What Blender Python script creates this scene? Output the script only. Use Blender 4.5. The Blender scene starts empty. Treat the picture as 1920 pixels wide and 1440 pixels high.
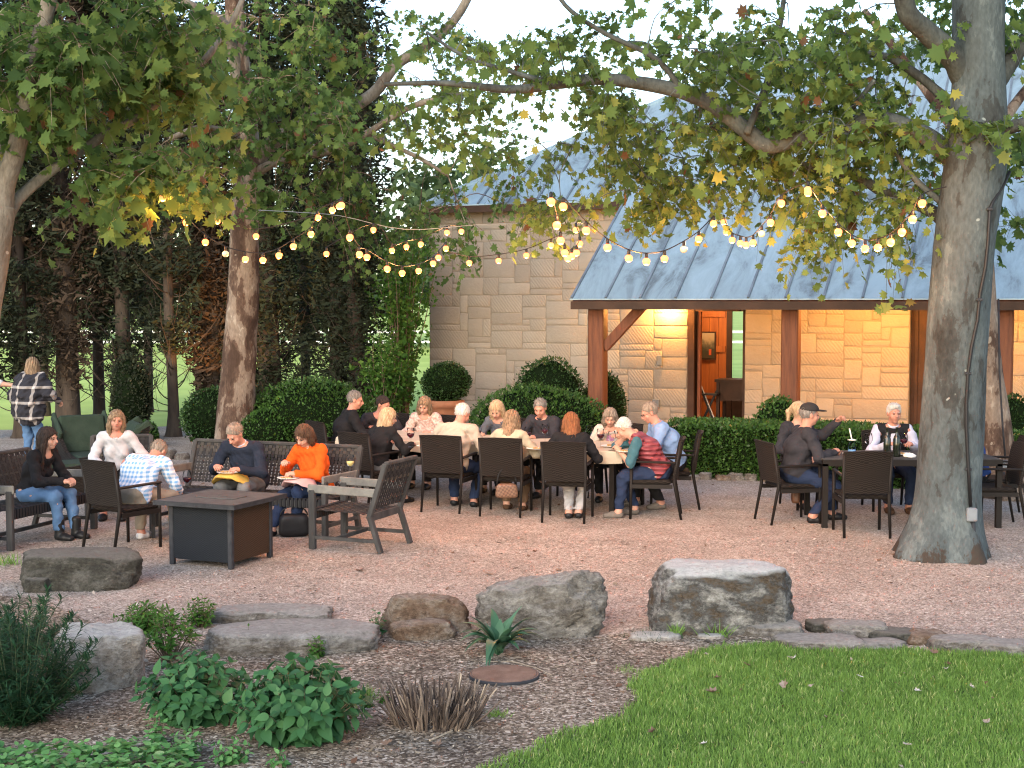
import bpy, bmesh, math, random
import numpy as np
from mathutils import Vector, Matrix
random.seed(7); rng = np.random.default_rng(11)
R = math.radians; PI = math.pi
sc = bpy.context.scene; col = sc.collection
# ------------------------------------------------------------------ camera
CH, F, YH = 2.5, 2660.0, 565.0
PITCH = math.atan((720-YH)/F)
cam = bpy.data.objects.new('camera', bpy.data.cameras.new('camera')); col.objects.link(cam)
cam.location = (0, 0, CH); cam.rotation_euler = (PI/2-PITCH, 0, 0)
cam.data.sensor_width = 36; cam.data.lens = F/1920*36; cam.data.clip_end = 3000; cam.data.clip_start = .1
sc.camera = cam
cp, sp_ = math.cos(PITCH), math.sin(PITCH)
def ray(px, py):                                   # direction through a photo point
    a, b = (px-960)/F, (720-py)/F
    return Vector((a, cp+b*sp_, -sp_+b*cp))
def G(px, py, z=0.0):                              # point at height z
    d = ray(px, py); t = (z-CH)/d.z
    return Vector((d.x*t, d.y*t, z))
def at(px, py, Y):                                 # point at depth Y
    d = ray(px, py); t = Y/d.y
    return Vector((d.x*t, Y, CH+d.z*t))
# ------------------------------------------------------------------ scene graph
def tag(o, label=None, cat=None, group=None, kind=None):
    if label: o['label'] = label
    if cat: o['category'] = cat
    if group: o['group'] = group
    if kind: o['kind'] = kind
    return o
def empty(name, loc=(0, 0, 0), rz=0, label=None, cat=None, group=None):
    o = bpy.data.objects.new(name, None); col.objects.link(o)
    o.location = loc; o.rotation_euler = (0, 0, rz); o.empty_display_size = .1
    return tag(o, label, cat, group)
def copy_tree(o, parent=None):
    c = o.copy(); col.objects.link(c)
    if parent is not None:
        c.parent = parent
    for ch in list(o.children): copy_tree(ch, c)
    return c
def link(name, me, mats, parent=None, smooth=False):
    for m in (mats if isinstance(mats, (list, tuple)) else [mats]): me.materials.append(m)
    if smooth: me.polygons.foreach_set('use_smooth', [True]*len(me.polygons))
    o = bpy.data.objects.new(name, me); col.objects.link(o)
    if parent is not None: o.parent = parent
    return o
def npmesh(name, V, Fc, tint=None, mi=None):
    """V (n,3), Fc (m,k) with k = 3 or 4; tint: one value per face."""
    me = bpy.data.meshes.new(name); V = np.asarray(V, np.float32); Fc = np.asarray(Fc, np.int32)
    m, k = Fc.shape
    me.vertices.add(len(V)); me.vertices.foreach_set('co', V.ravel())
    me.loops.add(m*k); me.loops.foreach_set('vertex_index', Fc.ravel())
    me.polygons.add(m); me.polygons.foreach_set('loop_start', np.arange(0, m*k, k, dtype=np.int32))
    if mi is not None: me.polygons.foreach_set('material_index', np.asarray(mi, np.int32))
    me.update(calc_edges=True)
    if tint is not None:
        a = me.attributes.new('tint', 'FLOAT', 'FACE'); a.data.foreach_set('value', np.asarray(tint, np.float32))
    return me
class MB:
    """collects simple solids and links them as ONE mesh object"""
    def __init__(s): s.v = []; s.f = []; s.m = []; s.t = []; s.mi = 0; s.tint = 0.5
    def add(s, vs, fs):
        n = len(s.v); s.v += [tuple(p) for p in vs]
        for f in fs: s.f.append(tuple(i+n for i in f)); s.m.append(s.mi); s.t.append(s.tint)
        return s
    def box(s, c, d, M=None, ch=0.0):
        x, y, z = d[0]/2, d[1]/2, d[2]/2; c = Vector(c)
        if ch <= 0:
            vs = [Vector((i*x, j*y, k*z)) for i in (-1, 1) for j in (-1, 1) for k in (-1, 1)]
            fs = [(0, 1, 3, 2), (4, 6, 7, 5), (0, 4, 5, 1), (2, 3, 7, 6), (0, 2, 6, 4), (1, 5, 7, 3)]
        else:
            h = min(ch, x*.9, y*.9, z*.9); vs = []
            for k, q in ((-z, h), (-z+h, 0), (z-h, 0), (z, h)):
                X, Y = x-q, y-q; e = h if q == 0 else h*.4
                vs += [Vector(p) for p in ((-X+e, -Y, k), (X-e, -Y, k), (X, -Y+e, k), (X, Y-e, k), (X-e, Y, k), (-X+e, Y, k), (-X, Y-e, k), (-X, -Y+e, k))]
            fs = [tuple(range(7, -1, -1)), tuple(range(24, 32))]
            for r in range(3):
                for i in range(8): fs.append((r*8+i, r*8+(i+1) % 8, r*8+8+(i+1) % 8, r*8+8+i))
        if M is not None: vs = [M @ p for p in vs]
        return s.add([p+c for p in vs], fs)
    def bar(s, a, b, w, h, up=(0, 0, 1), ch=0.0):
        a, b = Vector(a), Vector(b); d = b-a; L = d.length
        if L < 1e-6: return s
        z = d.normalized(); x = Vector(up).cross(z)
        if x.length < 1e-4: x = Vector((1, 0, 0)).cross(z)
        x.normalize(); y = z.cross(x)
        M = Matrix((x, y, z)).transposed()
        return s.box((a+b)/2, (w, h, L), M, ch)
    def tube(s, pts, rad, n=8, cap=True):
        pts = [Vector(p) for p in pts]
        if not hasattr(rad, '__len__'): rad = [rad]*len(pts)
        t0 = (pts[1]-pts[0]).normalized(); x = t0.orthogonal().normalized(); rings = []
        for i, p in enumerate(pts):
            t = (pts[min(i+1, len(pts)-1)]-pts[max(i-1, 0)])
            t = t.normalized() if t.length > 1e-9 else t0
            x = (x-t*x.dot(t))
            x = x.normalized() if x.length > 1e-6 else t.orthogonal().normalized()
            y = t.cross(x)
            rings.append([p+(x*math.cos(2*PI*k/n)+y*math.sin(2*PI*k/n))*rad[i] for k in range(n)])
        vs = [q for r in rings for q in r]; fs = []
        for i in range(len(pts)-1):
            for k in range(n): fs.append((i*n+k, i*n+(k+1) % n, (i+1)*n+(k+1) % n, (i+1)*n+k))
        if cap: fs += [tuple(range(n-1, -1, -1)), tuple(range((len(pts)-1)*n, len(pts)*n))]
        return s.add(vs, fs)
    def lathe(s, prof, n=16, c=(0, 0, 0)):
        c = Vector(c); vs = []; fs = []
        for r, z in prof: vs += [c+Vector((r*math.cos(2*PI*k/n), r*math.sin(2*PI*k/n), z)) for k in range(n)]
        for i in range(len(prof)-1):
            for k in range(n): fs.append((i*n+k, i*n+(k+1) % n, (i+1)*n+(k+1) % n, (i+1)*n+k))
        if prof[0][0] > 1e-5: fs.append(tuple(range(n-1, -1, -1)))
        if prof[-1][0] > 1e-5: fs.append(tuple(range((len(prof)-1)*n, len(prof)*n)))
        return s.add(vs, fs)
    def quad(s, a, b, c, d): return s.add([a, b, c, d], [(0, 1, 2, 3)])
    def prism(s, poly, z0, z1):
        n = len(poly)
        vs = [(p[0], p[1], z0) for p in poly]+[(p[0], p[1], z1) for p in poly]
        return s.add(vs, [tuple(range(n-1, -1, -1)), tuple(range(n, 2*n))]+[(i, (i+1) % n, n+(i+1) % n, n+i) for i in range(n)])
    def build(s, name, mats, parent=None, smooth=False):
        me = bpy.data.meshes.new(name); me.from_pydata(s.v, [], s.f)
        if len(set(s.m)) > 1: me.polygons.foreach_set('material_index', s.m)
        if len(set(s.t)) > 1:
            a = me.attributes.new('tint', 'FLOAT', 'FACE'); a.data.foreach_set('value', s.t)
        me.update(); o = link(name, me, mats, parent)
        if smooth:
            me.polygons.foreach_set('use_smooth', [True]*len(me.polygons))
        return o
# ------------------------------------------------------------------ materials
def newmat(name):
    m = bpy.data.materials.new(name); m.use_nodes = True; nt = m.node_tree
    return m, nt, nt.nodes['Principled BSDF']
def nd(nt, t, **kw):
    n = nt.nodes.new(t)
    for k, v in kw.items():
        if k in n.inputs.keys() if isinstance(k, str) else False: n.inputs[k].default_value = v
        else: setattr(n, k, v)
    return n
def ramp(nt, fac, stops, interp='LINEAR'):
    r = nt.nodes.new('ShaderNodeValToRGB'); cr = r.color_ramp; cr.interpolation = interp
    while len(cr.elements) < len(stops): cr.elements.new(.5)
    for e, (p, c) in zip(cr.elements, stops): e.position = p; e.color = (*c, 1)
    nt.links.new(fac, r.inputs[0]); return r.outputs[0]
def c3(c): return tuple(c)+((1,) if len(c) == 3 else ())
def pm(name, c1, c2=None, sc_=6, rough=.7, bump=0, bsc=40, metal=0, spec=.3, detail=6, coord='Object', stretch=None, kind='noise'):
    m, nt, b = newmat(name); L = nt.links
    b.inputs['Roughness'].default_value = rough; b.inputs['Metallic'].default_value = metal
    b.inputs['Specular IOR Level'].default_value = spec
    tc = nt.nodes.new('ShaderNodeTexCoord'); src = tc.outputs[coord]
    if stretch:
        mp = nt.nodes.new('ShaderNodeMapping'); mp.inputs['Scale'].default_value = stretch; L.new(src, mp.inputs[0]); src = mp.outputs[0]
    if c2 is None: b.inputs['Base Color'].default_value = c3(c1)
    else:
        n = nd(nt, 'ShaderNodeTexNoise', Scale=sc_, Detail=detail, Roughness=.6); L.new(src, n.inputs['Vector'])
        L.new(ramp(nt, n.outputs['Fac'], [(.32, c1), (.68, c2)]), b.inputs['Base Color'])
    if bump:
        n2 = nd(nt, 'ShaderNodeTexNoise', Scale=bsc, Detail=4) if kind == 'noise' else nd(nt, 'ShaderNodeTexVoronoi', Scale=bsc)
        L.new(src, n2.inputs['Vector'])
        bp = nd(nt, 'ShaderNodeBump', Strength=min(1, bump), Distance=.01 if bump <= 1 else .01*bump)
        L.new(n2.outputs[0], bp.inputs['Height']); L.new(bp.outputs[0], b.inputs['Normal'])
    return m
def leafmat(name, stops, rough=.5, trans=.35, spec=.3):
    """leaf material: tint attribute per leaf picks the leaf's own colour"""
    m, nt, b = newmat(name); L = nt.links
    a = nt.nodes.new('ShaderNodeAttribute'); a.attribute_name = 'tint'
    c = ramp(nt, a.outputs['Fac'], stops); L.new(c, b.inputs['Base Color'])
    b.inputs['Roughness'].default_value = rough; b.inputs['Specular IOR Level'].default_value = spec
    if trans:
        t = nt.nodes.new('ShaderNodeBsdfTranslucent'); mx = nt.nodes.new('ShaderNodeMixShader'); mx.inputs[0].default_value = trans
        L.new(c, t.inputs[0]); L.new(b.outputs[0], mx.inputs[1]); L.new(t.outputs[0], mx.inputs[2])
        L.new(mx.outputs[0], nt.nodes['Material Output'].inputs[0])
    return m
def emit(name, c, s):
    m, nt, b = newmat(name); b.inputs['Base Color'].default_value = c3(c)
    b.inputs['Emission Color'].default_value = c3(c); b.inputs['Emission Strength'].default_value = s; return m
def glassmat(name, c=(1, 1, 1), rough=.02):
    m, nt, b = newmat(name); L = nt.links        # thin glass: see-through with reflections
    g = nt.nodes.new('ShaderNodeBsdfGlossy'); g.inputs['Roughness'].default_value = rough; t = nt.nodes.new('ShaderNodeBsdfTransparent'); t.inputs[0].default_value = c3(c)
    fr = nt.nodes.new('ShaderNodeLayerWeight'); fr.inputs[0].default_value = .12
    mx = nt.nodes.new('ShaderNodeMixShader'); L.new(fr.outputs['Fresnel'], mx.inputs[0]); L.new(t.outputs[0], mx.inputs[1]); L.new(g.outputs[0], mx.inputs[2])
    L.new(mx.outputs[0], nt.nodes['Material Output'].inputs[0]); return m
# ------------------------------------------------------------------ scatter
def rots(dirs, rng=rng, spin=None):
    """rotation matrices whose local +Y follows dirs, random spin about it"""
    n = len(dirs); y = dirs/np.linalg.norm(dirs, axis=1, keepdims=True)
    a = rng.normal(size=(n, 3)) if spin is None else spin
    x = np.cross(y, a); x /= np.linalg.norm(x, axis=1, keepdims=True)+1e-9
    return np.stack([x, y, np.cross(x, y)], axis=2)
def scatter_mesh(tv, tf, pos, rot, size):
    tv = np.asarray(tv, float); tf = np.asarray(tf, int); n = len(pos)
    size = np.asarray(size, float)
    if size.ndim == 1: size = size[:, None]
    V = np.einsum('nij,nkj->nki', rot, tv[None]*size[:, None, :]*np.ones(3)) + pos[:, None, :]
    Fc = tf[None]+(np.arange(n)*len(tv))[:, None, None]
    return V.reshape(-1, 3), Fc.reshape(-1, tf.shape[1])
def unit(n): v = rng.normal(size=(n, 3)); return v/np.linalg.norm(v, axis=1, keepdims=True)
def vnoise(P, s=1.0, seed=0):
    """cheap smooth noise in -1..1"""
    r = np.random.default_rng(seed); o = np.zeros(len(P)); a = 1.0; t = 0
    for k in range(4):
        W = r.normal(size=(3, 3))*s*(1.9**k); ph = r.uniform(0, 6.28, 3)
        q = P@W+ph
        o += a*(np.sin(q[:, 0]+1.3*np.sin(q[:, 1]))*np.cos(q[:, 2]+.7*np.sin(q[:, 0]))); t += a; a *= .55
    return o/t
def ico(sub):
    bm = bmesh.new(); bmesh.ops.create_icosphere(bm, subdivisions=sub, radius=1)
    V = np.array([v.co[:] for v in bm.verts]); Fc = np.array([[v.index for v in f.verts] for f in bm.faces]); bm.free(); return V, Fc
ICO = {k: ico(k) for k in (2, 3, 4, 5)}
EXPO = 1.6
# ------------------------------------------------------------------ world and light
w = bpy.data.worlds.new('World'); sc.world = w; w.use_nodes = True; wn = w.node_tree
sky = wn.nodes.new('ShaderNodeTexSky'); sky.sky_type = 'NISHITA'; sky.sun_disc = False
SUN_EL, SUN_AZ = R(24), R(200)
sky.sun_elevation = SUN_EL; sky.sun_rotation = SUN_AZ; sky.air_density = 1.0; sky.dust_density = 1.2; sky.ozone_density = .8
bg = wn.nodes['Background']; bg.inputs[1].default_value = .15; wn.links.new(sky.outputs[0], bg.inputs[0])
sun = bpy.data.lights.new('sun', 'SUN'); sun.energy = .5; sun.angle = R(30); sun.color = (1, .93, .86)
so = bpy.data.objects.new('sun', sun); col.objects.link(so)
sd = Vector((math.sin(SUN_AZ)*math.cos(SUN_EL), math.cos(SUN_AZ)*math.cos(SUN_EL), math.sin(SUN_EL)))
so.rotation_euler = sd.to_track_quat('Z', 'Y').to_euler()
sc.view_settings.view_transform = 'Standard'; sc.view_settings.look = 'None'; sc.view_settings.gamma = 1
sc.view_settings.exposure = EXPO; sc.cycles.filter_width = 1.15
# ------------------------------------------------------------------ materials
M = {}
M['pot'] = pm('terracotta', (.30, .12, .06), (.38, .17, .09), 8, .8, .3)
M['stonepot'] = pm('planter_stone', (.12, .11, .09), (.2, .18, .15), 9, .9, .4)
def barkmat(name, base, cols, scale=3.2, bump=1.0):
    """mottled plane-tree bark: patches of flaked colours over a pale base"""
    m, nt, b = newmat(name); L = nt.links; tc = nt.nodes.new('ShaderNodeTexCoord')
    mp = nt.nodes.new('ShaderNodeMapping'); mp.inputs['Scale'].default_value = (1, 1, .45); L.new(tc.outputs['Object'], mp.inputs[0])
    wp = nd(nt, 'ShaderNodeTexNoise', Scale=5, Detail=4); L.new(mp.outputs[0], wp.inputs['Vector'])
    mxv = nt.nodes.new('ShaderNodeMixRGB'); mxv.blend_type = 'LINEAR_LIGHT'; mxv.inputs[0].default_value = .12
    L.new(mp.outputs[0], mxv.inputs[1]); L.new(wp.outputs['Color'], mxv.inputs[2])
    n1 = nd(nt, 'ShaderNodeTexNoise', Scale=scale, Detail=8, Roughness=.62); L.new(mxv.outputs[0], n1.inputs['Vector'])
    c = ramp(nt, n1.outputs['Fac'], cols, 'LINEAR')
    n3 = nd(nt, 'ShaderNodeTexNoise', Scale=34, Detail=6); L.new(mp.outputs[0], n3.inputs['Vector'])
    mm = nt.nodes.new('ShaderNodeMixRGB'); mm.blend_type = 'MULTIPLY'; mm.inputs[0].default_value = .7
    L.new(c, mm.inputs[1]); L.new(ramp(nt, n3.outputs['Fac'], [(.3, (.55, .55, .55)), (.7, (1.1, 1.1, 1.1))]), mm.inputs[2])
    # small pale spots
    v = nd(nt, 'ShaderNodeTexNoise', Scale=7.5, Detail=1.5, Roughness=.4, Distortion=.4); L.new(tc.outputs['Object'], v.inputs['Vector'])
    sp = ramp(nt, v.outputs['Fac'], [(.745, (0, 0, 0)), (.77, (.6, .6, .6))])
    m2 = nt.nodes.new('ShaderNodeMixRGB'); L.new(sp, m2.inputs[0]); L.new(mm.outputs[0], m2.inputs[1]); m2.inputs[2].default_value = c3(base)
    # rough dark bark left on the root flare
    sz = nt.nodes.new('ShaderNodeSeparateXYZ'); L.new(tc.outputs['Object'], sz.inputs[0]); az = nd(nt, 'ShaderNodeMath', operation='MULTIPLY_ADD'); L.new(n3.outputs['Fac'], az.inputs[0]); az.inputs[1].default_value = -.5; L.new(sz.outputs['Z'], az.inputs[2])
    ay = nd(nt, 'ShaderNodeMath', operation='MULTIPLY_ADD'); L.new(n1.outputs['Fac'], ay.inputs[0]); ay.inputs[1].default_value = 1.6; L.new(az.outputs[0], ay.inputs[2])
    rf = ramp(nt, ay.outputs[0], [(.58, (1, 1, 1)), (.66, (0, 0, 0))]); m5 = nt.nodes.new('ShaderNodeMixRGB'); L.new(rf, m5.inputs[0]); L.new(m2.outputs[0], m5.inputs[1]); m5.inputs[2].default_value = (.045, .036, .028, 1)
    L.new(m5.outputs[0], b.inputs['Base Color']); b.inputs['Roughness'].default_value = .85; b.inputs['Specular IOR Level'].default_value = .2
    ad = nd(nt, 'ShaderNodeMath', operation='ADD'); L.new(n1.outputs['Fac'], ad.inputs[0]); L.new(n3.outputs['Fac'], ad.inputs[1])
    bp = nd(nt, 'ShaderNodeBump', Strength=.8, Distance=.014*bump); L.new(ad.outputs[0], bp.inputs['Height']); L.new(bp.outputs[0], b.inputs['Normal'])
    return m
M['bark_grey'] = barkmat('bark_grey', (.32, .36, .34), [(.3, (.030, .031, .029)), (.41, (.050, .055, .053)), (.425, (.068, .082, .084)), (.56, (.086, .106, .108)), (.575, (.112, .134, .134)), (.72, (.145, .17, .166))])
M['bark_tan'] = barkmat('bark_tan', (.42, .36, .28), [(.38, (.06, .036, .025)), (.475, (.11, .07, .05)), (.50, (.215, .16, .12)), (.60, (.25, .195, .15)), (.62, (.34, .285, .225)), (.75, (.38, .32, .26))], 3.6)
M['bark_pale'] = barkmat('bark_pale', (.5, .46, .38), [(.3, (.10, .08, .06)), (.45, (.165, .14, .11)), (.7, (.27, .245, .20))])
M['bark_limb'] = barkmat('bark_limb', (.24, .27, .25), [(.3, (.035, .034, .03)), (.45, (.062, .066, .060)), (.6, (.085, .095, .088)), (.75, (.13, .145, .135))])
M['bark_dark'] = pm('bark_dark', (.030, .023, .018), (.08, .062, .047), 6, .95, 1, 26, stretch=(1, 1, .25))
M['syc'] = leafmat('sycamore_leaf', [(0, (.050, .095, .030)), (.35, (.100, .170, .048)), (.62, (.17, .245, .065)), (.82, (.25, .275, .07)), (.95, (.40, .35, .07)), (1, (.17, .09, .045))], .6, .5, .15)
M['cedar'] = leafmat('cedar_spray', [(0, (.012, .018, .010)), (.5, (.026, .036, .018)), (.72, (.042, .048, .022)), (.88, (.085, .06, .032)), (1, (.12, .08, .045))], .9, .1)
M['cedar_br'] = leafmat('cedar_dead', [(0, (.034, .026, .018)), (.5, (.075, .052, .034)), (1, (.13, .088, .052))], .9, .1)
M['box'] = leafmat('boxwood_leaf', [(0, (.020, .052, .012)), (.5, (.048, .115, .022)), (.85, (.09, .19, .035)), (1, (.17, .28, .06))], .45, .25)
M['boxd'] = leafmat('boxwood_dark', [(0, (.014, .036, .011)), (.5, (.030, .072, .018)), (1, (.07, .13, .032))], .45, .2)
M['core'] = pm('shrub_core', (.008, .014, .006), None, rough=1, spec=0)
M['lime'] = leafmat('spring_leaf', [(0, (.03, .085, .015)), (.5, (.07, .165, .028)), (1, (.17, .29, .06))], .6, .4, .15)
M['far'] = leafmat('distant_leaf', [(0, (.03, .05, .025)), (.5, (.06, .10, .04)), (1, (.13, .18, .07))], .8, .25)
M['salvia'] = leafmat('broad_leaf', [(0, (.025, .085, .030)), (.5, (.055, .155, .055)), (1, (.11, .25, .09))], .5, .35, .25)
M['rosem'] = leafmat('narrow_leaf', [(0, (.012, .040, .018)), (.6, (.032, .085, .035)), (1, (.09, .17, .055))], .6, .2, .15)
M['vinca'] = leafmat('variegated_leaf', [(0, (.06, .17, .045)), (.5, (.12, .29, .085)), (.8, (.22, .42, .14)), (1, (.45, .56, .30))], .5, .35, .2)
M['agave'] = leafmat('strap_leaf', [(0, (.022, .075, .038)), (1, (.085, .18, .095))], .4, .2)
M['grass'] = leafmat('grass_blade', [(0, (.075, .15, .028)), (.45, (.155, .285, .055)), (.8, (.25, .41, .095)), (1, (.44, .50, .20))], .55, .35)
M['fgrass'] = leafmat('field_grass', [(0, (.10, .22, .03)), (1, (.20, .36, .06))], .8, .3)
M['stem'] = pm('stem', (.10, .075, .05), (.18, .14, .09), 12, .9, .3)
M['deadst'] = leafmat('dead_stem', [(0, (.035, .026, .022)), (.5, (.105, .08, .065)), (.85, (.24, .19, .15)), (1, (.5, .42, .32))], .9, 0)
M['deadlf'] = leafmat('dry_leaf', [(0, (.10, .05, .03)), (.5, (.24, .16, .11)), (.8, (.42, .36, .29)), (1, (.75, .74, .68))], .7, .2)
M['chips'] = leafmat('mulch_chip', [(0, (.055, .042, .030)), (.45, (.17, .135, .095)), (.8, (.34, .285, .21)), (1, (.62, .56, .46))], .9, 0)
def weave(name, c1, c2, su, sv, bump=.7, rough=.75):
    m, nt, b = newmat(name); L = nt.links; tc = nt.nodes.new('ShaderNodeTexCoord')
    mp = nt.nodes.new('ShaderNodeMapping'); mp.inputs['Scale'].default_value = (su, su, sv); L.new(tc.outputs['Object'], mp.inputs[0])
    ch = nt.nodes.new('ShaderNodeTexChecker'); ch.inputs['Scale'].default_value = 1; L.new(mp.outputs[0], ch.inputs['Vector'])
    wv = nd(nt, 'ShaderNodeTexWave', Scale=.5, bands_direction='Z'); L.new(mp.outputs[0], wv.inputs['Vector'])
    mx = nt.nodes.new('ShaderNodeMixRGB'); L.new(ch.outputs['Fac'], mx.inputs[0]); mx.inputs[1].default_value = c3(c1); mx.inputs[2].default_value = c3(c2)
    L.new(mx.outputs[0], b.inputs['Base Color']); b.inputs['Roughness'].default_value = rough; b.inputs['Specular IOR Level'].default_value = .15
    ad = nd(nt, 'ShaderNodeMath', operation='ADD'); L.new(ch.outputs['Fac'], ad.inputs[0]); L.new(wv.outputs['Fac'], ad.inputs[1])
    bp = nd(nt, 'ShaderNodeBump', Strength=bump, Distance=.006); L.new(ad.outputs[0], bp.inputs['Height']); L.new(bp.outputs[0], b.inputs['Normal'])
    return m
M['wicker'] = weave('brown_black_wicker', (.012, .0095, .008), (.032, .026, .0215), 22, 90)
M['wickerg'] = weave('grey_wicker', (.055, .05, .046), (.11, .10, .09), 20, 80)
M['alu'] = pm('dark_powder_coated_frame', (.013, .0105, .009), None, rough=.55, spec=.2, bump=.1, bsc=200)
M['greywood'] = pm('weathered_teak', (.032, .032, .031), (.070, .068, .065), 8, .85, .5, 60, stretch=(1, 1, .2))
M['palewood'] = pm('worn_armrest', (.12, .115, .105), (.21, .20, .175), 7, .75, .4, 60)
M['strap'] = leafmat('woven_strap', [(0, (.016, .016, .017)), (.6, (.035, .034, .034)), (1, (.10, .085, .06))], .8, 0)
M['cloth'] = pm('beige_tablecloth', (.42, .36, .27), (.50, .43, .33), 4, .9, .4, 12)
M['green_cush'] = pm('green_cushion', (.018, .032, .020), (.028, .045, .030), 6, .95, .4, 60)
M['slab'] = pm('slate_top', (.05, .051, .05), (.095, .096, .09), 12, .6, .4, 60)
M['firebody'] = weave('fire_table_panel', (.010, .012, .0145), (.020, .023, .027), 55, 110, .5, .6)
M['warm_reflect_side'] = weave('fire_table_warm_reflect_panel', (.035, .022, .014), (.075, .043, .024), 55, 110, .5, .7)  # browner panel: orange light reflected on that side, put into the colour
M['iron'] = pm('dark_iron', (.020, .021, .024), (.04, .041, .045), 14, .6, .2, 90, spec=.2)
M['black'] = pm('black_rubber', (.012, .012, .013), None, rough=.5)
M['boxgrey'] = pm('grey_electrical_box', (.15, .17, .185), (.20, .22, .235), 6, .5, .1, 50)
M['white'] = pm('white_ceramic', (.75, .73, .68), (.82, .8, .76), 8, .35)
M['glass'] = glassmat('clear_glass', (.96, .97, .98))
M['wine'] = pm('red_wine', (.05, .004, .01), None, rough=.1, spec=.5)
M['winew'] = pm('white_wine', (.6, .5, .2), None, rough=.1, spec=.5)
M['bottle'] = pm('dark_wine_bottle', (.010, .014, .009), None, rough=.12, spec=.6)
M['label'] = pm('paper_label', (.5, .47, .4), (.6, .56, .48), 20, .8)
M['bluel'] = pm('blue_label', (.10, .22, .42), (.14, .3, .5), 20, .6)
M['food'] = pm('food', (.30, .14, .06), (.5, .36, .16), 40, .7, .5, 90)
M['napy'] = pm('yellow_napkin', (.55, .33, .06), (.66, .42, .09), 5, .9, .6, 16)
M['napp'] = pm('pink_napkin', (.5, .30, .30), (.58, .37, .36), 5, .9, .6, 16)
M['bulb'] = emit('lit_bulb', (1.0, .25, .08), .9)
M['bulboff'] = pm('unlit_bulb', (.6, .55, .4), None, rough=.2, spec=.6)
# ------------------------------------------------------------------ ground sheets
def groundmat(name, cols, vs, noise_cols=None, bump=.012, big=None):
    m, nt, b = newmat(name); L = nt.links; tc = nt.nodes.new('ShaderNodeTexCoord')
    wn_ = nd(nt, 'ShaderNodeTexNoise', Scale=vs*.8, Detail=2); L.new(tc.outputs['Object'], wn_.inputs['Vector'])
    mv = nt.nodes.new('ShaderNodeMixRGB'); mv.blend_type = 'LINEAR_LIGHT'; mv.inputs[0].default_value = .012
    L.new(tc.outputs['Object'], mv.inputs[1]); L.new(wn_.outputs['Color'], mv.inputs[2])
    v = nd(nt, 'ShaderNodeTexVoronoi', Scale=vs); L.new(mv.outputs[0], v.inputs['Vector'])
    sep = nt.nodes.new('ShaderNodeSeparateColor'); L.new(v.outputs['Color'], sep.inputs[0])
    c = ramp(nt, sep.outputs[0], cols)
    n = nd(nt, 'ShaderNodeTexNoise', Scale=1.1, Detail=7, Roughness=.65); L.new(tc.outputs['Object'], n.inputs['Vector'])
    mm = nt.nodes.new('ShaderNodeMixRGB'); mm.blend_type = 'MULTIPLY'; mm.inputs[0].default_value = .8
    L.new(c, mm.inputs[1]); L.new(ramp(nt, n.outputs['Fac'], noise_cols or [(.3, (.66, .64, .62)), (.68, (1.14, 1.13, 1.12))]), mm.inputs[2])
    L.new(mm.outputs[0], b.inputs['Base Color']); b.inputs['Roughness'].default_value = .95; b.inputs['Specular IOR Level'].default_value = .15
    n2 = nd(nt, 'ShaderNodeTexNoise', Scale=22, Detail=5); L.new(tc.outputs['Object'], n2.inputs['Vector'])
    ad = nd(nt, 'ShaderNodeMath', operation='ADD'); L.new(sep.outputs[1], ad.inputs[0]); L.new(n2.outputs['Fac'], ad.inputs[1])
    bp = nd(nt, 'ShaderNodeBump', Strength=1, Distance=bump); L.new(ad.outputs[0], bp.inputs['Height']); L.new(bp.outputs[0], b.inputs['Normal'])
    return m
M['gravel'] = groundmat('granite_gravel', [(0, (.19, .155, .13)), (.3, (.30, .25, .21)), (.6, (.41, .35, .295)), (.85, (.51, .45, .39)), (1, (.62, .56, .50))], 74)
M['soil'] = groundmat('mulched_soil', [(0, (.06, .047, .035)), (.38, (.155, .123, .092)), (.66, (.27, .222, .17)), (.88, (.39, .335, .268)), (1, (.56, .50, .42))], 58,
                      [(.32, (.45, .43, .42)), (.66, (1.4, 1.36, 1.3))], .016)
M['turf'] = pm('lawn_soil', (.03, .07, .012), (.06, .12, .02), 9, .95, .5, 60)
M['field'] = pm('field_grass_sunlit_tone', (.34, .44, .08), (.50, .58, .13), .35, .95, .6, 12)  # stronger light on the far field is put into this pale albedo
def sheet(name, poly, z, mat, jit=0, kind='structure', sub=1):
    pts = []
    for i, p in enumerate(poly):
        q = poly[(i+1) % len(poly)]; L_ = math.hypot(q[0]-p[0], q[1]-p[1]); n = max(1, int(L_/.08)) if jit and L_ < 8 else 1
        for k in range(n):
            t = k/n; x, y = p[0]+(q[0]-p[0])*t, p[1]+(q[1]-p[1])*t
            if jit and n > 1: x += rng.normal()*jit; y += rng.normal()*jit
            pts.append((x, y, z))
    bm = bmesh.new(); f = bm.faces.new([bm.verts.new(p) for p in pts]); bmesh.ops.triangulate(bm, faces=[f])
    bm.normal_update()
    for f in bm.faces:
        if f.normal.z < 0: f.normal_flip()
    me = bpy.data.meshes.new(name); bm.to_mesh(me); bm.free()
    o = link(name, me, mat); o['kind'] = kind; return o
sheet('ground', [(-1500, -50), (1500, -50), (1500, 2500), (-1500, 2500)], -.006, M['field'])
sheet('gravel_patio', [(-30, -6), (30, -6), (30, 29.5), (2, 33), (-5, 29), (-9, 27.6), (-30, 27)], 0.0, M['gravel'])
lawn_px = [(860, 1470), (960, 1425), (1060, 1385), (1165, 1345), (1195, 1310), (1170, 1290), (1225, 1255), (1270, 1240), (1330, 1220), (1420, 1212), (1550, 1212), (1700, 1222), (1920, 1234), (2200, 1255)]
lawn_poly = [G(*p).xy[:] for p in lawn_px]
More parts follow.
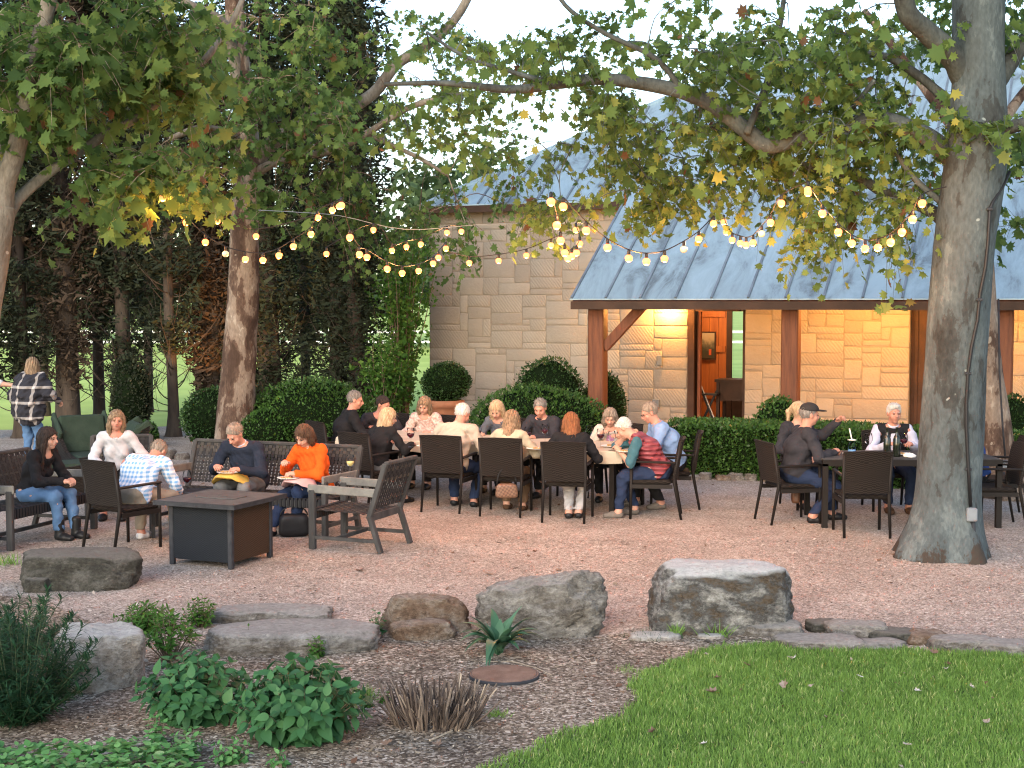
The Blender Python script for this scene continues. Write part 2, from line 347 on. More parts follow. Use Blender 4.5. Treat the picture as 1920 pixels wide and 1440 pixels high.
lawn_poly = lawn_poly+[(8, lawn_poly[-1][1]), (8, 2), (lawn_poly[0][0]-1.2, 2), (lawn_poly[0][0]-.5, lawn_poly[0][1]-1.2)]
sheet('lawn', lawn_poly, .009, M['turf'], .012)
bed_px = [(-200, 1110), (60, 1120), (160, 1165), (215, 1200), (390, 1195), (420, 1215), (700, 1190), (730, 1170), (800, 1190), (1000, 1185), (1100, 1200), (1200, 1188), (1400, 1178), (1480, 1200), (1700, 1222), (1500, 1225), (1330, 1232), (1230, 1262), (1200, 1300), (1180, 1350), (1060, 1400), (900, 1460), (700, 1700)]
bed_poly = [G(*p).xy[:] for p in bed_px]+[(-8, 4), (-8, G(-200, 1110).y)]

def inpoly(P, poly):
    x, y = P[:, 0], P[:, 1]; r = np.zeros(len(P), bool); n = len(poly)
    for i in range(n):
        x1, y1 = poly[i]; x2, y2 = poly[(i+1) % n]
        c = ((y1 > y) != (y2 > y)) & (x < (x2-x1)*(y-y1)/(y2-y1+1e-12)+x1); r ^= c
    return r
cs = .04; gx = np.arange(-8, 4.6, cs); gy = np.arange(4, 12.6, cs); GX, GY = np.meshgrid(gx, gy, indexing='ij'); Pg = np.column_stack([GX.ravel(), GY.ravel()])
nz_ = np.column_stack([vnoise(np.column_stack([Pg, Pg[:, :1]*0]), 2.5, 61), vnoise(np.column_stack([Pg, Pg[:, :1]*0]), 2.5, 62)])*.10; inside = inpoly(Pg+nz_, bed_poly).reshape(GX.shape)
vid = np.arange(GX.size).reshape(GX.shape); c_ = inside[:-1, :-1]; Fq_ = np.stack([vid[:-1, :-1][c_], vid[1:, :-1][c_], vid[1:, 1:][c_], vid[:-1, 1:][c_]], 1)
zz = .006+.012*np.clip(vnoise(np.column_stack([Pg, Pg[:, :1]*0]), 3.2, 63), 0, 1); us, inv = np.unique(Fq_, return_inverse=True); zz[~np.isin(np.arange(len(Pg)), us)] = .004
o = link('garden_bed', npmesh('garden_bed', np.column_stack([Pg+rng.normal(0, .006, Pg.shape), zz])[us], inv.reshape(-1, 4)), M['soil'], smooth=True); o['kind'] = 'structure'
# grass blades (stuff)
def grass(n, xr, yr, poly, h, seed, name, label, edge=None):
    P = np.stack([rng.uniform(*xr, n), rng.uniform(*yr, n)], 1); P = P[inpoly(P+np.column_stack([vnoise(np.column_stack([P, P[:, 0]*0]), 7, 71), vnoise(np.column_stack([P, P[:, 0]*0]), 7, 72)])*.09+rng.normal(0, .022, P.shape), poly)]
    P3 = np.column_stack([P, np.full(len(P), .009)]); nz = vnoise(P3*2.2, 1, seed)*.7+vnoise(P3*7, 1, seed+1)*.5; m = len(P)
    hh = h*(.45+.8*rng.random(m))*(1+.5*nz)
    a = rng.uniform(0, 2*PI, m); lean = rng.uniform(.1, .75, m); wd = rng.uniform(.0018, .0034, m)
    dx, dy = np.cos(a), np.sin(a); b = rng.uniform(0, 2*PI, m); wx, wy = np.cos(b)*wd, np.sin(b)*wd
    z0 = P3[:, 2]
    def pt(sx, t, k): return np.column_stack([P[:, 0]+dx*hh*lean*t*t+wx*sx*k, P[:, 1]+dy*hh*lean*t*t+wy*sx*k, z0+hh*t*(1-.25*lean*t)])
    V = np.stack([pt(-1, 0, 1), pt(1, 0, 1), pt(1, .55, .8), pt(-1, .55, .8), pt(0, 1, 0)], 1).reshape(-1, 3)
    Fq = []; base = np.arange(m)[:, None]*5
    Fc = np.concatenate([base+np.array([[0, 1, 2]]), base+np.array([[0, 2, 3]]), base+np.array([[3, 2, 4]])])
    tn = np.clip(.45+.20*nz+.2*vnoise(P3*.9, 1, seed+7)+rng.normal(0, .17, m), 0, 1); tn[rng.random(m) < .05] = 1; tn = np.concatenate([tn]*3)
    tag(link(name, npmesh(name, V, Fc, tn), M['grass']), label, None, kind='stuff')
grass(330000, (-1.2, 6.6), (6.3, 10.4), lawn_poly, .042, 5, 'grass', 'short green lawn grass in the right foreground')
# chips and little stones (stuff)
def chips(n, poly, size, z, mat, name, label, seed, tint=(0, 1), yr=(6.4, 12), xr=(-4, 4.2)):
    P = np.stack([rng.uniform(*xr, n), rng.uniform(*yr, n)], 1); P = P[inpoly(P, poly)]; m = len(P)
    tv = np.array([[-1, -.5, 0], [.9, -.6, .1], [.8, .5, 0], [-.7, .6, .12], [0, 0, .45], [0, 0, -.3]]); tf = [[0, 1, 4], [1, 2, 4], [2, 3, 4], [3, 0, 4]]
    up = np.column_stack([rng.normal(0, .25, (m, 2)), np.ones(m)]); rt = rots(up)[:, :, [0, 2, 1]]
    S = size*rng.lognormal(0, .45, m); V, Fc = scatter_mesh(tv, tf, np.column_stack([P, np.full(m, z)]), rt, np.column_stack([S, S*.6, S*.7]))
    t = np.repeat(rng.beta(1.3, 2.2, m)*(tint[1]-tint[0])+tint[0], 4)
    tag(link(name, npmesh(name, V, Fc, t), mat), label, None, kind='stuff')
chips(42000, bed_poly, .009, .007, M['chips'], 'mulch', 'loose wood chips and small stones over the planting bed', 3)
front_gravel = [G(*p).xy[:] for p in [(-60, 1010), (1990, 1010), (1990, 1240), (1500, 1225), (1300, 1225), (1100, 1200), (700, 1190), (420, 1200), (160, 1160), (-60, 1115)]]
M['grchips'] = leafmat('gravel_chip', [(0, (.17, .14, .116)), (.5, (.37, .312, .26)), (.85, (.51, .45, .39)), (1, (.66, .60, .54))], .9, 0)
chips(90000, front_gravel, .0072, .004, M['grchips'], 'gravel', 'loose pink granite gravel on the patio', 4, yr=(9.5, 15.2), xr=(-5.6, 5.8))
# ------------------------------------------------------------------ boulders
def rockmat(name, cols, wh=.5):
    m, nt, b = newmat(name); L = nt.links; tc = nt.nodes.new('ShaderNodeTexCoord')
    mp = nt.nodes.new('ShaderNodeMapping'); mp.inputs['Scale'].default_value = (1, 1, 1.5); L.new(tc.outputs['Object'], mp.inputs[0])
    n1 = nd(nt, 'ShaderNodeTexNoise', Scale=4.2, Detail=12, Roughness=.72, Distortion=.15); L.new(mp.outputs[0], n1.inputs['Vector'])
    c = ramp(nt, n1.outputs['Fac'], cols)
    n2 = nd(nt, 'ShaderNodeTexNoise', Scale=28, Detail=8, Roughness=.7); L.new(mp.outputs[0], n2.inputs['Vector'])
    mm = nt.nodes.new('ShaderNodeMixRGB'); mm.blend_type = 'MULTIPLY'; mm.inputs[0].default_value = .85
    L.new(c, mm.inputs[1]); L.new(ramp(nt, n2.outputs['Fac'], [(.32, (.45, .43, .42)), (.62, (1.15, 1.15, 1.15))]), mm.inputs[2])
    vc = nd(nt, 'ShaderNodeTexVoronoi', Scale=2.3); vc.feature = 'DISTANCE_TO_EDGE'; wq = nt.nodes.new('ShaderNodeMixRGB'); wq.blend_type = 'LINEAR_LIGHT'; wq.inputs[0].default_value = .16; L.new(mp.outputs[0], wq.inputs[1]); L.new(n2.outputs['Color'], wq.inputs[2]); L.new(wq.outputs[0], vc.inputs['Vector'])
    ck_ = ramp(nt, vc.outputs['Distance'], [(0, (.35, .32, .30)), (.022, (1, 1, 1))]); mk = nt.nodes.new('ShaderNodeMixRGB'); mk.blend_type = 'MULTIPLY'; mk.inputs[0].default_value = .8; L.new(mm.outputs[0], mk.inputs[1]); L.new(ck_, mk.inputs[2]); mm = mk
    # upward faces paled: skylight on the tops put into the colour
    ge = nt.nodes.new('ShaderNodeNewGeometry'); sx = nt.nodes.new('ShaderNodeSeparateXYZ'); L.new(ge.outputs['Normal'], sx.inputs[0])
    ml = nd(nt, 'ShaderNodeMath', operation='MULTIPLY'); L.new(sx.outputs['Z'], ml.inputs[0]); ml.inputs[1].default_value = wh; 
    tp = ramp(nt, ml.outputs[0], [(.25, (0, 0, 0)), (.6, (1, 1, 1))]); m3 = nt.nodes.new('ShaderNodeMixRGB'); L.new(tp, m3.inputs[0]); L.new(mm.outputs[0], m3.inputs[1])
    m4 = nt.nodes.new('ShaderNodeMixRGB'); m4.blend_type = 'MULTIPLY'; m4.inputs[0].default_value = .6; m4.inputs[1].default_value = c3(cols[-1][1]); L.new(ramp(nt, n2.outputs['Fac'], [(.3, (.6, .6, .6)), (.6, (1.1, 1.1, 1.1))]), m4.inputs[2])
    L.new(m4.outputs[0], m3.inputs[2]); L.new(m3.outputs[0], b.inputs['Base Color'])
    b.inputs['Roughness'].default_value = .9; b.inputs['Specular IOR Level'].default_value = .2
    ad = nd(nt, 'ShaderNodeMath', operation='ADD'); L.new(n1.outputs['Fac'], ad.inputs[0]); L.new(n2.outputs['Fac'], ad.inputs[1])
    bp = nd(nt, 'ShaderNodeBump', Strength=1, Distance=.05); L.new(ad.outputs[0], bp.inputs['Height']); L.new(bp.outputs[0], b.inputs['Normal'])
    return m
RK = {'grey': rockmat('grey_limestone', [(.3, (.08, .068, .055)), (.44, (.18, .16, .135)), (.56, (.30, .28, .245)), (.7, (.46, .44, .40))], .45),
      'white': rockmat('white_limestone', [(.32, (.07, .042, .022)), (.42, (.13, .10, .07)), (.50, (.12, .12, .115)), (.60, (.34, .33, .30)), (.7, (.55, .56, .54))], .7),
      'tan': rockmat('tan_limestone', [(.3, (.12, .065, .038)), (.46, (.22, .15, .10)), (.58, (.34, .28, .22)), (.72, (.44, .40, .34))], .3),
      'pale': rockmat('pale_limestone', [(.3, (.20, .15, .10)), (.48, (.42, .37, .31)), (.7, (.62, .60, .55))], .5),
      'dark': rockmat('dark_limestone', [(.3, (.03, .028, .022)), (.5, (.075, .072, .058)), (.72, (.19, .18, .155))], .55)}
def rock(name, label, c, dim, rz, seed, mat, boxy=.55, rough=.16, group=None, cat='rock', cutz=.55, sub=5, taper=0, lean=0, slope=0):
    V, Fc = ICO[sub]; V = V.copy(); r_ = np.random.default_rng(seed)
    p = 2+boxy*6; nrm = (np.abs(V)**p).sum(1)**(1/p); V = V/nrm[:, None]
    for k in range(26):                                  # broken facets
        n = r_.normal(size=3); n[2] *= .6; n /= np.linalg.norm(n); d = V@n; mxd = d.max(); lim = mxd*(r_.uniform(.80, .97) if boxy < .7 else r_.uniform(.86, .985)); V -= np.outer(np.clip(d-lim, 0, None)*.92, n)
    nz = vnoise(V, 1.5, seed); n2 = vnoise(V, 4.5, seed+1); n3 = vnoise(V, 12, seed+2)
    led = np.sin(V[:, 2]*7+nz*3)*.25
    n4 = vnoise(V, 26, seed+3); V = V*(1+rough*(nz*.7+n2*.35+(.5-np.abs(n2))*.3+n3*.30+n4*.16+led*.3*(np.abs(V[:, 2]) < .8)))[:, None]
    V[:, 2] = np.maximum(V[:, 2], -cutz); V[:, 2] = (V[:, 2]+cutz)/(1+cutz)
    V[:, 2] *= 1+slope*V[:, 0]; V[:, 0] *= 1-taper*V[:, 2]; V[:, 0] += lean*V[:, 2]
    V = V*np.array([dim[0]/2, dim[1]/2, dim[2]])
    me = npmesh(name, V, Fc); o = link(name, me, mat, smooth=False); o.location = (c[0], c[1], -.02); o.rotation_euler = (0, 0, R(rz))
    return tag(o, label, cat, group)
def rk(px, py, w, d, h, rz, seed, mat, label, **k):     # px,py: front bottom centre in the photo
    g = G(px, py); return rock('boulder', label, (g.x, g.y+d*.45), (w, d, h+.02), rz, seed, RK[mat], **k)
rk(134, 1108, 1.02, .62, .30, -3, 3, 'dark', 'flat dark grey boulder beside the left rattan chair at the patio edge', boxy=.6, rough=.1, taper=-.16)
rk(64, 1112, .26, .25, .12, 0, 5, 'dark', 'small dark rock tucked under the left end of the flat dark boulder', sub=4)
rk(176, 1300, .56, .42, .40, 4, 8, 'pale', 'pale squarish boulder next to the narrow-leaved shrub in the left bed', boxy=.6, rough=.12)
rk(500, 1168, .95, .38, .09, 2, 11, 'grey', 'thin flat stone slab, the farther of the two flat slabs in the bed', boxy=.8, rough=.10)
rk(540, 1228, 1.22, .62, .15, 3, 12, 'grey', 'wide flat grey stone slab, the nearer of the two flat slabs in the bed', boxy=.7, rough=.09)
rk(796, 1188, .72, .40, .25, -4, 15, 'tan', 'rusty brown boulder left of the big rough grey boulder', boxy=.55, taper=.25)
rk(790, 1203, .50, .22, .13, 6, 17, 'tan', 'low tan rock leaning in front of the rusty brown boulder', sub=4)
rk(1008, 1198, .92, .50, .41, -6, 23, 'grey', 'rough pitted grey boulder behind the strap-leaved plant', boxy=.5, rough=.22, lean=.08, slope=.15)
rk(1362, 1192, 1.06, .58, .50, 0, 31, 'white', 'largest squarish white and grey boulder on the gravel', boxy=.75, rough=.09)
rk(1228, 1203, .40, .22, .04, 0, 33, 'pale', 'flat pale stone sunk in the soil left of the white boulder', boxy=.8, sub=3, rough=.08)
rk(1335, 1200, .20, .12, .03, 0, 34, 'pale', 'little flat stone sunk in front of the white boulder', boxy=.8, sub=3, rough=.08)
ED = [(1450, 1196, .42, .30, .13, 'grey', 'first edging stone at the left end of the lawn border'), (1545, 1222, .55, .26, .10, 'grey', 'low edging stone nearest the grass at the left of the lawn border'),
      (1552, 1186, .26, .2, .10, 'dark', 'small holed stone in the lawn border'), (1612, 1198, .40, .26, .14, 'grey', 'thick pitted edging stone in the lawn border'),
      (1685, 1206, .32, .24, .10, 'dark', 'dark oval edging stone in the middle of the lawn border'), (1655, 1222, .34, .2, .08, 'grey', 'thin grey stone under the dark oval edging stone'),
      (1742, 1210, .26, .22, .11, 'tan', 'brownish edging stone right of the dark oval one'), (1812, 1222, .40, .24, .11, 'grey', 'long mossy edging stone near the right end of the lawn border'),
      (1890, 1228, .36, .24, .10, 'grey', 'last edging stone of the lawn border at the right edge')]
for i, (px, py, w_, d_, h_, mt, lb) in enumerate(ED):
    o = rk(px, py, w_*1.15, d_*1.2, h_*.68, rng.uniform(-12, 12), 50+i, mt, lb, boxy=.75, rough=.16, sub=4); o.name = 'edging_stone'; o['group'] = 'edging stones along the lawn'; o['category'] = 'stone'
# low stone edging in front of hedge and beside the left tree
def edge_row(a, b, n, h, group, seed, lab):
    r_ = np.random.default_rng(seed); a = Vector(a); b = Vector(b)
    for i in range(n):
        p = a.lerp(b, (i+.5)/n); L_ = (b-a).length/n
        o = rock('edging_stone', lab, (p.x+r_.normal()*.02, p.y+r_.normal()*.03), (L_*r_.uniform(.9, 1.15), .24, h*r_.uniform(.7, 1.2)), math.degrees(math.atan2(b.y-a.y, b.x-a.x))+r_.normal()*6, seed*7+i, RK['grey' if i % 3 else 'tan'], group=group, cat='stone', sub=3, boxy=.7)
edge_row(G(1262, 897), G(1560, 903), 11, .10, 'stones under the low hedge', 9, 'small rough stone in the row along the foot of the clipped hedge')
edge_row(G(1870, 935), G(2050, 950), 4, .10, 'stones under the low hedge', 10, 'small rough stone in the row along the foot of the clipped hedge')
edge_row(G(288, 858), G(352, 862), 3, .16, 'stones left of the tan tree', 12, 'rough stone in the low row between the small shrub and the left bench')
def litter(n, size, name, label, seed, yr, xr, poly=None, z=.008):
    r_ = np.random.default_rng(seed); P = np.column_stack([r_.uniform(*xr, n), r_.uniform(*yr, n), np.full(n, z)])
    if poly is not None: P = P[inpoly(P[:, :2], poly)]
    tv = np.array([[0, -.5, 0], [.3, -.1, .12], [.12, .3, .05], [0, .55, .15], [-.25, .15, .02], [-.35, -.2, .14]]); tf = np.array([[0, 1, 2], [0, 2, 3], [0, 3, 4], [0, 4, 5]]); m = len(P); up = np.column_stack([r_.normal(0, .3, (m, 2)), np.ones(m)])
    V, Fc = scatter_mesh(tv, tf, P, rots(up, r_)[:, :, [0, 2, 1]], size*r_.lognormal(0, .5, m)); tag(link(name, npmesh(name, V, Fc, np.repeat(np.clip(r_.beta(1.3, 2, m), 0, 1), 4)), M['deadlf']), label, None, kind='stuff')
litter(1500, .022, 'leaf_litter', 'small dry leaf scraps scattered over the gravel', 77, (8, 20), (-8, 8))
litter(1600, .022, 'leaf_litter', 'small dry leaf scraps scattered over the planting bed', 78, (6.3, 12), (-4.5, 4), bed_poly, .016)
litter(260, .018, 'leaf_litter', 'tiny dry leaf scraps caught in the lawn', 79, (6.3, 10), (-1, 4), lawn_poly, .03)
# fallen leaves on grass and bed
LEAF2D = [(0, -.40), (-.12, -.38), (-.46, -.42), (-.36, -.14), (-.66, .06), (-.33, .17), (-.40, .42), (-.14, .34), (0, .70), (.14, .34), (.40, .42), (.33, .17), (.66, .06), (.36, -.14), (.46, -.42), (.12, -.38)]
def leaf_tpl(fold=.25, curl=.2):
    v = [(0, 0, 0)]+[(x, y, -fold*abs(x)-curl*y*y) for x, y in LEAF2D]; n = len(LEAF2D)
    return np.array(v), np.array([(0, 1+(i+1) % n, 1+i) for i in range(n)])
DL = [(1485, 1245, .075, .95, 'white curled dead leaf lying on the grass near the edging stones'), (1345, 1280, .05, .35, 'brown dead leaf standing on edge at the left of the lawn'), (1400, 1256, .05, .45, 'tan dead leaf just below the first edging stone'),
      (1335, 1308, .08, .5, 'crumpled grey brown leaf pile left of centre on the lawn'), (1470, 1300, .09, .6, 'large crumpled brown and white leaf in the middle of the lawn'), (1522, 1297, .05, .75, 'thin pale leaf right of the large crumpled leaf'),
      (1612, 1278, .045, .95, 'small white leaf on the grass under the thick edging stone'), (1750, 1232, .07, .35, 'dark brown curled leaf by the long mossy edging stone'), (1775, 1262, .04, .9, 'tiny white leaf below the dark brown curled leaf'),
      (1822, 1298, .05, .8, 'pale tan leaf on the right of the lawn'), (1222, 1385, .07, .3, 'upright brown leaf at the left edge of the lawn'), (1548, 1355, .04, .55, 'small orange tan leaf in the lawn'),
      (1700, 1408, .05, .92, 'white leaf in the lawn near the bottom of the photo'), (1320, 1405, .04, .85, 'faint pale leaf in the grass left of bottom centre'), (1850, 1365, .05, .7, 'pale dead leaf low at the right of the lawn'),
      (1720, 1305, .05, .88, 'whitish leaf right of centre on the lawn'), (726, 1398, .07, .45, 'brown lobed dead leaf on the soil in front of the stubble'), (745, 1345, .06, .3, 'reddish brown leaf at the foot of the stubble'),
      (820, 1402, .07, .5, 'dry curled leaf on soil right of the brown lobed leaf'), (1105, 1318, .035, .98, 'small white husk on the gravelly soil'), (1168, 1308, .05, .6, 'pale leaf at the rim of the grass'),
      (740, 1258, .04, .85, 'little pale leaf behind the stubble'), (270, 1245, .07, .8, 'grey dead leaf beside the pale squarish boulder'), (650, 1398, .07, .35, 'brown leaf on the soil under the broad-leaved plant')]
for px, py, s_, tn, lb in DL:
    tv, tf = leaf_tpl(-.35, -.5); tv = tv*np.array([rng.uniform(.45, .8), 1, 1]); tv = tv+np.column_stack([vnoise(tv, 2.2, int(px)+1)*.14, vnoise(tv, 2.2, int(px)+2)*.12, vnoise(tv, 2.5, int(px))*.22]); g = G(px, py+4)
    me = npmesh('dead_leaf', tv*s_*1.05, tf, np.clip(tn+rng.normal(0, .06, len(tf)), 0, 1)); o = link('dead_leaf', me, M['deadlf'])
    o.location = (g.x, g.y, .035+s_*.25 if px > 1150 else .025); o.rotation_euler = (R(rng.uniform(-15, 22)), R(rng.uniform(-18, 18)), rng.uniform(0, 6.28))
    tag(o, lb, 'dead leaf', 'dead leaves on the ground')
# ------------------------------------------------------------------ stone barn
TH = R(22); U = Vector((math.cos(TH), -math.sin(TH), 0)); Vv = Vector((math.sin(TH), math.cos(TH), 0)); Zz = Vector((0, 0, 1))
P1 = at(1121, 565, 23.6); P1.z = 0
def bpar(px, v):                                   # distance along the wall direction of the photo column px, on the line v behind the posts
    d = ray(px, 650); s = d.x/d.y; o = P1+Vv*v
    return (s*o.y-o.x)/(U.x-s*U.y)
def W(u, v, z): return P1+U*u+Vv*v+Zz*z
WV = 2.75
BM = Matrix((U, Vv, Zz)).transposed()
barn = empty('stone_barn', P1, -TH, 'cream limestone barn with blue grey metal hip roof and timber porch', 'building')
# everything of the barn is built in its own frame: x = along wall, y = inward, z = up
uL = bpar(806, WV); uD0, uD1 = bpar(1290, WV), bpar(1397, WV); uE0, uE1 = bpar(1705, WV), bpar(1852, WV); uR = 16.0
EAVE = 2.52; SL = .62; EV = -.45                   # porch eave line, slope
ME = 2.45                                           # v of the main eave
zme = EAVE+SL*(ME-EV)
def stonemat(name, cols, ):
    m, nt, b = newmat(name); L = nt.links; tc = nt.nodes.new('ShaderNodeTexCoord')
    a = nt.nodes.new('ShaderNodeAttribute'); a.attribute_name = 'tint'
    n = nd(nt, 'ShaderNodeTexNoise', Scale=5, Detail=8, Roughness=.7); L.new(tc.outputs['Object'], n.inputs['Vector'])
    mx = nd(nt, 'ShaderNodeMath', operation='MULTIPLY_ADD'); L.new(n.outputs['Fac'], mx.inputs[0]); mx.inputs[1].default_value = .45; 
    ma = nd(nt, 'ShaderNodeMath', operation='MULTIPLY'); L.new(a.outputs['Fac'], ma.inputs[0]); ma.inputs[1].default_value = .38; L.new(ma.outputs[0], mx.inputs[2])
    L.new(ramp(nt, mx.outputs[0], cols), b.inputs['Base Color']); b.inputs['Roughness'].default_value = .92; b.inputs['Specular IOR Level'].default_value = .15
    # chisel strokes on some blocks (diagonal), pits on the rest
    mp = nt.nodes.new('ShaderNodeMapping'); mp.inputs['Rotation'].default_value = (0, R(-52), 0); L.new(tc.outputs['Object'], mp.inputs[0])
    wv = nd(nt, 'ShaderNodeTexWave', Scale=6.5, Distortion=1.6, Detail=2, bands_direction='Z'); L.new(mp.outputs[0], wv.inputs['Vector'])
    gt = nt.nodes.new('ShaderNodeAttribute'); gt.attribute_name = 'chisel'
    mu = nd(nt, 'ShaderNodeMath', operation='MULTIPLY'); L.new(wv.outputs['Fac'], mu.inputs[0]); g5 = nd(nt, 'ShaderNodeMath', operation='MULTIPLY'); g5.inputs[1].default_value = .5; L.new(gt.outputs['Fac'], g5.inputs[0]); L.new(g5.outputs[0], mu.inputs[1])
    n2 = nd(nt, 'ShaderNodeTexNoise', Scale=24, Detail=6); L.new(tc.outputs['Object'], n2.inputs['Vector'])
    ad = nd(nt, 'ShaderNodeMath', operation='ADD'); L.new(mu.outputs[0], ad.inputs[0]); L.new(n2.outputs['Fac'], ad.inputs[1])
    bp = nd(nt, 'ShaderNodeBump', Strength=.8, Distance=.011); L.new(ad.outputs[0], bp.inputs['Height']); L.new(bp.outputs[0], b.inputs['Normal'])
    return m
M['stone'] = stonemat('cream_limestone', [(.12, (.275, .24, .195)), (.45, (.325, .288, .235)), (.75, (.38, .34, .28))])
M['mortar'] = pm('mortar', (.24, .205, .16), (.30, .262, .208), 14, .95, .6, 50)
def ashlar(name, u0, u1, z0, z1, v, seed, normal='-v', parent=barn, off=0):
    """irregular coursed limestone blocks packed on a grid, one mesh"""
    r_ = np.random.default_rng(seed); cw, chh = .16, .115; nx, nz = max(1, round((u1-u0)/cw)), max(1, round((z1-z0)/chh)); cw = (u1-u0)/nx; chh = (z1-z0)/nz
    occ = np.zeros((nz, nx), bool); V = []; Fc = []; tn = []; chs = []
    for j in range(nz):
        for i in range(nx):
            if occ[j, i]: continue
            w_ = int(r_.choice([2, 3, 3, 4, 5])); h_ = int(r_.choice([1, 2, 2, 2, 3, 3])); 
            w_ = min(w_, nx-i); h_ = min(h_, nz-j)
            for k in range(w_):
                if occ[j, i+k]: w_ = k; break
            w_ = max(w_, 1)
            if nx-i-w_ == 1 and not occ[j, nx-1]: w_ += 1
            occ[j:j+h_, i:i+w_] = True
            g = .009; a0, a1, b0, b1 = u0+i*cw+g, u0+(i+w_)*cw-g, z0+j*chh+g, z0+(j+h_)*chh-g
            jt = r_.uniform(-.011, .011, 8); pr = .008+r_.uniform(0, .007); c = .010
            o_ = len(V); quad = [(a0+jt[0], b0+jt[1]), (a1+jt[2], b0+jt[3]), (a1+jt[4], b1+jt[5]), (a0+jt[6], b1+jt[7])]
            mx_, mz_ = (a0+a1)/2, (b0+b1)/2
            for (x, z) in quad: V.append((x, v+.002, z))
            for (x, z) in quad: V.append((x+(c if x < mx_ else -c)*.4, v-pr*.7, z+(c if z < mz_ else -c)*.4))
            for (x, z) in quad: V.append((x+(c if x < mx_ else -c)*1.6, v-pr, z+(c if z < mz_ else -c)*1.6))
            for s_ in (0, 4):
                for k in range(4): Fc.append((o_+s_+k, o_+s_+(k+1) % 4, o_+s_+4+(k+1) % 4, o_+s_+4+k))
            Fc.append((o_+8, o_+9, o_+10, o_+11)); t = r_.uniform(0, 1); tn += [t]*9; chs += [float(r_.random() < .45)*r_.uniform(.5, 1)]*9
    me = npmesh(name, V, Fc, tn); a = me.attributes.new('chisel', 'FLOAT', 'FACE'); a.data.foreach_set('value', chs)
    if normal != '-v':                              # left end wall
        co = np.array(V); n = co.copy(); n[:, 0] = off+(co[:, 1]-v); n[:, 1] = co[:, 0]; me.vertices.foreach_set('co', n.astype(np.float32).ravel()); me.flip_normals()
    return me
mb = MB()
def wallbox(u0, u1, z0, z1, v0, v1): mb.box(((u0+u1)/2, (v0+v1)/2, (z0+z1)/2), (u1-u0, v1-v0, z1-z0))
T_ = .35
top = zme-.18+.19; DH = 2.42
for (a, b, z0, z1) in [(uL, uD0, 0, top), (uD0, uD1, DH, top), (uD1, uE0, 0, top), (uE0, uE1, DH, top), (uE1, uR, 0, top)]:
    wallbox(a, b, z0, z1, WV, WV+T_)
    me = ashlar('wall', a, b, z0, z1, WV, int(a*10)+50); link('stone_facing', me, M['stone'], barn)
mb.box((uL+T_/2, WV+T_+4.5, top/2), (T_, 9.0, top)); me = ashlar('wall', WV, WV+9, 0, top, 0, 5, 'L', off=uL); link('stone_facing', me, M['stone'], barn)
rb0, rb1 = bpar(1368, WV+9.2)-.5, bpar(1402, WV+9.2)+.6
mb.box(((uL+rb0)/2, WV+9.2, top/2), (rb0-uL, T_, top)); mb.box(((rb1+uR)/2, WV+9.2, top/2), (uR-rb1, T_, top)); mb.box(((rb0+rb1)/2, WV+9.2, (2.7+top)/2), (rb1-rb0, T_, top-2.7))
mb.build('wall', M['mortar'], barn)
mb = MB(); mb.box(((uL+uR)/2+2.5, WV/2-.3, -.04), (uR-uL-5, WV+1.2, .12)); mb.build('porch_floor', pm('porch_slab', (.28, .25, .21), (.36, .32, .27), 4, .85, .3), barn)
# roof: one hipped metal roof whose front plane runs on down over the porch
um = bpar(792, ME); up0 = bpar(1068, EV); RUN = 5.7; hz = zme+SL*RUN; ub = ME+2*RUN
tin, nt, b = newmat('galvanised_roof'); L = nt.links; tc = nt.nodes.new('ShaderNodeTexCoord')
mp = nt.nodes.new('ShaderNodeMapping'); mp.inputs['Scale'].default_value = (1.4, .5, .5); L.new(tc.outputs['Object'], mp.inputs[0])
n = nd(nt, 'ShaderNodeTexNoise', Scale=1.3, Distortion=.6, Detail=9, Roughness=.7); L.new(mp.outputs[0], n.inputs['Vector'])
L.new(ramp(nt, n.outputs['Fac'], [(.36, (.13, .165, .185)), (.46, (.25, .335, .375)), (.62, (.32, .43, .48))]), b.inputs['Base Color'])
b.inputs['Metallic'].default_value = .3; L.new(ramp(nt, n.outputs['Fac'], [(.35, (.62, .62, .62)), (.7, (.42, .42, .42))]), b.inputs['Roughness'])
n2 = nd(nt, 'ShaderNodeTexNoise', Scale=2.5, Detail=2); L.new(tc.outputs['Object'], n2.inputs['Vector']); bp = nd(nt, 'ShaderNodeBump', Strength=.3, Distance=.02); L.new(n2.outputs['Fac'], bp.inputs['Height']); L.new(bp.outputs[0], b.inputs['Normal'])
def zf(v): return EAVE+SL*(v-EV)
mb = MB(); th = -.002
ur = uR+.6
front = [(up0, EV), (ur, EV), (ur, ME), (ur-RUN, ME+RUN), (um+RUN, ME+RUN), (um, ME), (up0, ME)]
vs = [(a, c, zf(c)+.02) for a, c in front]; vb = [(a, c, zf(c)-th) for a, c in front]; nF = len(front)
mb.add(vs+vb, [(0, 1, 2, 6), (6, 2, 3, 4, 5), (nF+6, nF+2, nF+1, nF), (nF+5, nF+4, nF+3, nF+2, nF+6)]+[(i, nF+i, nF+(i+1) % nF, (i+1) % nF) for i in range(nF)])
mb.add([(um, ME, zme), (um+RUN, ME+RUN, hz), (um, ub, zme)], [(0, 1, 2)])
mb.add([(ur, ME, zme), (ur, ub, zme), (ur-RUN, ME+RUN, hz)], [(0, 1, 2)])
mb.add([(um, ub, zme), (um+RUN, ME+RUN, hz), (ur-RUN, ME+RUN, hz), (ur, ub, zme)], [(0, 1, 2, 3)])
roof = mb.build('roof', tin, barn)
mb = MB(); sp = .585; k = 0; u_ = up0+.03
nrm = Vector((0, -SL, 1)).normalized()
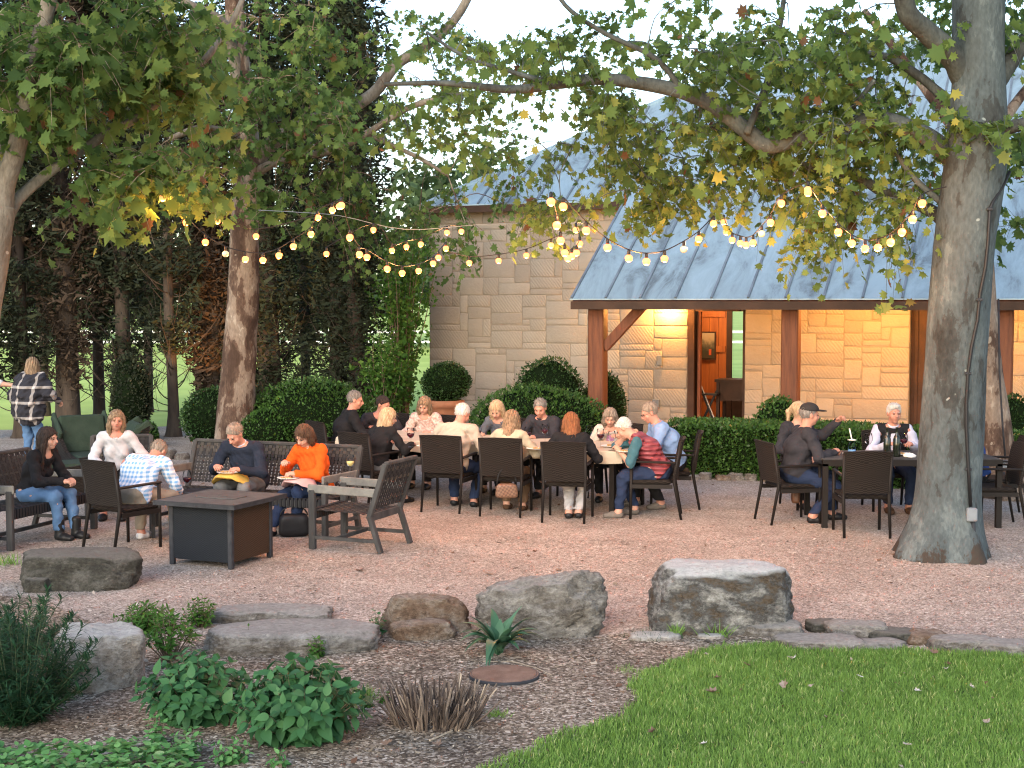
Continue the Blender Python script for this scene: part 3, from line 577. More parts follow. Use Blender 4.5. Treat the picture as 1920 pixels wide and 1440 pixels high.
while u_ < ur:
    v1 = min(ME+RUN, ME+(ur-u_)) if u_ > ur-RUN else ME+min(RUN, u_-um)
    a = Vector((u_, EV+.01, zf(EV+.01)+.02)); b_ = Vector((u_, v1, zf(v1)+.02)); mb.bar(a+nrm*.015, b_+nrm*.015, .022, .036, up=(1, 0, 0)); u_ += sp
u_ = up0+.03-sp
while u_ > um+.1:
    v1 = ME+min(RUN, u_-um); a = Vector((u_, ME+.01, zf(ME+.01)+.02)); b_ = Vector((u_, v1, zf(v1)+.02)); mb.bar(a+nrm*.015, b_+nrm*.015, .022, .036, up=(1, 0, 0)); u_ -= sp
v_ = ME+.3
while v_ < ub-.2:
    t = min(v_-ME, ub-v_); mb.bar((um, v_, zme+.02), (um+t, v_, zme+SL*t+.02), .022, .036); v_ += sp
mb.build('roof_seam', pm('seam_metal', (.16, .19, .21), (.25, .29, .32), 3, .5, metal=.5), roof)
mb = MB(); mb.tube([(um+RUN-.05, ME+RUN, hz+.03), (ur-RUN+.05, ME+RUN, hz+.03)], .07, 8)
mb.tube([(um, ME, zme+.03), (um+RUN, ME+RUN, hz+.03)], .05, 6); mb.build('ridge_cap', tin, roof)
WOOD = pm('stained_cedar', (.10, .030, .012), (.19, .062, .024), 3, .55, .5, 30, stretch=(6, 6, .5), spec=.35)
WOODD = pm('dark_stained_wood', (.030, .014, .008), (.06, .028, .015), 3, .6, .3, 30)
ORW = pm('orange_pine_panel', (.30, .085, .02), (.48, .15, .035), 2.5, .5, .3, 20, stretch=(5, 5, .4))
mb = MB(); mb.box(((up0+.28+ur)/2, 0, EAVE-.055-.02+SL*(-EV)-.14-.03), (ur-up0-.3, .14, .20)); beam = mb.build('porch_beam', WOODD, barn)
mb = MB(); mb.box(((up0+ur)/2, EV+.03, EAVE-.085), (ur-up0-.02, .03, .13)); mb.build('fascia', WOODD, barn)
mb = MB(); mb.box(((um+up0)/2, ME+.02, zme-.06), (up0-um, .03, .13)); mb.box((um+.02, ME+5.2, zme-.06), (.03, 10.3, .13)); mb.build('fascia', WOODD, barn)
ptop = EAVE-.055-.02+SL*(-EV)-.14-.13
def post(px): u_ = bpar(px, 0); m_ = MB().box((u_, 0, ptop/2+.01), (.27, .27, ptop-.02), ch=.02); return u_, m_.build('porch_post', WOOD, barn)
for px in (1121, 1483, 1882): pu, po = post(px)
for k in (1, 2): MB().box((pu+3.4*k, 0, ptop/2+.01), (.27, .27, ptop-.02), ch=.02).build('porch_post', WOOD, barn)
u1 = bpar(1121, 0); MB().bar((u1+.12, 0, ptop-.72), (u1+.78, 0, ptop-.02), .15, .14, up=(0, 1, 0)).build('brace', WOOD, barn)
mb = MB(); u_ = up0+.2
while u_ < ur:
    mb.bar((u_, EV+.05, zf(EV+.05)-.12), (u_, WV-.05, zf(WV-.05)-.12), .09, .05, up=(1, 0, 0)); u_ += 1.17
mb.build('rafter', WOOD, barn)
mb = MB(); mb.add([(up0+.02, EV+.06, zf(EV+.06)-.062), (ur, EV+.06, zf(EV+.06)-.062), (ur, WV-.04, zf(WV-.04)-.062), (up0+.02, WV-.04, zf(WV-.04)-.062)], [(0, 3, 2, 1)]); mb.build('porch_ceiling', WOOD, barn)
# door recess: jambs, interior room with pine boards, window
mb = MB(); mb.box((uD0+.06, WV+.12, DH/2), (.12, .30, DH)); mb.box(((uD0+uD1)/2, WV+.12, DH-.05), (uD1-uD0-.26, .28, .1)); mb.box((uD1-.03, WV+.18, DH/2), (.05, .25, DH)); mb.build('door_frame', WOODD, barn)
MB().bar((uD0+.2, WV+.08, .02), (uD0+.2, WV+.08, DH-.11), .12, .05, up=(1, 0, 0)).build('door_panel', WOOD, barn)
rv = WV+2.6                                        # back wall of the entrance room
r0, r1 = uD0-1.2, uD1+3.0
def seg(px, v): return bpar(px, v)
w0, w1 = seg(1374, rv), seg(1397, rv)+.75
mb = MB()
def pl(u0, u1, z0, z1, v): mb.box(((u0+u1)/2, v, (z0+z1)/2), (u1-u0, .05, z1-z0))
x_ = r0
while x_ < w0-.12: x2 = min(x_+.19, w0-.12); pl(x_+.004, x2-.004, 0, 2.9, rv+rng.uniform(-.004, .004)); x_ = x2
for z_ in (.62, 1.55, 2.25): mb.box(((r0+w0-.14)/2, rv-.045, z_), (w0-.14-r0, .04, .12))
pl(w1+.12, r1, 0, 2.9, rv); mb.box((r0, (WV+rv)/2+.2, 1.45), (.05, rv-WV-.4, 2.9)); mb.box((r1, (WV+rv)/2+.2, 1.45), (.05, rv-WV-.4, 2.9))
mb.build('room_paneling', ORW, barn)
mb = MB(); pl(w0-.12, w0-.01, 0, 2.9, rv-.02); pl(w1+.01, w1+.12, 0, 2.9, rv-.02); pl(w0, w1, 2.3, 2.9, rv-.02); pl(w0, w1, 0, .95, rv-.02); win = mb.build('window_frame', WOODD, barn)
MB().box(((r0+r1)/2, (WV+rv)/2+.2, 2.93), (r1-r0, rv-WV-.35, .05)).build('room_ceiling', WOODD, barn)
MB().box(((r0+r1)/2, (WV+rv)/2+.2, .02), (r1-r0, rv-WV-.35, .05)).build('room_floor', WOODD, barn)
MB().box(((w0+w1)/2, rv, 1.62), (w1-w0-.02, .008, 1.32)).build('window_pane', M['glass'], win)
# gap added in the unseen rear wall so daylight shows through the window
mb = MB(); mb.box(((uE0+uE1)/2, WV+.22, DH/2), (uE1-uE0-.02, .06, DH-.02)); 
for k in range(5): mb.box((uE0+.1+(uE1-uE0-.2)*k/4, WV+.17, DH/2), (.05, .03, DH-.1))
mb.build('barn_door', WOODD, barn)
# lamp fixtures under the porch roof
def porch_lamp(u_, v_, z_, power):
    f = MB().lathe([(.0, .02), (.10, .02), (.115, 0), (.12, -.02), (.11, -.03)], 20, (u_, v_, z_)).build('wall_lamp', M['iron'], barn, True)
    MB().lathe([(.0, -.10), (.05, -.095), (.09, -.07), (.105, -.03), (.0, -.028)], 20, (u_, v_, z_)).build('lamp_shade', emit('warm_glass_globe', (1, .62, .22), 12), f, True)
    l = bpy.data.lights.new('porch_light', 'POINT'); l.energy = power; l.color = (1, .43, .105); l.shadow_soft_size = .09
    lo = bpy.data.objects.new('porch_light', l); col.objects.link(lo); lo.parent = barn; lo.location = (u_, v_, z_-.2)
PW = .88
porch_lamp(bpar(1250, WV-.25), WV-.25, 2.62, 75*PW)
for px in (1560, 1640, 1790, 1900): porch_lamp(bpar(px, 1.3), 1.3, 2.95, 62*PW)
MB().box((bpar(1238, WV), WV-.045, 1.42), (.10, .05, .19), ch=.01).build('switch_box', M['boxgrey'], barn)
MB().box((bpar(1232, WV), WV-.045, .62), (.13, .06, .17), ch=.01).build('outlet_box', M['boxgrey'], barn)
l = bpy.data.lights.new('room_lamp', 'POINT'); l.energy = 45; l.color = (1, .6, .28); l.shadow_soft_size = .12
lo = bpy.data.objects.new('room_lamp', l); col.objects.link(lo); lo.parent = barn; lo.location = (uD0+.1, WV+1.3, 2.6)
f = MB().lathe([(0, .06), (.09, .05), (.12, 0), (0, -.01)], 16, (uD0+.1, WV+1.3, 2.82)).build('ceiling_lamp', emit('ceiling_lamp_glow', (1, .7, .35), 6), barn, True)
# framed picture, high table and folding chair inside the door
def inb(o): o.location = P1; o.rotation_euler = (0, 0, -TH); return o
pu0, pu1 = seg(1309, rv-.1), seg(1342, rv-.1); pz = 1.62
pic = inb(empty('framed_picture', label='dark landscape painting with a small red figure on the orange wood wall inside the door', cat='picture'))
MB().box(((pu0+pu1)/2, rv-.09, pz), (pu1-pu0, .03, .56)).build('picture_frame', WOODD, pic)
pmn, nt, b = newmat('landscape_painting'); L = nt.links; tc = nt.nodes.new('ShaderNodeTexCoord'); sx = nt.nodes.new('ShaderNodeSeparateXYZ'); L.new(tc.outputs['Object'], sx.inputs[0])
n = nd(nt, 'ShaderNodeTexNoise', Scale=9, Detail=4); L.new(tc.outputs['Object'], n.inputs['Vector']); ma = nd(nt, 'ShaderNodeMath', operation='MULTIPLY_ADD'); L.new(n.outputs['Fac'], ma.inputs[0]); ma.inputs[1].default_value = .35
mb2 = nd(nt, 'ShaderNodeMath', operation='SUBTRACT'); L.new(sx.outputs['Z'], mb2.inputs[0]); mb2.inputs[1].default_value = 1.4; L.new(mb2.outputs[0], ma.inputs[2])
L.new(ramp(nt, ma.outputs[0], [(.1, (.06, .04, .02)), (.3, (.03, .03, .015)), (.42, (.12, .10, .06)), (.5, (.36, .27, .16)), (.7, (.42, .33, .22))]), b.inputs['Base Color'])
MB().box(((pu0+pu1)/2, rv-.111, pz), (pu1-pu0-.05, .008, .50)).build('canvas', pmn, pic)
MB().box(((pu0+pu1)/2+.07, rv-.118, pz-.13), (.05, .004, .12)).build('painted_figure', pm('red_paint', (.45, .08, .03), None), pic)
ct = inb(empty('high_table', label='dark wooden table standing inside the open door', cat='table'))
tu0, tu1 = seg(1345, WV+1.0), seg(1397, WV+1.0)+.4
MB().box(((tu0+tu1)/2, WV+1.1, 1.02), (tu1-tu0, .6, .05)).build('tabletop', WOODD, ct)
for a in (tu0+.06, tu1-.06):
    for c in (.85, 1.35): MB().box((a, WV+c, .5), (.06, .06, .99)).build('leg', WOODD, ct)
MB().box(((tu0+tu1)/2, WV+.86, .82), (tu1-tu0-.1, .03, .35)).build('apron', WOODD, ct)
fc = inb(empty('folding_stool', label='black folding directors stool with white highlights along a leg leaning inside the door', cat='stool'))
fu = seg(1325, WV+.6)
for dv, mt in ((0, 'black'), (.035, 'white')):  # thin white strip paints the highlight along the black leg
    MB().bar((fu-.16+dv*.7, WV+.55, 1.05), (fu+.26+dv*.7, WV+.55, .05), .045 if not dv else .018, .03, up=(0, 1, 0)).build('leg', M[mt], fc)
MB().bar((fu+.2, WV+.62, .85), (fu-.18, WV+.62, .05), .04, .03, up=(0, 1, 0)).build('leg', M['black'], fc)
MB().box((fu+.02, WV+.6, .78), (.42, .3, .03)).build('seat', M['black'], fc)
# ------------------------------------------------------------------ trees
def spline(P, n):
    P = np.array([list(p) for p in P], float); m = len(P); out = []
    for i in range(m-1):
        p0, p1, p2, p3 = P[max(i-1, 0)], P[i], P[i+1], P[min(i+2, m-1)]
        for k in range(n):
            t = k/n; out.append(.5*((2*p1)+(-p0+p2)*t+(2*p0-5*p1+4*p2-p3)*t*t+(-p0+3*p1-3*p2+p3)*t**3))
    out.append(P[-1]); return np.array(out)
def limb(mb, pts, n=14, sub=5, rough=.06, seed=0, flare=0):
    """pts: (x,y,z,r); noisy tapering tube; returns its centre line with radii"""
    S = spline(pts, sub); o = len(mb.v); mb.tube([s[:3] for s in S], list(S[:, 3]), n)
    V = np.array(mb.v[o:o+len(S)*n]); C_ = np.repeat(S[:, :3], n, 0); Rr = np.repeat(S[:, 3], n)[:, None]
    nz = vnoise(V*np.array([1, 1, .35]), 2.2/max(S[:, 3].mean(), .05)*.35, seed)[:, None]
    V2 = C_+(V-C_)*(1+rough*nz)
    if flare:
        z = V[:, 2]; k = np.clip(1-z/.75, 0, 1)**2.2; ang = np.arctan2(V[:, 1]-C_[:, 1], V[:, 0]-C_[:, 0])
        lob = .5+.5*np.cos(ang*4+seed)+.35*np.cos(ang*7+seed*2); V2 = C_+(V2-C_)*(1+flare*k*(.55+.7*np.clip(lob, -.1, 1.3)))[:, None]; V2[:, 2] = V[:, 2]
    for i, p in enumerate(V2): mb.v[o+i] = tuple(p)
    return S
def limb_px(mb, pp, Y0, Y1, seed=0, n=10, rough=.08, tail=None):
    out = []
    for i, (px, py, wd) in enumerate(pp):
        Y = Y0+(Y1-Y0)*i/max(1, len(pp)-1); p = at(px, py, Y); out.append((p.x, p.y, p.z, wd/2*Y/F))
    if tail: out += tail
    return limb(mb, out, n, 5, rough, seed)
SYT = leaf_tpl(.3, .25)
def foliage(parent, limbs, blobs, leaf=.13, per=9, twigs=5, seed=1, mat='syc', tint=(.0, 1), twl=.5, hang=.5, twigmat='bark_grey', tshift=0, maxlink=2.6, thin=1.0):
    """limbs: centre lines; blobs (px,py,Y,rx,ry,rY,n). Anchors are chained to the nearest wood, twigs hang from them, leaves sit on the twigs."""
    r_ = np.random.default_rng(seed); A = []
    for (px, py, Y, rx, ry, rY, n) in blobs:
        c = at(px, py, Y); s = Y/F; n = max(1, int(round(n*thin)))
        q = r_.normal(size=(n, 3)); q /= np.linalg.norm(q, axis=1, keepdims=True); q *= r_.random((n, 1))**.4
        A.append(np.array(c)+q*np.array([rx*s, rY, ry*s]))
    A = np.concatenate(A); wood = np.concatenate([l[:, :3] for l in limbs]); D = np.min(np.linalg.norm(A[:, None]-wood[None, ::2], axis=2), axis=1)
    A = A[np.argsort(D)]; mb = MB(); W_ = wood.copy()
    for a in A:
        d = np.linalg.norm(W_-a, axis=1); j = int(np.argmin(d)); b = W_[j]
        L_ = d[j]
        if L_ > .08:
            mid = (a+b)/2+r_.normal(size=3)*.10*L_+np.array([0, 0, .10*L_]); S = spline([b, mid, a], 3)
            if L_ < maxlink: mb.tube([p for p in S], list(np.linspace(.006+.006*min(L_, 2), .004, len(S))), 4, cap=False)
            W_ = np.vstack([W_, S])
    pos = []; nr = []; sz = []
    for a in A:
        for k in range(twigs):
            d = r_.normal(size=3); d[2] = d[2]*.5-hang*.4; d /= np.linalg.norm(d); L_ = twl*r_.uniform(.5, 1.3); p1 = a+d*L_*.5+np.array([0, 0, .05*L_]); p2 = a+d*L_-np.array([0, 0, hang*L_*.5])
            S = spline([a, p1, p2], 3); mb.tube([p for p in S], [.004, .0035, .003, .003, .0025, .002, .0015][:len(S)], 3, cap=False)
            for t in np.linspace(.15, 1, per):
                i = t*(len(S)-1); i0 = int(min(i, len(S)-2)); p = S[i0]+(S[i0+1]-S[i0])*(i-i0)
                out = r_.normal(size=3); out[2] = -abs(out[2])*.6-.25; out /= np.linalg.norm(out); s = leaf*r_.lognormal(0, .28)*(.75+.4*t)
                pos.append(p+out*s*.55); nr.append(out); sz.append(s)
    pos = np.array(pos); nr = np.array(nr); sz = np.array(sz)
    rt = rots(nr, r_, spin=np.column_stack([r_.normal(0, .8, (len(nr), 2)), r_.normal(0, .55, len(nr))]) + np.array([0, 0, 0]))
    # leaf face (local z) mostly looks up / outward
    V, Fc = scatter_mesh(SYT[0]*np.array([.78, .78, .78]), SYT[1], pos, rt, sz)
    grp = vnoise(pos, 1.1, seed+9); tn = np.clip(.36+tshift+.22*grp+r_.normal(0, .17, len(pos)), tint[0], tint[1]); odd = r_.random(len(pos)) < .012; tn[odd] = 1.0
    link('foliage', npmesh('foliage', V, Fc, np.repeat(tn, len(SYT[1]))), M[mat], parent)
    if mb.v: mb.build('twigs', M[twigmat], parent)
    return len(pos)
# --- big sycamore at the right
g = G(1765, 1052); YB = g.y+.3
T1 = empty('sycamore_tree', (0, 0, 0), label='big grey sycamore with thick leaning trunk right of the near table', cat='tree', group='sycamores over the patio')
def tr(pp, Y): 
    return [(lambda p: (p.x, p.y, p.z, wd/2*Y/F))(at(px, py, Y)) for px, py, wd in pp]
mb = MB(); pts = tr([(1766, 1062, 132), (1768, 1010, 128), (1775, 940, 120), (1782, 850, 116), (1788, 760, 115), (1794, 660, 113), (1801, 560, 111), (1812, 440, 108), (1826, 320, 112), (1832, 240, 110), (1834, 150, 98), (1834, 60, 94), (1836, -60, 90), (1842, -200, 78), (1835, -400, 55), (1830, -650, 25)], YB)
pts[0] = (pts[0][0], pts[0][1], -.05, pts[0][3]); Ls = [limb(mb, pts, 40, 6, .10, 4, flare=.42)]
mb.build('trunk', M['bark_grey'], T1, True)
mb = MB()
Ls.append(limb_px(mb, [(1790, 300, 40), (1755, 268, 36), (1712, 243, 34), (1641, 224, 32), (1560, 246, 32), (1498, 258, 32), (1440, 272, 33), (1400, 245, 32), (1340, 198, 31), (1280, 172, 28), (1200, 156, 25), (1120, 148, 22), (1040, 158, 19), (960, 168, 16), (840, 156, 11), (720, 158, 7)], YB, YB+1.2, 2))
Ls.append(limb_px(mb, [(1810, 150, 50), (1780, 100, 44), (1735, 58, 40), (1700, 20, 38), (1685, -60, 32), (1640, -180, 22)], YB, YB-.6, 3))
Ls.append(limb_px(mb, [(1800, 205, 26), (1765, 178, 20), (1720, 140, 17), (1660, 106, 14), (1600, 104, 10), (1480, 130, 7)], YB, YB+.8, 5))
Ls.append(limb_px(mb, [(1800, 450, 40), (1772, 418, 27), (1740, 392, 24), (1660, 362, 20), (1600, 328, 18), (1530, 318, 15), (1450, 285, 12), (1350, 240, 9), (1250, 260, 6)], YB, YB+2.0, 6))
Ls.append(limb_px(mb, [(1790, 390, 16), (1760, 375, 13), (1715, 335, 12), (1680, 285, 9), (1655, 240, 7)], YB, YB+.5, 7))
Ls.append(limb_px(mb, [(1850, 180, 44), (1885, 130, 34), (1925, 75, 30), (2020, 0, 24), (2150, -120, 14)], YB, YB+.5, 8))
Ls.append(limb_px(mb, [(1860, 262, 40), (1890, 240, 26), (1960, 225, 22), (2080, 190, 14)], YB, YB-.6, 9))
Ls.append(limb_px(mb, [(1280, 172, 12), (1230, 110, 10), (1130, 60, 9), (1060, 10, 8), (1020, -60, 6)], YB+.7, YB+.6, 10))
Ls.append(limb_px(mb, [(1040, 158, 12), (960, 135, 9), (870, 105, 7), (800, 60, 5)], YB+1, YB+1.5, 11))
Ls.append(limb_px(mb, [(1400, 250, 14), (1440, 150, 13), (1460, 60, 11), (1475, -40, 8)], YB+.4, YB+1.4, 12))
Ls.append(limb_px(mb, [(1560, 246, 12), (1600, 200, 10), (1640, 150, 9)], YB+.4, YB+.1, 13))
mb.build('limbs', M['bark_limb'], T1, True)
Yc = YB
foliage(T1, Ls, [(1000, 90, Yc+1, 190, 90, .9, 15), (840, 160, Yc+1.4, 120, 110, .9, 10), (1150, 230, Yc+1.2, 130, 80, .9, 9), (1350, 90, Yc+.8, 150, 100, 1.2, 12), (1500, 110, Yc+.4, 150, 80, 1, 11), (1560, 200, Yc+.3, 130, 60, .9, 15),
    (1420, 230, Yc+.8, 130, 50, .9, 12), (1600, 40, Yc, 80, 60, .8, 5), (1700, 250, Yc+.2, 70, 50, .6, 6), (1200, 30, Yc+1, 120, 60, 1, 6), (1830, 232, Yc-.35, 75, 12, .15, 5), (1905, 215, Yc-.2, 50, 60, .5, 3),
    (1850, 60, Yc-.2, 60, 60, .4, 3), (1560, -140, Yc, 420, 90, 1.8, 26), (2050, 60, Yc, 120, 160, 1.2, 12), (1850, -400, Yc, 400, 180, 2, 30)],
    leaf=.108, per=8, twigs=5, seed=21, thin=.82, twl=.48, hang=.7)
foliage(T1, Ls, [(1290, 310, Yc+2.4, 150, 60, .9, 13), (1180, 330, Yc+2.6, 120, 80, .9, 9), (1440, 320, Yc+1.9, 130, 60, .8, 13), (1560, 340, Yc+1.0, 90, 60, .7, 10), (1600, 420, Yc+.8, 60, 40, .4, 3), (1250, 400, Yc+2.4, 70, 50, .5, 5), (1510, 425, Yc+.9, 40, 30, .3, 3), (1660, 430, Yc+.6, 40, 45, .3, 4), (1690, 340, Yc+.4, 60, 70, .4, 5), (1040, 390, Yc+3.2, 70, 80, .6, 8), (1380, 200, Yc+2, 120, 70, .9, 9), (1250, 230, Yc+2.2, 100, 70, .8, 8), (1600, 270, Yc+1.2, 90, 70, .7, 7), (1470, 250, Yc+1.6, 90, 60, .7, 6), (1120, 140, Yc+2.4, 120, 80, .8, 7), (900, 120, Yc+2.8, 110, 90, .8, 6), (1640, 170, Yc+.7, 90, 60, .7, 8), (1700, 70, Yc+.5, 60, 60, .5, 5), (1550, 110, Yc+.9, 80, 60, .6, 6), (1450, 70, Yc+1.3, 90, 60, .7, 6), (1000, 260, Yc+2.9, 110, 70, .7, 5), (1330, 130, Yc+2, 90, 60, .7, 5)],
    leaf=.092, per=9, twigs=5, seed=22, twl=.45, hang=1.0, thin=.85, tshift=.10)
# conduit and boxes on the big trunk
cn = empty('trunk_conduit', label='dark cable conduit with grey box running up the big right trunk', cat='conduit')
mb = MB(); fr = YB-.30
mb.tube([at(x, y, fr+dy) for x, y, dy in [(1893, 322, .2), (1880, 350, .1), (1862, 378, .02), (1856, 392, 0), (1853, 450, -.0), (1848, 500, 0), (1838, 550, 0), (1833, 600, 0), (1822, 650, -.01), (1815, 700, -.01), (1812, 760, -.01), (1812, 800, -.02), (1816, 880, -.02), (1820, 950, -.02)]], .017, 8); mb.build('cable', M['black'], cn, True)
mb = MB(); mb.tube([at(1824, 978, fr-.03), at(1826, 1005, fr-.02), at(1828, 1040, fr-.02)], .024, 8); mb.build('lower_pipe', M['iron'], cn, True)
p = at(1822, 965, fr-.05); MB().box(p, (.10, .06, .13), ch=.012).build('junction_box', M['boxgrey'], cn)
for y in (392, 562, 700, 880):
    x = {392: 1856, 562: 1837, 700: 1815, 880: 1816}[y]; MB().box(at(x, y, fr-.01), (.06, .03, .03), ch=.008).build('clamp', M['iron'], cn)
# --- middle sycamore behind the long bench
T2 = empty('sycamore_tree', label='tan and brown mottled sycamore trunk standing behind the long bench', cat='tree', group='sycamores over the patio')
YM = G(440, 862).y+.3; mb = MB()
pts = tr([(441, 872, 72), (441, 830, 70), (444, 760, 68), (449, 660, 62), (455, 560, 59), (457, 480, 56), (460, 400, 52), (466, 330, 48), (462, 250, 44), (452, 150, 40), (442, 60, 36), (436, -60, 32), (430, -260, 22), (428, -420, 10)], YM)
pts[0] = (pts[0][0], pts[0][1], -.05, pts[0][3]); L2 = [limb(mb, pts, 30, 6, .10, 9, flare=.35)]; mb.build('trunk', M['bark_tan'], T2, True)
mb = MB()
L2.append(limb_px(mb, [(462, 345, 34), (490, 290, 30), (540, 248, 28), (590, 225, 26), (640, 210, 24), (700, 175, 22), (745, 120, 20), (800, 85, 19), (850, 40, 17), (885, -20, 15), (930, -120, 9)], YM, YM+.5, 31))
L2.append(limb_px(mb, [(470, 330, 24), (520, 303, 15), (580, 292, 14), (640, 275, 14), (700, 243, 13), (760, 205, 12), (830, 182, 10), (900, 172, 7)], YM, YM-1.2, 32))
L2.append(limb_px(mb, [(690, 250, 10), (740, 275, 9), (790, 298, 8), (840, 330, 5)], YM-.6, YM-.6, 33))
L2.append(limb_px(mb, [(458, 200, 28), (430, 70, 22), (400, 30, 20), (350, 5, 16), (280, -60, 10)], YM, YM-.8, 34))
L2.append(limb_px(mb, [(462, 300, 22), (440, 260, 18), (380, 240, 14), (320, 260, 10)], YM, YM-1.6, 35))
mb.build('limbs', M['bark_pale'], T2, True)
foliage(T2, L2, [(470, 110, YM-1.6, 160, 120, 1.5, 44), (560, 210, YM-1.4, 130, 90, 1, 26), (400, 250, YM-1.8, 120, 90, 1.2, 28), (620, 70, YM-.8, 110, 90, 1.3, 20), (600, 330, YM-.5, 60, 60, .6, 6), (480, 370, YM-1.8, 60, 45, .5, 9), (650, 230, YM-2.4, 50, 60, .5, 5), (480, -150, YM, 420, 110, 2.5, 34)],
    leaf=.125, per=8, twigs=5, seed=41, thin=.58, twl=.55, hang=.6, twigmat='bark_tan', tshift=.03)
foliage(T2, L2, [(660, 340, YM-.5, 70, 70, .7, 9), (740, 190, YM-.4, 90, 110, 1, 8), (620, 420, YM-.3, 60, 50, .5, 7), (740, 400, YM+.2, 70, 60, .6, 9), (830, 350, YM+.2, 70, 60, .6, 6), (920, 240, YM-.3, 110, 100, .9, 7), (800, 50, YM-.3, 100, 60, 1, 8), (870, 440, YM-1, 30, 50, .3, 4), (950, 370, YM-.4, 60, 60, .4, 4)], leaf=.10, per=8, twigs=4, seed=43, twl=.5, hang=.8, twigmat='bark_tan', tshift=.05)
# --- left sycamore, trunk just outside the frame
T3 = empty('sycamore_tree', label='forked sycamore leaning in from the left edge of the photo', cat='tree', group='sycamores over the patio')
YL = 13.8; mb = MB()
pts = tr([(-70, 1000, 76), (-62, 900, 70), (-50, 760, 64), (-36, 640, 60), (-18, 520, 56), (-2, 430, 52), (8, 385, 46)], YL); pts[0] = (pts[0][0], YL, -.05, pts[0][3])
L3 = [limb(mb, pts, 26, 6, .09, 13, flare=.3)]; mb.build('trunk', M['bark_pale'], T3, True); mb = MB()
L3.append(limb_px(mb, [(2, 420, 46), (8, 350, 40), (28, 290, 36), (42, 230, 34), (52, 150, 32), (74, 70, 30), (94, -10, 28), (110, -120, 22), (130, -260, 12)], YL, YL-.3, 41))
L3.append(limb_px(mb, [(0, 430, 40), (30, 378, 24), (85, 328, 21), (140, 290, 19), (200, 252, 17), (255, 222, 16), (310, 182, 15), (370, 128, 14), (430, 50, 12), (470, -40, 8)], YL, YL+1.4, 42))
L3.append(limb_px(mb, [(-20, 400, 34), (-4, 330, 30), (-2, 260, 26), (-20, 150, 20), (-40, 0, 12)], YL, YL+.5, 43))
mb.build('limbs', M['bark_pale'], T3, True)
foliage(T3, L3, [(70, 110, YL, 120, 110, 1, 28), (210, 120, YL+.5, 130, 110, 1, 30), (330, 110, YL+1, 110, 100, 1, 20), (130, 215, YL+.3, 100, 45, .8, 14), (270, 310, YL+.6, 80, 60, .6, 15), (210, 360, YL+.7, 60, 50, .4, 8), (370, 340, YL+1, 60, 50, .5, 8), (30, 180, YL-.2, 50, 60, .6, 7),
    (250, 20, YL, 200, 50, 1, 13), (150, -140, YL, 360, 90, 1.8, 28), (-150, 60, YL, 110, 180, 1.2, 16), (100, 262, YL+.2, 26, 12, .1, 1)],
    leaf=.13, per=8, twigs=5, seed=61, thin=.58, twl=.5, hang=.6, twigmat='bark_tan', tshift=.0)
# --- back right sycamore
T4 = empty('sycamore_tree', label='second grey brown sycamore trunk half hidden behind the big right trunk', cat='tree', group='sycamores over the patio')
YR = G(1885, 935).y+.25; mb = MB()
pts = tr([(1880, 945, 84), (1872, 900, 74), (1862, 800, 66), (1850, 700, 60), (1842, 600, 56), (1836, 480, 52), (1830, 350, 48), (1835, 200, 44), (1850, 50, 40), (1870, -200, 26), (1880, -400, 10)], YR); pts[0] = (pts[0][0], YR, -.05, pts[0][3])
L4 = [limb(mb, pts, 26, 6, .10, 19, flare=.5)]; mb.build('trunk', M['bark_tan'], T4, True); mb = MB()
L4.append(limb_px(mb, [(1836, 330, 26), (1780, 230, 20), (1700, 120, 16), (1620, 20, 12)], YR, YR+1, 51)); L4.append(limb_px(mb, [(1840, 300, 26), (1900, 200, 20), (1980, 100, 14)], YR, YR+1, 52)); mb.build('limbs', M['bark_tan'], T4, True)
foliage(T4, L4, [(1720, 60, YR+.5, 120, 90, 1, 9), (1900, 300, YR+.3, 40, 60, .6, 4), (1900, 400, YR+.1, 20, 40, .3, 2), (1900, 60, YR, 80, 100, 1, 8), (1750, 340, YR+.5, 60, 60, .5, 4), (1800, -200, YR, 300, 100, 2, 16)], leaf=.12, per=7, twigs=5, seed=81, twl=.5)
cn = empty('cable_conduit', label='grey conduit with junction box at the foot of the back right trunk', cat='conduit'); fr = YR-.42
mb = MB(); mb.tube([at(x, y, fr) for x, y in [(1872, 560), (1874, 700), (1880, 800), (1885, 860)]], .012, 6); mb.tube([at(1890, 885, fr), at(1893, 905, fr-.05), G(1915, 930), G(1960, 945)], .014, 6); mb.tube([at(1882, 885, fr), at(1885, 920, fr-.02), G(1900, 938)], .014, 6); mb.build('cable', M['iron'], cn, True)
MB().box(at(1887, 870, fr-.02), (.12, .06, .10), ch=.01).build('junction_box', M['boxgrey'], cn)
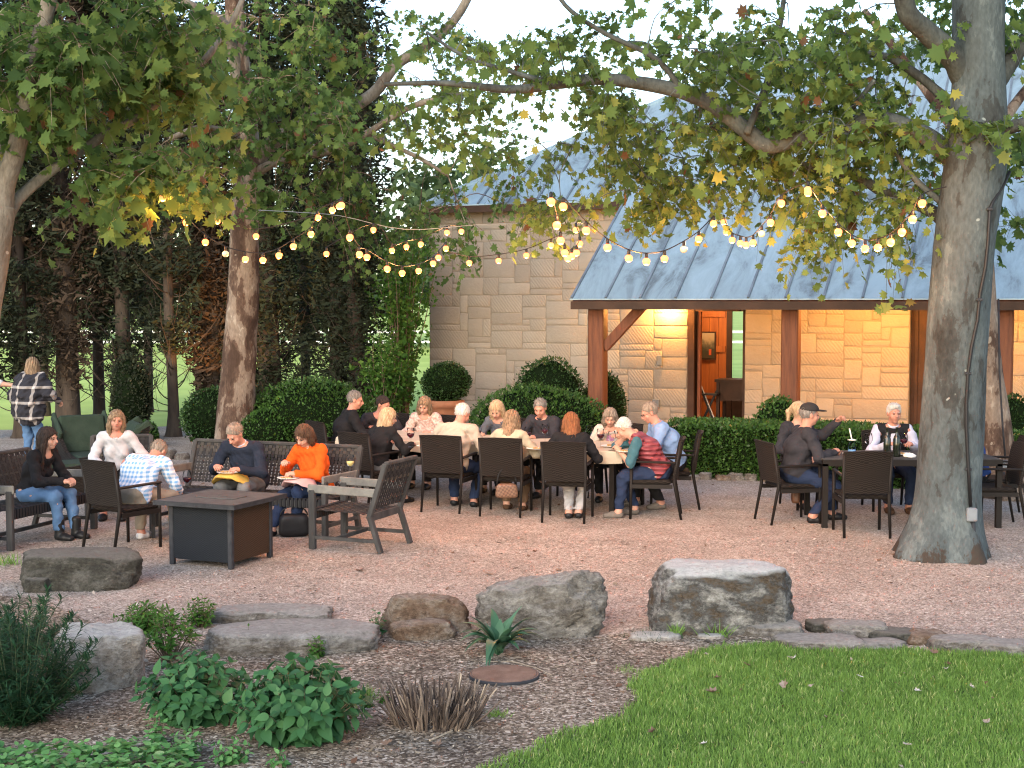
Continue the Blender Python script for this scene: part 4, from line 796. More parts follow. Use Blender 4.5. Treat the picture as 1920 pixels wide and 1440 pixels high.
# --- thin sunlit background sycamore behind, between barn and cedars
# ------------------------------------------------------------------ cedars
def sprays(P, size, r_, droop=.4):
    tv = np.array([[-.5, 0, 0], [.5, 0, 0], [.35, .6, .06], [0, 1, 0], [-.35, .6, .06]])*np.array([.34, 1, 1]); tf = np.array([[0, 1, 2], [0, 2, 4], [4, 2, 3]])
    n = len(P); d = r_.normal(size=(n, 3)); d[:, 2] = d[:, 2]*.5+.35
    rt = rots(d, r_); return scatter_mesh(tv, tf, P, rt, size*r_.lognormal(0, .3, n)), 3
CED = [(38, 770, 26.0, .20, .80, 1.3, 'dark cedar with straight bare trunk at the left edge', 0, 9), (122, 775, 26.5, .30, .62, .9, 'brown dead-needled cedar behind the standing woman', 1, 9), (182, 770, 27.5, .15, .7, 2.2, 'thin-trunked cedar right of the brown dead one', 0, 10),
       (233, 778, 26.8, .22, .78, 1.3, 'dark cedar behind the dark conical shrub', 0, 10), (322, 815, 26.2, .15, .66, 1.9, 'cedar with slim bare trunk rising from gravel left of the tan tree', 0, 10), (392, 800, 27.0, .24, .5, .5, 'brown cedar lit orange by a ground light just left of the tan tree', 1, 8),
       (505, 790, 27.2, .32, .78, .3, 'broad dark cedar right of the tan sycamore trunk', 0, 11), (572, 800, 31, .16, .6, 2.0, 'far thin cedar in the gap behind the rounded shrubs', 0, 10), (628, 795, 27, .22, .50, .3, 'dark column cedar behind the black-shirted men', 0, 11),
       (672, 790, 26.6, .22, .50, .3, 'rightmost dark column cedar next to the green multi-stem shrub', 0, 11), (-60, 790, 25.5, .25, .9, 1.0, 'cedar beyond the left edge of the patio', 0, 9), (80, 770, 31, .14, .6, 2.4, 'slim cedar in the second row left of the brown one', 0, 9), (275, 780, 32, .14, .7, 2.4, 'slim cedar in the second row beside the bare trunk', 0, 9)]
for i, (px, py, Y, rad, cr, zb, lb, br, H_) in enumerate(CED):
    r_ = np.random.default_rng(300+i); x = (px-960)*Y/F; t = empty('cedar_tree', (x, Y, 0), label=lb, cat='tree', group='cedar row behind the patio')
    mb = MB(); limb(mb, [(0, 0, -.05, rad*.95), (.02, 0, .4, rad*.72), (r_.normal()*.05, 0, 3, rad*.62), (r_.normal()*.08, 0, 6, rad*.45), (0, 0, H_, .03)], 14, 4, .18, 90+i, flare=.3)
    mb.build('trunk', M['bark_dark'], t, True)
    mb = MB()
    for k in range(80 if not br else 110):              # bare side branches
        z = r_.uniform(.4, 5.5); a = r_.uniform(0, 6.28); L_ = r_.uniform(.4, 1.0)*cr*1.4; d = np.array([math.cos(a), math.sin(a), r_.uniform(.1, .8)])
        p0 = np.array([0, 0, z]); S = spline([p0, p0+d*L_*.5+r_.normal(size=3)*.05, p0+d*L_+np.array([0, 0, .35*L_])], 3); mb.tube([p for p in S], list(np.linspace(.014, .004, len(S))), 4, cap=False)
        for q in range(3): s0 = S[r_.integers(2, len(S)-1)]; mb.tube([s0, s0+r_.normal(size=3)*.14+np.array([0, 0, .06])], [.005, .002], 3, cap=False)
    mb.build('side_branch', M['bark_dark'], t)
    n = int(24000*cr/.6); zb = zb*.8; z = zb+(H_-zb)*r_.random(n)**.8; prof = cr*np.clip((z-zb+.25)/1.4, .15, 1)**.7*np.clip((H_-z)/2.5, .05, 1)**.6
    a = r_.uniform(0, 6.28, n); rr = prof*r_.random(n)**.45*(1+.35*np.sin(a*3+z*2.1+i)+.2*np.sin(z*5+i)); P = np.column_stack([rr*np.cos(a), rr*np.sin(a), z])
    keep = (vnoise(P, 2.4, 400+i) > (-.12 if zb > .6 else -.6)) & (vnoise(P, 6, 430+i) > (-.35 if zb > .6 else -.8)); P = P[keep]
    (V, Fc), kf = sprays(P, .105, r_); tn = np.clip(.4+.22*vnoise(P, 1.3, i)+r_.normal(0, .15, len(P)), 0, 1)
    link('foliage', npmesh('foliage', V, Fc, np.repeat(tn, 3)), M['cedar_br' if br else 'cedar'], t)
# ground uplight that warms the brown cedar
up = empty('ground_spotlight', (G(392, 830).x+.05, 24.6, 0), label='small warm ground spotlight aimed up at the brown cedar', cat='lamp')
MB().lathe([(.05, 0), (.05, .06), (.065, .08), (.065, .16), (.05, .16)], 12).build('lamp_body', M['iron'], up, True); MB().lathe([(0, .163), (.05, .163)], 12).build('lens', emit('warm_lens', (1, .5, .15), 20), up)
l = bpy.data.lights.new('spot', 'SPOT'); l.energy = 170; l.color = (1, .42, .10); l.spot_size = R(60); l.shadow_soft_size = .05; lo = bpy.data.objects.new('spot', l); col.objects.link(lo); lo.parent = up; lo.location = (0, 0, .2); lo.rotation_euler = (R(180-38), 0, R(0))
# ------------------------------------------------------------------ shrubs
LT = (np.array([[0, -.5, 0], [.30, -.05, .05], [0, .5, 0], [-.30, -.05, .05]]), np.array([[0, 1, 2], [0, 2, 3]]))
def shrub(name, label, c, rx, ry, zt, zb=0, n=5000, leaf=.042, mat='box', seed=1, cat='shrub', group=None, boxy=0, rz=0, bump=.13, parent=None, stems=0):
    r_ = np.random.default_rng(seed); root = empty(name, (c[0], c[1], 0), R(rz), label, cat, group) if parent is None else parent
    V, Fc = ICO[4]; Vb = V.copy()
    if boxy: p = 2+boxy*8; Vb = Vb/((np.abs(Vb)**p).sum(1)**(1/p))[:, None]
    hz_ = (zt-zb)/2; zc = (zt+zb)/2
    def surf(D, k):
        Dn = D.copy()
        if boxy: Dn = Dn/((np.abs(Dn)**p).sum(1)**(1/p))[:, None]
        q = Dn*np.array([rx, ry, hz_]); q = q*(k+bump*vnoise(q, 1.3/max(.4, min(rx, ry)), seed)+bump*.5*vnoise(q, 7, seed+3))[:, None]; q[:, 2] += zc; return q
    cv = surf(V, np.full(len(V), .90)); cv[:, 2] = np.maximum(cv[:, 2], .01)
    link('shrub_core', npmesh('shrub_core', cv, Fc), M['core'], root)
    D = unit(int(n*1.6)); 
    if boxy: D = D*np.array([1, 1, 1])
    area = np.abs(D/np.array([rx, ry, hz_])); D = D[:n]
    P = surf(D, 1+r_.normal(0, .028, len(D))+(r_.random(len(D)) < .06)*r_.uniform(0, .10, len(D))); P = P[P[:, 2] > .03]; nn = P-np.array([0, 0, zc]); nn /= np.array([rx, ry, hz_])**2; nn /= np.linalg.norm(nn, axis=1, keepdims=True)
    dirs = nn+r_.normal(0, .55, nn.shape)+np.array([0, 0, .35]); rt = rots(dirs, r_); (V2, F2) = scatter_mesh(LT[0], LT[1], P, rt, leaf*r_.lognormal(0, .25, len(P)))
    tn = np.clip(.42+.22*vnoise(P, 3.5, seed+5)+r_.normal(0, .17, len(P)), 0, 1); link('foliage', npmesh('foliage', V2, F2, np.repeat(tn, 2)), M[mat], root)
    return root
def sx(px, Y): return ((px-960)*Y/F, Y)
SG = 'rounded clipped shrubs'
shrub('rounded_shrub', 'small dark rounded shrub peeking out left of the tan tree trunk', sx(398, 24), .52, .5, 1.0, n=3200, mat='boxd', seed=1, group=SG)
shrub('rounded_shrub', 'large rounded shrub between the tan tree and the black-shirted men', sx(585, 22.8), 1.02, .8, 1.24, n=9500, seed=2, group=SG)
shrub('rounded_shrub', 'low shrub filling the gap just right of the tan tree trunk', sx(500, 22.2), .45, .4, .82, n=2600, seed=3, group=SG)
shrub('rounded_shrub', 'big dome shrub behind the middle of the long dining table', sx(1008, 21.9), 1.04, .85, 1.2, n=9500, seed=4, group=SG)
shrub('rounded_shrub', 'dome shrub against the wall above the big dome', sx(1032, 24), .62, .5, 1.52, n=4500, mat='boxd', seed=5, group=SG)
shrub('rounded_shrub', 'dark shrub right behind the first porch post', sx(1135, 24.3), .38, .4, 1.26, n=3000, mat='boxd', seed=6, group=SG)
shrub('rounded_shrub', 'loose bushy shrub rising above the hedge at the second porch post', sx(1465, 21.3), .40, .38, 1.03, n=2600, leaf=.05, seed=7, group=SG, bump=.2)
shrub('rounded_shrub', 'dark shrub at the right edge beside the back right trunk', sx(1908, 20.2), .42, .45, 1.17, n=3000, mat='boxd', seed=8, group=SG)
shrub('rounded_shrub', 'tiny low round shrub on gravel left of the bare cedar trunk', sx(263, 24.3), .27, .26, .46, n=1400, seed=9, group=SG)
shrub('conical_shrub', 'dark conical evergreen at the foot of the cedars above the green loungers', sx(243, 25.2), .36, .36, 1.55, n=3600, leaf=.05, mat='cedar', seed=10)
hA, hB = Vector((*G(1258, 893).xy, 0)), Vector((*G(1955, 932).xy, 0)); hd = (hB-hA); hl = hd.length; hn = Vector((-hd.y, hd.x, 0)).normalized()
hedge = empty('clipped_hedge', (hA+hB)/2+hn*.5, math.atan2(hd.y, hd.x), 'long low box-cut hedge in front of the lit porch', 'hedge')
r_ = np.random.default_rng(55); nh = 30000; hw, hh_ = .5, .76
Q = r_.random((nh, 3)); f_ = r_.choice(3, nh, p=[.45, .12, .43]); P = np.empty((nh, 3)); P[:, 0] = (Q[:, 0]-.5)*(hl+.2); P[:, 1] = (Q[:, 1]*2-1)*hw; P[:, 2] = Q[:, 2]*hh_
P[f_ == 0, 1] = -hw; P[f_ == 1, 1] = hw; P[f_ == 2, 2] = hh_; nn = np.zeros((nh, 3)); nn[f_ == 0, 1] = -1; nn[f_ == 1, 1] = 1; nn[f_ == 2, 2] = 1
ed = np.clip((np.abs(P[:, 1])-hw+.16)/.16, 0, 1)*np.clip((P[:, 2]-hh_+.16)/.16, 0, 1); P[:, 2] -= ed*.05*(f_ == 2); P[:, 1] *= 1-.12*ed*(f_ != 2)
P += nn*(vnoise(P, 2.2, 5)*.05+vnoise(P, 9, 6)*.03+r_.normal(0, .02, nh))[:, None]; P[:, 0] += 0
rt = rots(nn+r_.normal(0, .6, nn.shape)+np.array([0, 0, .3]), r_); V2, F2 = scatter_mesh(LT[0], LT[1], P, rt, .045*r_.lognormal(0, .25, nh))
link('foliage', npmesh('foliage', V2, F2, np.repeat(np.clip(.45+.2*vnoise(P, 3, 8)+r_.normal(0, .17, nh), 0, 1), 2)), M['box'], hedge)
MB().box((0, 0, hh_/2-.03), (hl+.1, hw*2-.12, hh_-.08)).build('shrub_core', M['core'], hedge)
# topiary in terracotta pot, stone planter
tp = empty('potted_topiary', (*sx(835, 25.2), 0), label='clipped box ball in a terracotta pot against the barn corner', cat='topiary')
MB().lathe([(.20, 0), (.27, .55), (.31, .62), (.34, .64), (.34, .74), (.30, .75), (.29, .70), (0, .70)], 24).build('pot', M['pot'], tp, True)
shrub('x', None, (0, 0), .43, .43, 1.40, .72, n=3600, leaf=.036, mat='boxd', seed=14, parent=tp)
pl_ = empty('stone_planter', (*sx(764, 21.8), 0), label='dark round stone planter with small white flowers behind the table', cat='planter')
MB().lathe([(.24, 0), (.30, .1), (.36, .5), (.40, .56), (.40, .64), (.36, .65), (.35, .58), (0, .58)], 24).build('planter_bowl', M['stonepot'], pl_, True)
P = np.column_stack([np.random.default_rng(3).normal(0, .15, (420, 2)), .66+.07*np.random.default_rng(4).random(420)]); V2, F2 = scatter_mesh(LT[0], LT[1], P, rots(unit(420)+np.array([0, 0, .6])), np.full(420, .05))
link('flowers', npmesh('flowers', V2, F2, np.repeat(rng.uniform(.2, 1, 420), 2)), leafmat('white_flowers', [(0, (.06, .12, .04)), (.5, (.2, .3, .15)), (.62, (.7, .7, .66)), (1, (.8, .8, .78))], .6, .3), pl_)
# tall multi-stem shrub left of the barn corner
def stemmy(label, c, n, H_, spread, leafn, leaf, mat, seed, name='tall_shrub', cat='shrub', low=.2):
    r_ = np.random.default_rng(seed); t = empty(name, (c[0], c[1], 0), label=label, cat=cat); mb = MB(); pos = []
    for k in range(n):
        a = r_.uniform(0, 6.28); d = np.array([math.cos(a), math.sin(a), 0])*spread*r_.uniform(.2, 1); hh = H_*r_.uniform(.6, 1)
        S = spline([d*.15, d*.35+np.array([0, 0, hh*.35]), d*.75+np.array([0, 0, hh*.75])+r_.normal(size=3)*.06, d*1.15+np.array([0, 0, hh])], 6); mb.tube([p for p in S], list(np.linspace(.016, .004, len(S))), 5, cap=False)
        for q in range(leafn):
            t_ = low+(1-low)*r_.random(); i = t_*(len(S)-1); i0 = int(min(i, len(S)-2)); p = S[i0]+(S[i0+1]-S[i0])*(i-i0); pos.append(p+r_.normal(size=3)*np.array([.16, .16, .12])*spread)
    pos = np.array(pos); V2, F2 = scatter_mesh(LT[0], LT[1], pos, rots(unit(len(pos))+np.array([0, 0, -.3]), r_), leaf*r_.lognormal(0, .25, len(pos)))
    mb.build('stems', M['stem'], t, True); link('foliage', npmesh('foliage', V2, F2, np.repeat(np.clip(.45+.25*vnoise(pos, 1.6, seed)+r_.normal(0, .2, len(pos)), 0, 1), 2)), M[mat], t); return t
stemmy('feathery light green multi-stem shrub beside the left corner of the barn', sx(752, 26.5), 26, 4.1, .62, 170, .085, 'lime', 71)
stemmy('lower leafy green shrub between the dark cedars and the potted topiary', sx(722, 25.4), 18, 1.9, .5, 130, .085, 'lime', 72)
# far trees and white rail fence across the field
for i, (px, Y, H_, rw, lb) in enumerate([(-40, 85, 11, 6, 'distant leafy tree at the far left of the field'), (110, 95, 9, 6, 'distant tree seen between the left cedars'), (300, 90, 8, 6, 'distant low tree seen left of the tan trunk'), (430, 100, 10, 7, 'distant tree behind the tan trunk'), (590, 80, 8, 6, 'distant grey green tree in the gap between dark cedars'), (740, 75, 10, 6, 'distant tree behind the feathery shrub'), (860, 90, 9, 6, 'distant tree hidden mostly by the barn')]):
    r_ = np.random.default_rng(500+i); t = empty('distant_tree', ((px-960)*Y/F, Y, 0), label=lb, cat='tree', group='distant trees across the field'); mb = MB(); limb(mb, [(0, 0, -.1, .35), (0, 0, 2, .3), (.2, 0, H_*.7, .12)], 8, 3, .1, i); mb.build('trunk', M['bark_dark'], t)
    cc = r_.normal(size=(26, 3))*np.array([rw*.42, rw*.3, H_*.2])+np.array([0, 0, H_*.55]); P = np.concatenate([c+r_.normal(size=(130, 3))*.75 for c in cc]); P = P[P[:, 2] > .5]
    V2, F2 = scatter_mesh(LT[0], LT[1], P, rots(unit(len(P)), r_), .5*r_.lognormal(0, .3, len(P))); link('crown', npmesh('crown', V2, F2, np.repeat(np.clip(.45+.3*vnoise(P, .5, i)+r_.normal(0, .15, len(P)), 0, 1), 2)), M['far'], t)
fn = empty('rail_fence', (0, 70, 0), label='distant white rail fence across the bright field', cat='fence')
for z in (.5, 1.0): MB().box((-12, 0, z), (60, .05, .12)).build('rail', M['white'], fn)
for k in range(21): MB().box((-42+k*3, .06, .55), (.12, .07, 1.15)).build('fence_post', M['white'], fn)
# ------------------------------------------------------------------ furniture (local frame: the sitter faces -Y)
def face(dx, dy): return math.atan2(dx, -dy)
def woven(name, parent, o, ux, uz, w, h, nx, nz, fr=.62, th=.008, dense=0, mat='strap', seed=0, bow=0):
    """panel of crossing straps with real gaps; ux,uz span vectors; dense = share of rows near the top woven shut"""
    r_ = np.random.default_rng(seed); ux = Vector(ux).normalized(); uz = Vector(uz).normalized(); nn = ux.cross(uz).normalized(); o = Vector(o); mb = MB()
    cx, cz = w/nx, h/nz
    def P(a, b, off): return o+ux*(a-w/2)+uz*b+nn*(off+bow*(1-(2*a/w-1)**2))
    for i in range(nx):
        a = (i+.5)*cx; mb.tint = r_.uniform(.1, .7)
        m_ = 6 if bow == 0 else 6
        for k in range(m_):
            b0, b1 = h*k/m_, h*(k+1)/m_; hw = cx*fr/2; s = .003
            mb.add([P(a-hw, b0, s), P(a+hw, b0, s), P(a+hw, b1, s), P(a-hw, b1, s), P(a-hw, b0, s-th*.5), P(a+hw, b0, s-th*.5), P(a+hw, b1, s-th*.5), P(a-hw, b1, s-th*.5)], [(0, 1, 2, 3), (7, 6, 5, 4), (0, 3, 7, 4), (1, 5, 6, 2)])
    for j in range(nz):
        b = (j+.5)*cz; f2 = 1.0 if (j+.5)/nz > 1-dense else fr; hw = cz*f2/2*.98; mb.tint = r_.uniform(.1, .8)
        for k in range(nx):
            a0, a1 = k*cx, (k+1)*cx; s = .006 if (k+j) % 2 else -.004
            mb.add([P(a0, b-hw, s), P(a1, b-hw, s), P(a1, b+hw, s), P(a0, b+hw, s), P(a0, b-hw, s-th*.5), P(a1, b-hw, s-th*.5), P(a1, b+hw, s-th*.5), P(a0, b+hw, s-th*.5)], [(0, 1, 2, 3), (7, 6, 5, 4), (0, 4, 5, 1), (3, 2, 6, 7)])
    return mb.build(name, M[mat], parent)
def dining_chair():
    t = empty('dining_chair', (0, 0, 0)); w, d = .54, .50
    for s in (-1, 1):
        MB().tube([(s*(w/2-.02), -d/2+.02, 0), (s*(w/2-.02), -d/2+.03, .655)], [.016, .020], 6).build('leg', M['alu'], t, True)
        MB().tube([(s*(w/2-.03), d/2+.10, 0), (s*(w/2-.03), d/2+.02, .42), (s*(w/2-.03), d/2+.02, .50), (s*(w/2-.02), d/2+.09, .90)], [.015, .020, .020, .016], 6).build('leg', M['alu'], t, True)
        MB().bar((s*(w/2-.02), -d/2+.0, .665), (s*(w/2-.02), d/2+.04, .655), .045, .025, ch=.01).build('armrest', M['alu'], t)
        MB().bar((s*(w/2-.02), -d/2+.03, .38), (s*(w/2-.02), d/2, .38), .03, .045).build('seat_rail', M['alu'], t)
    MB().box((0, -.005, .425), (w-.05, d-.02, .05), ch=.02).build('seat', M['wicker'], t)
    mb = MB(); n = 10; vs = []; fs = []                # curved woven back
    for j in range(9):
        for i in range(n+1):
            x = (i/n-.5)*(w-.02); z = .47+.45*j/8; y = d/2+.015+.075*(j/8)**1.3+.035*(1-(2*i/n-1)**2)+(.012 if j == 8 else 0); vs.append((x, y-.014, z+(.010*(1-(2*i/n-1)**2) if j == 8 else 0))); 
    m = len(vs); vs += [(x, y+.028, z) for x, y, z in vs]
    for j in range(8):
        for i in range(n): a = j*(n+1)+i; fs += [(a, a+1, a+n+2, a+n+1), (m+a+n+1, m+a+n+2, m+a+1, m+a)]
    for i in range(n): a = 8*(n+1)+i; fs += [(a, a+1, m+a+1, m+a), (i+1, i, m+i, m+i+1)]
    for j in range(8): a = j*(n+1); fs += [(a, a+n+1, m+a+n+1, m+a), (a+n+n+1, a+n, m+a+n, m+a+n+n+1)]
    mb.add(vs, fs).build('backrest', M['wicker'], t, False); return t
DC = dining_chair(); dc_used = [False]
def chair(x, y, dx, dy, label, group='wicker dining chairs around the long table'):
    o = DC if not dc_used[0] else copy_tree(DC); dc_used[0] = True
    o.location = (x, y, 0); o.rotation_euler = (0, 0, face(dx, dy)); return tag(o, label, 'chair', group)
vt = Vector((.475, .88)); ut = Vector((.88, -.475))
def rear(pxl, pyl, pxr, pyr, off=.35): a = G((pxl+pxr)/2, (pyl+pyr)/2); return a.xy
c2 = rear(780, 960, 852, 963)+vt*.35; c3_ = rear(885, 966, 961, 972)+vt*.35; c4 = rear(1000, 979, 1079, 982)+vt*.35
chair(*c2, .30, .95, 'wicker dining chair with its back to us, behind the man in the cream sweater')
chair(*c3_, .22, .97, 'wicker dining chair with the checkered handbag hanging from its seat')
chair(*c4, .20, .97, 'wicker dining chair with its back to us, behind the auburn-haired woman')
c1 = Vector((at(700, 900, 17.3).x, 17.3)); chair(*c1, .62, .78, 'wicker dining chair of the blonde woman in the black jacket')
c5 = Vector((1.62, 16.42)); chair(*c5, -.97, .12, 'wicker dining chair under the man in the red vest')
c6 = Vector((1.93, 17.2)); chair(*c6, -.97, .10, 'wicker dining chair under the man in the light blue shirt')
c0 = Vector((-2.32, 18.85)); chair(*c0, .80, .55, 'wicker dining chair of the black-shirted man at the left end of the table')
FARS = {'p8': (-1.86, 19.62), 'p10': (-1.14, 19.25), 'p13': (-.09, 18.72), 'p14': (.45, 18.42), 'p16': (1.27, 17.98)}
for k, lb in (('p8', 'mostly hidden dining chair of the dark-haired man at the far left table corner'), ('p10', 'hidden dining chair of the woman in the floral blouse'), ('p13', 'hidden dining chair of the long-haired blonde woman on the far side'), ('p14', 'hidden dining chair of the grey-haired man on the far side'), ('p16', 'hidden dining chair of the woman in the lilac top')):
    chair(FARS[k][0]+vt.x*.05, FARS[k][1]+vt.y*.05, -vt.x, -vt.y, lb)
# right table chairs
RG = 'wicker dining chairs around the right table'
cl = G(1481, 977).xy; chair(cl.x+.02, cl.y, .97, .22, 'wicker dining chair under the man in the cap', RG)
cf = G(1629, 1010).xy+Vector((0, .36)); chair(cf.x, cf.y, .04, 1, 'empty wicker dining chair in front of the right table, back towards us', RG)
chair(at(1846, 900, 15.9).x, 15.75, -1, .05, 'dining chair half hidden by the right trunk, the nearer of two', RG)
chair(at(1862, 900, 16.6).x, 16.5, -1, .05, 'dining chair half hidden by the right trunk, the farther of two', RG)
RT0 = at(1545, 991, 15.6); chair(4.55, 17.0, 0, -1, 'hidden dining chair of the white-haired man in the dark vest', RG); chair(3.62, 17.15, .2, -1, 'hidden dining chair of the ponytailed person behind the man in the cap', RG)
# long table with cloth
tn_ = Vector((1.23, 16.42)); LT_, WT = 3.95, 1.1; tc_ = tn_-ut*(LT_/2)+vt*(WT/2)
tb = empty('dining_table', (tc_.x, tc_.y, 0), math.atan2(ut.y, ut.x), 'long outdoor dining table under a beige cloth in the middle', 'table')
MB().box((0, 0, .725), (LT_-.04, WT-.04, .03)).build('tabletop', M['alu'], tb)
for sx_ in (-1, 0, 1):
    for sy_ in (-1, 1): MB().box((sx_*(LT_/2-.12), sy_*(WT/2-.12), .355), (.06, .06, .70)).build('leg', M['alu'], tb)
mb = MB(); n = 80; vs = []; per = []                  # draped cloth
hx, hy, r0 = LT_/2+.008, WT/2+.008, .05
def edgep(t):
    L1, L2_ = 2*hx, 2*hy; P_ = 2*(L1+L2_); s = t*P_
    if s < L1: return (-hx+s, -hy)
    s -= L1
    if s < L2_: return (hx, -hy+s)
    s -= L2_
    if s < L1: return (hx-s, hy)
    return (-hx, hy-(s-L1))
n = 160; rr_ = np.random.default_rng(2)
ring = [edgep(k/n) for k in range(n)]
for lv, (z, o_) in enumerate([(.757, -.03), (.755, .0), (.742, .012), (.68, .018), (.615, .02)]):
    for k, (x, y) in enumerate(ring):
        wv = .008*math.sin(k*.9)*max(0, lv-1)+.004*math.sin(k*2.3+1)*max(0, lv-1); f = 1+(o_+wv)/hy*.5
        vs.append((x+(o_+wv)*(1 if x > hx-.01 else -1 if x < -hx+.01 else 0), y+(o_+wv)*(1 if y > hy-.01 else -1 if y < -hy+.01 else 0), z-(.012*math.sin(k*.35) if lv == 4 else 0)))
fs = [tuple(range(n))]+[(l*n+k, (l+1)*n+k, (l+1)*n+(k+1) % n, l*n+(k+1) % n) for l in range(4) for k in range(n)]
o = mb.add(vs, fs).build('tablecloth', M['cloth']); o.location = tb.location; o.rotation_euler = tb.rotation_euler; tag(o, 'beige cloth draped over the long dining table', 'tablecloth')
# right slatted table
RX0, RX1, RY0, RY1 = RT0.x-.03, RT0.x+1.95, 15.55, 16.55
rtb = empty('dining_table', ((RX0+RX1)/2, (RY0+RY1)/2, 0), 0, 'dark framed slatted table beside the big right trunk', 'table')
hx, hy = (RX1-RX0)/2, (RY1-RY0)/2
for a in (-1, 1):
    for b_ in (-1, 1): MB().box((a*(hx-.03), b_*(hy-.03), .355), (.06, .06, .71)).build('leg', M['alu'], rtb)
    MB().box((0, a*(hy-.02), .72), (2*hx, .04, .07)).build('table_frame', M['alu'], rtb)
mb = MB()
for k in range(14): mb.box((0, -hy+.075+k*(2*hy-.15)/13, .752), (2*hx-.01, .062, .02))
mb.build('tabletop', M['greywood'], rtb)
# fire table
fc_ = Vector((-2.80, 13.57)); fa = math.atan2(.92, .39)-PI/2
ft = empty('fire_table', (fc_.x, fc_.y, 0), fa, 'square fire pit table with slate top and dark woven body', 'fire table')
mb = MB(); S_ = .455; mb.box((0, 0, .605), (2*S_, 2*S_, .03), ch=.008); mb.build('tabletop', M['slab'], ft)
mb = MB()
for a in (-1, 1): mb.box((a*(S_-.01), 0, .600), (.022, 2*S_+.004, .042)); mb.box((0, a*(S_-.01), .600), (2*S_-.03, .022, .042))
mb.build('top_frame', M['iron'], ft)
mb = MB(); mb.box((0, 0, .624), (.44, .24, .010), ch=.004); mb.box((.02, 0, .632), (.10, .015, .006)); mb.build('burner_lid', M['slab'], ft)
B_ = .33
for a in (-1, 1):
    for b_ in (-1, 1): MB().box((a*B_, b_*B_, .29), (.05, .05, .58), ch=.008).build('leg', M['iron'], ft)
for k, (dx, dy) in enumerate([(0, -1), (1, 0), (0, 1), (-1, 0)]):
    MB().box((dx*(B_+.005), dy*(B_+.005), .31), ((.015 if dx else 2*B_-.05), (.015 if dy else 2*B_-.05), .50)).build('side_panel', M['warm_reflect_side' if (dx, dy) == (1, 0) else 'firebody'], ft)
MB().box((0, 0, .10), (2*B_, 2*B_, .04)).build('base_frame', M['iron'], ft)
# weathered wood benches and lounge chairs with woven straps
def lounge(name, x, y, dx, dy, w, label, cat, nx, seed, group=None, back=.86, dense=.28):
    t = empty(name, (x, y, 0), face(dx, dy), label, cat, group); d = .70; m = M['greywood']
    for s in (-1, 1):
        X = s*(w/2-.03)
        MB().box((X, -d/2+.03, .30), (.055, .07, .60), ch=.008).build('leg', m, t)
        MB().bar((X, d/2+.10, 0), (X, d/2-.02, .36), .045, .065, up=(1, 0, 0), ch=.006).build('leg', m, t)
        MB().bar((X, d/2-.03, .34), (X, d/2+.16, back), .05, .055, up=(1, 0, 0), ch=.006).build('back_post', m, t)
        MB().bar((X, -d/2-.02, .615), (X, d/2+.07, .60), .028, .085, ch=.008).build('armrest', M['palewood'], t)
        MB().bar((X, -d/2+.04, .12), (X, d/2+.05, .12), .035, .035, up=(1, 0, 0)).build('stretcher', m, t)
    for yy in (-d/2+.04, d/2-.03): MB().box((0, yy, .35), (w-.1, .045, .07)).build('seat_rail', m, t)
    MB().box((0, -d/2+.3, .12), (w-.1, .035, .035)).build('stretcher', m, t)
    MB().bar((-w/2+.02, d/2+.165, back), (w/2-.02, d/2+.165, back), .04, .05, up=(0, 1, 0), ch=.01).build('top_rail', m, t)
    a = Vector((0, d/2+.0, .43)); b_ = Vector((0, d/2+.155, back-.02)); woven('backrest', t, a, (1, 0, 0), b_-a, w-.11, (b_-a).length, nx, 13, .60, dense=dense, seed=seed)
    woven('seat', t, (0, -d/2+.05, .395), (1, 0, 0), (0, 1, -.02), w-.09, d-.08, nx, 12, .55, seed=seed+1)
    mb = MB(); k = int(w/.05)
    for i in range(k): mb.box((-w/2+.08+(w-.16)*i/(k-1), -d/2+.035, .36), (.030, .06, .10))
    mb.build('strap_wraps', M['strap'], t)
    return t
WG = 'weathered wood seats with woven straps'
bf = Vector((-.36, -.93)); bl = Vector((-1.67, 15.6)); bc = bl+Vector((-.93, .36))*1.1+bf*.46
lounge('garden_bench', bc.x, bc.y, bf.x, bf.y, 2.2, 'long weathered bench with woven back in front of the tan tree', 'bench', 46, 1, WG, back=.89)
lounge('lounge_chair', -1.595, 14.42, -.93, .37, .73, 'empty weathered armchair with worn woven straps right of the fire table', 'armchair', 13, 3, WG, back=.90, dense=.45)
lounge('garden_bench', -5.12, 14.90, .955, -.30, 1.5, 'weathered two-seat bench under the dark-haired woman at the left edge', 'bench', 30, 5, WG, back=.86)
lounge('lounge_chair', -4.66, 16.75, .2, -.98, .75, 'lounge chair under the woman in the white shirt, mostly hidden', 'armchair', 13, 7, WG)
DCg = copy_tree(DC); DCg.location = (-3.92, 14.30, 0); DCg.rotation_euler = (0, 0, face(.58, .81)); tag(DCg, 'dark wicker armchair of the man in the checked shirt, back towards us', 'chair', 'wicker dining chairs around the long table')
# small black side table with two glasses
p = G(338, 925, .45); st = empty('side_table', (p.x, p.y+.1, 0), .3, 'low dark side table behind the fire table', 'table')
MB().box((0, 0, .44), (.75, .5, .03), ch=.01).build('tabletop', M['iron'], st)
for a in (-.32, .32):
    for b_ in (-.2, .2): MB().box((a, b_, .21), (.04, .04, .43)).build('leg', M['iron'], st)
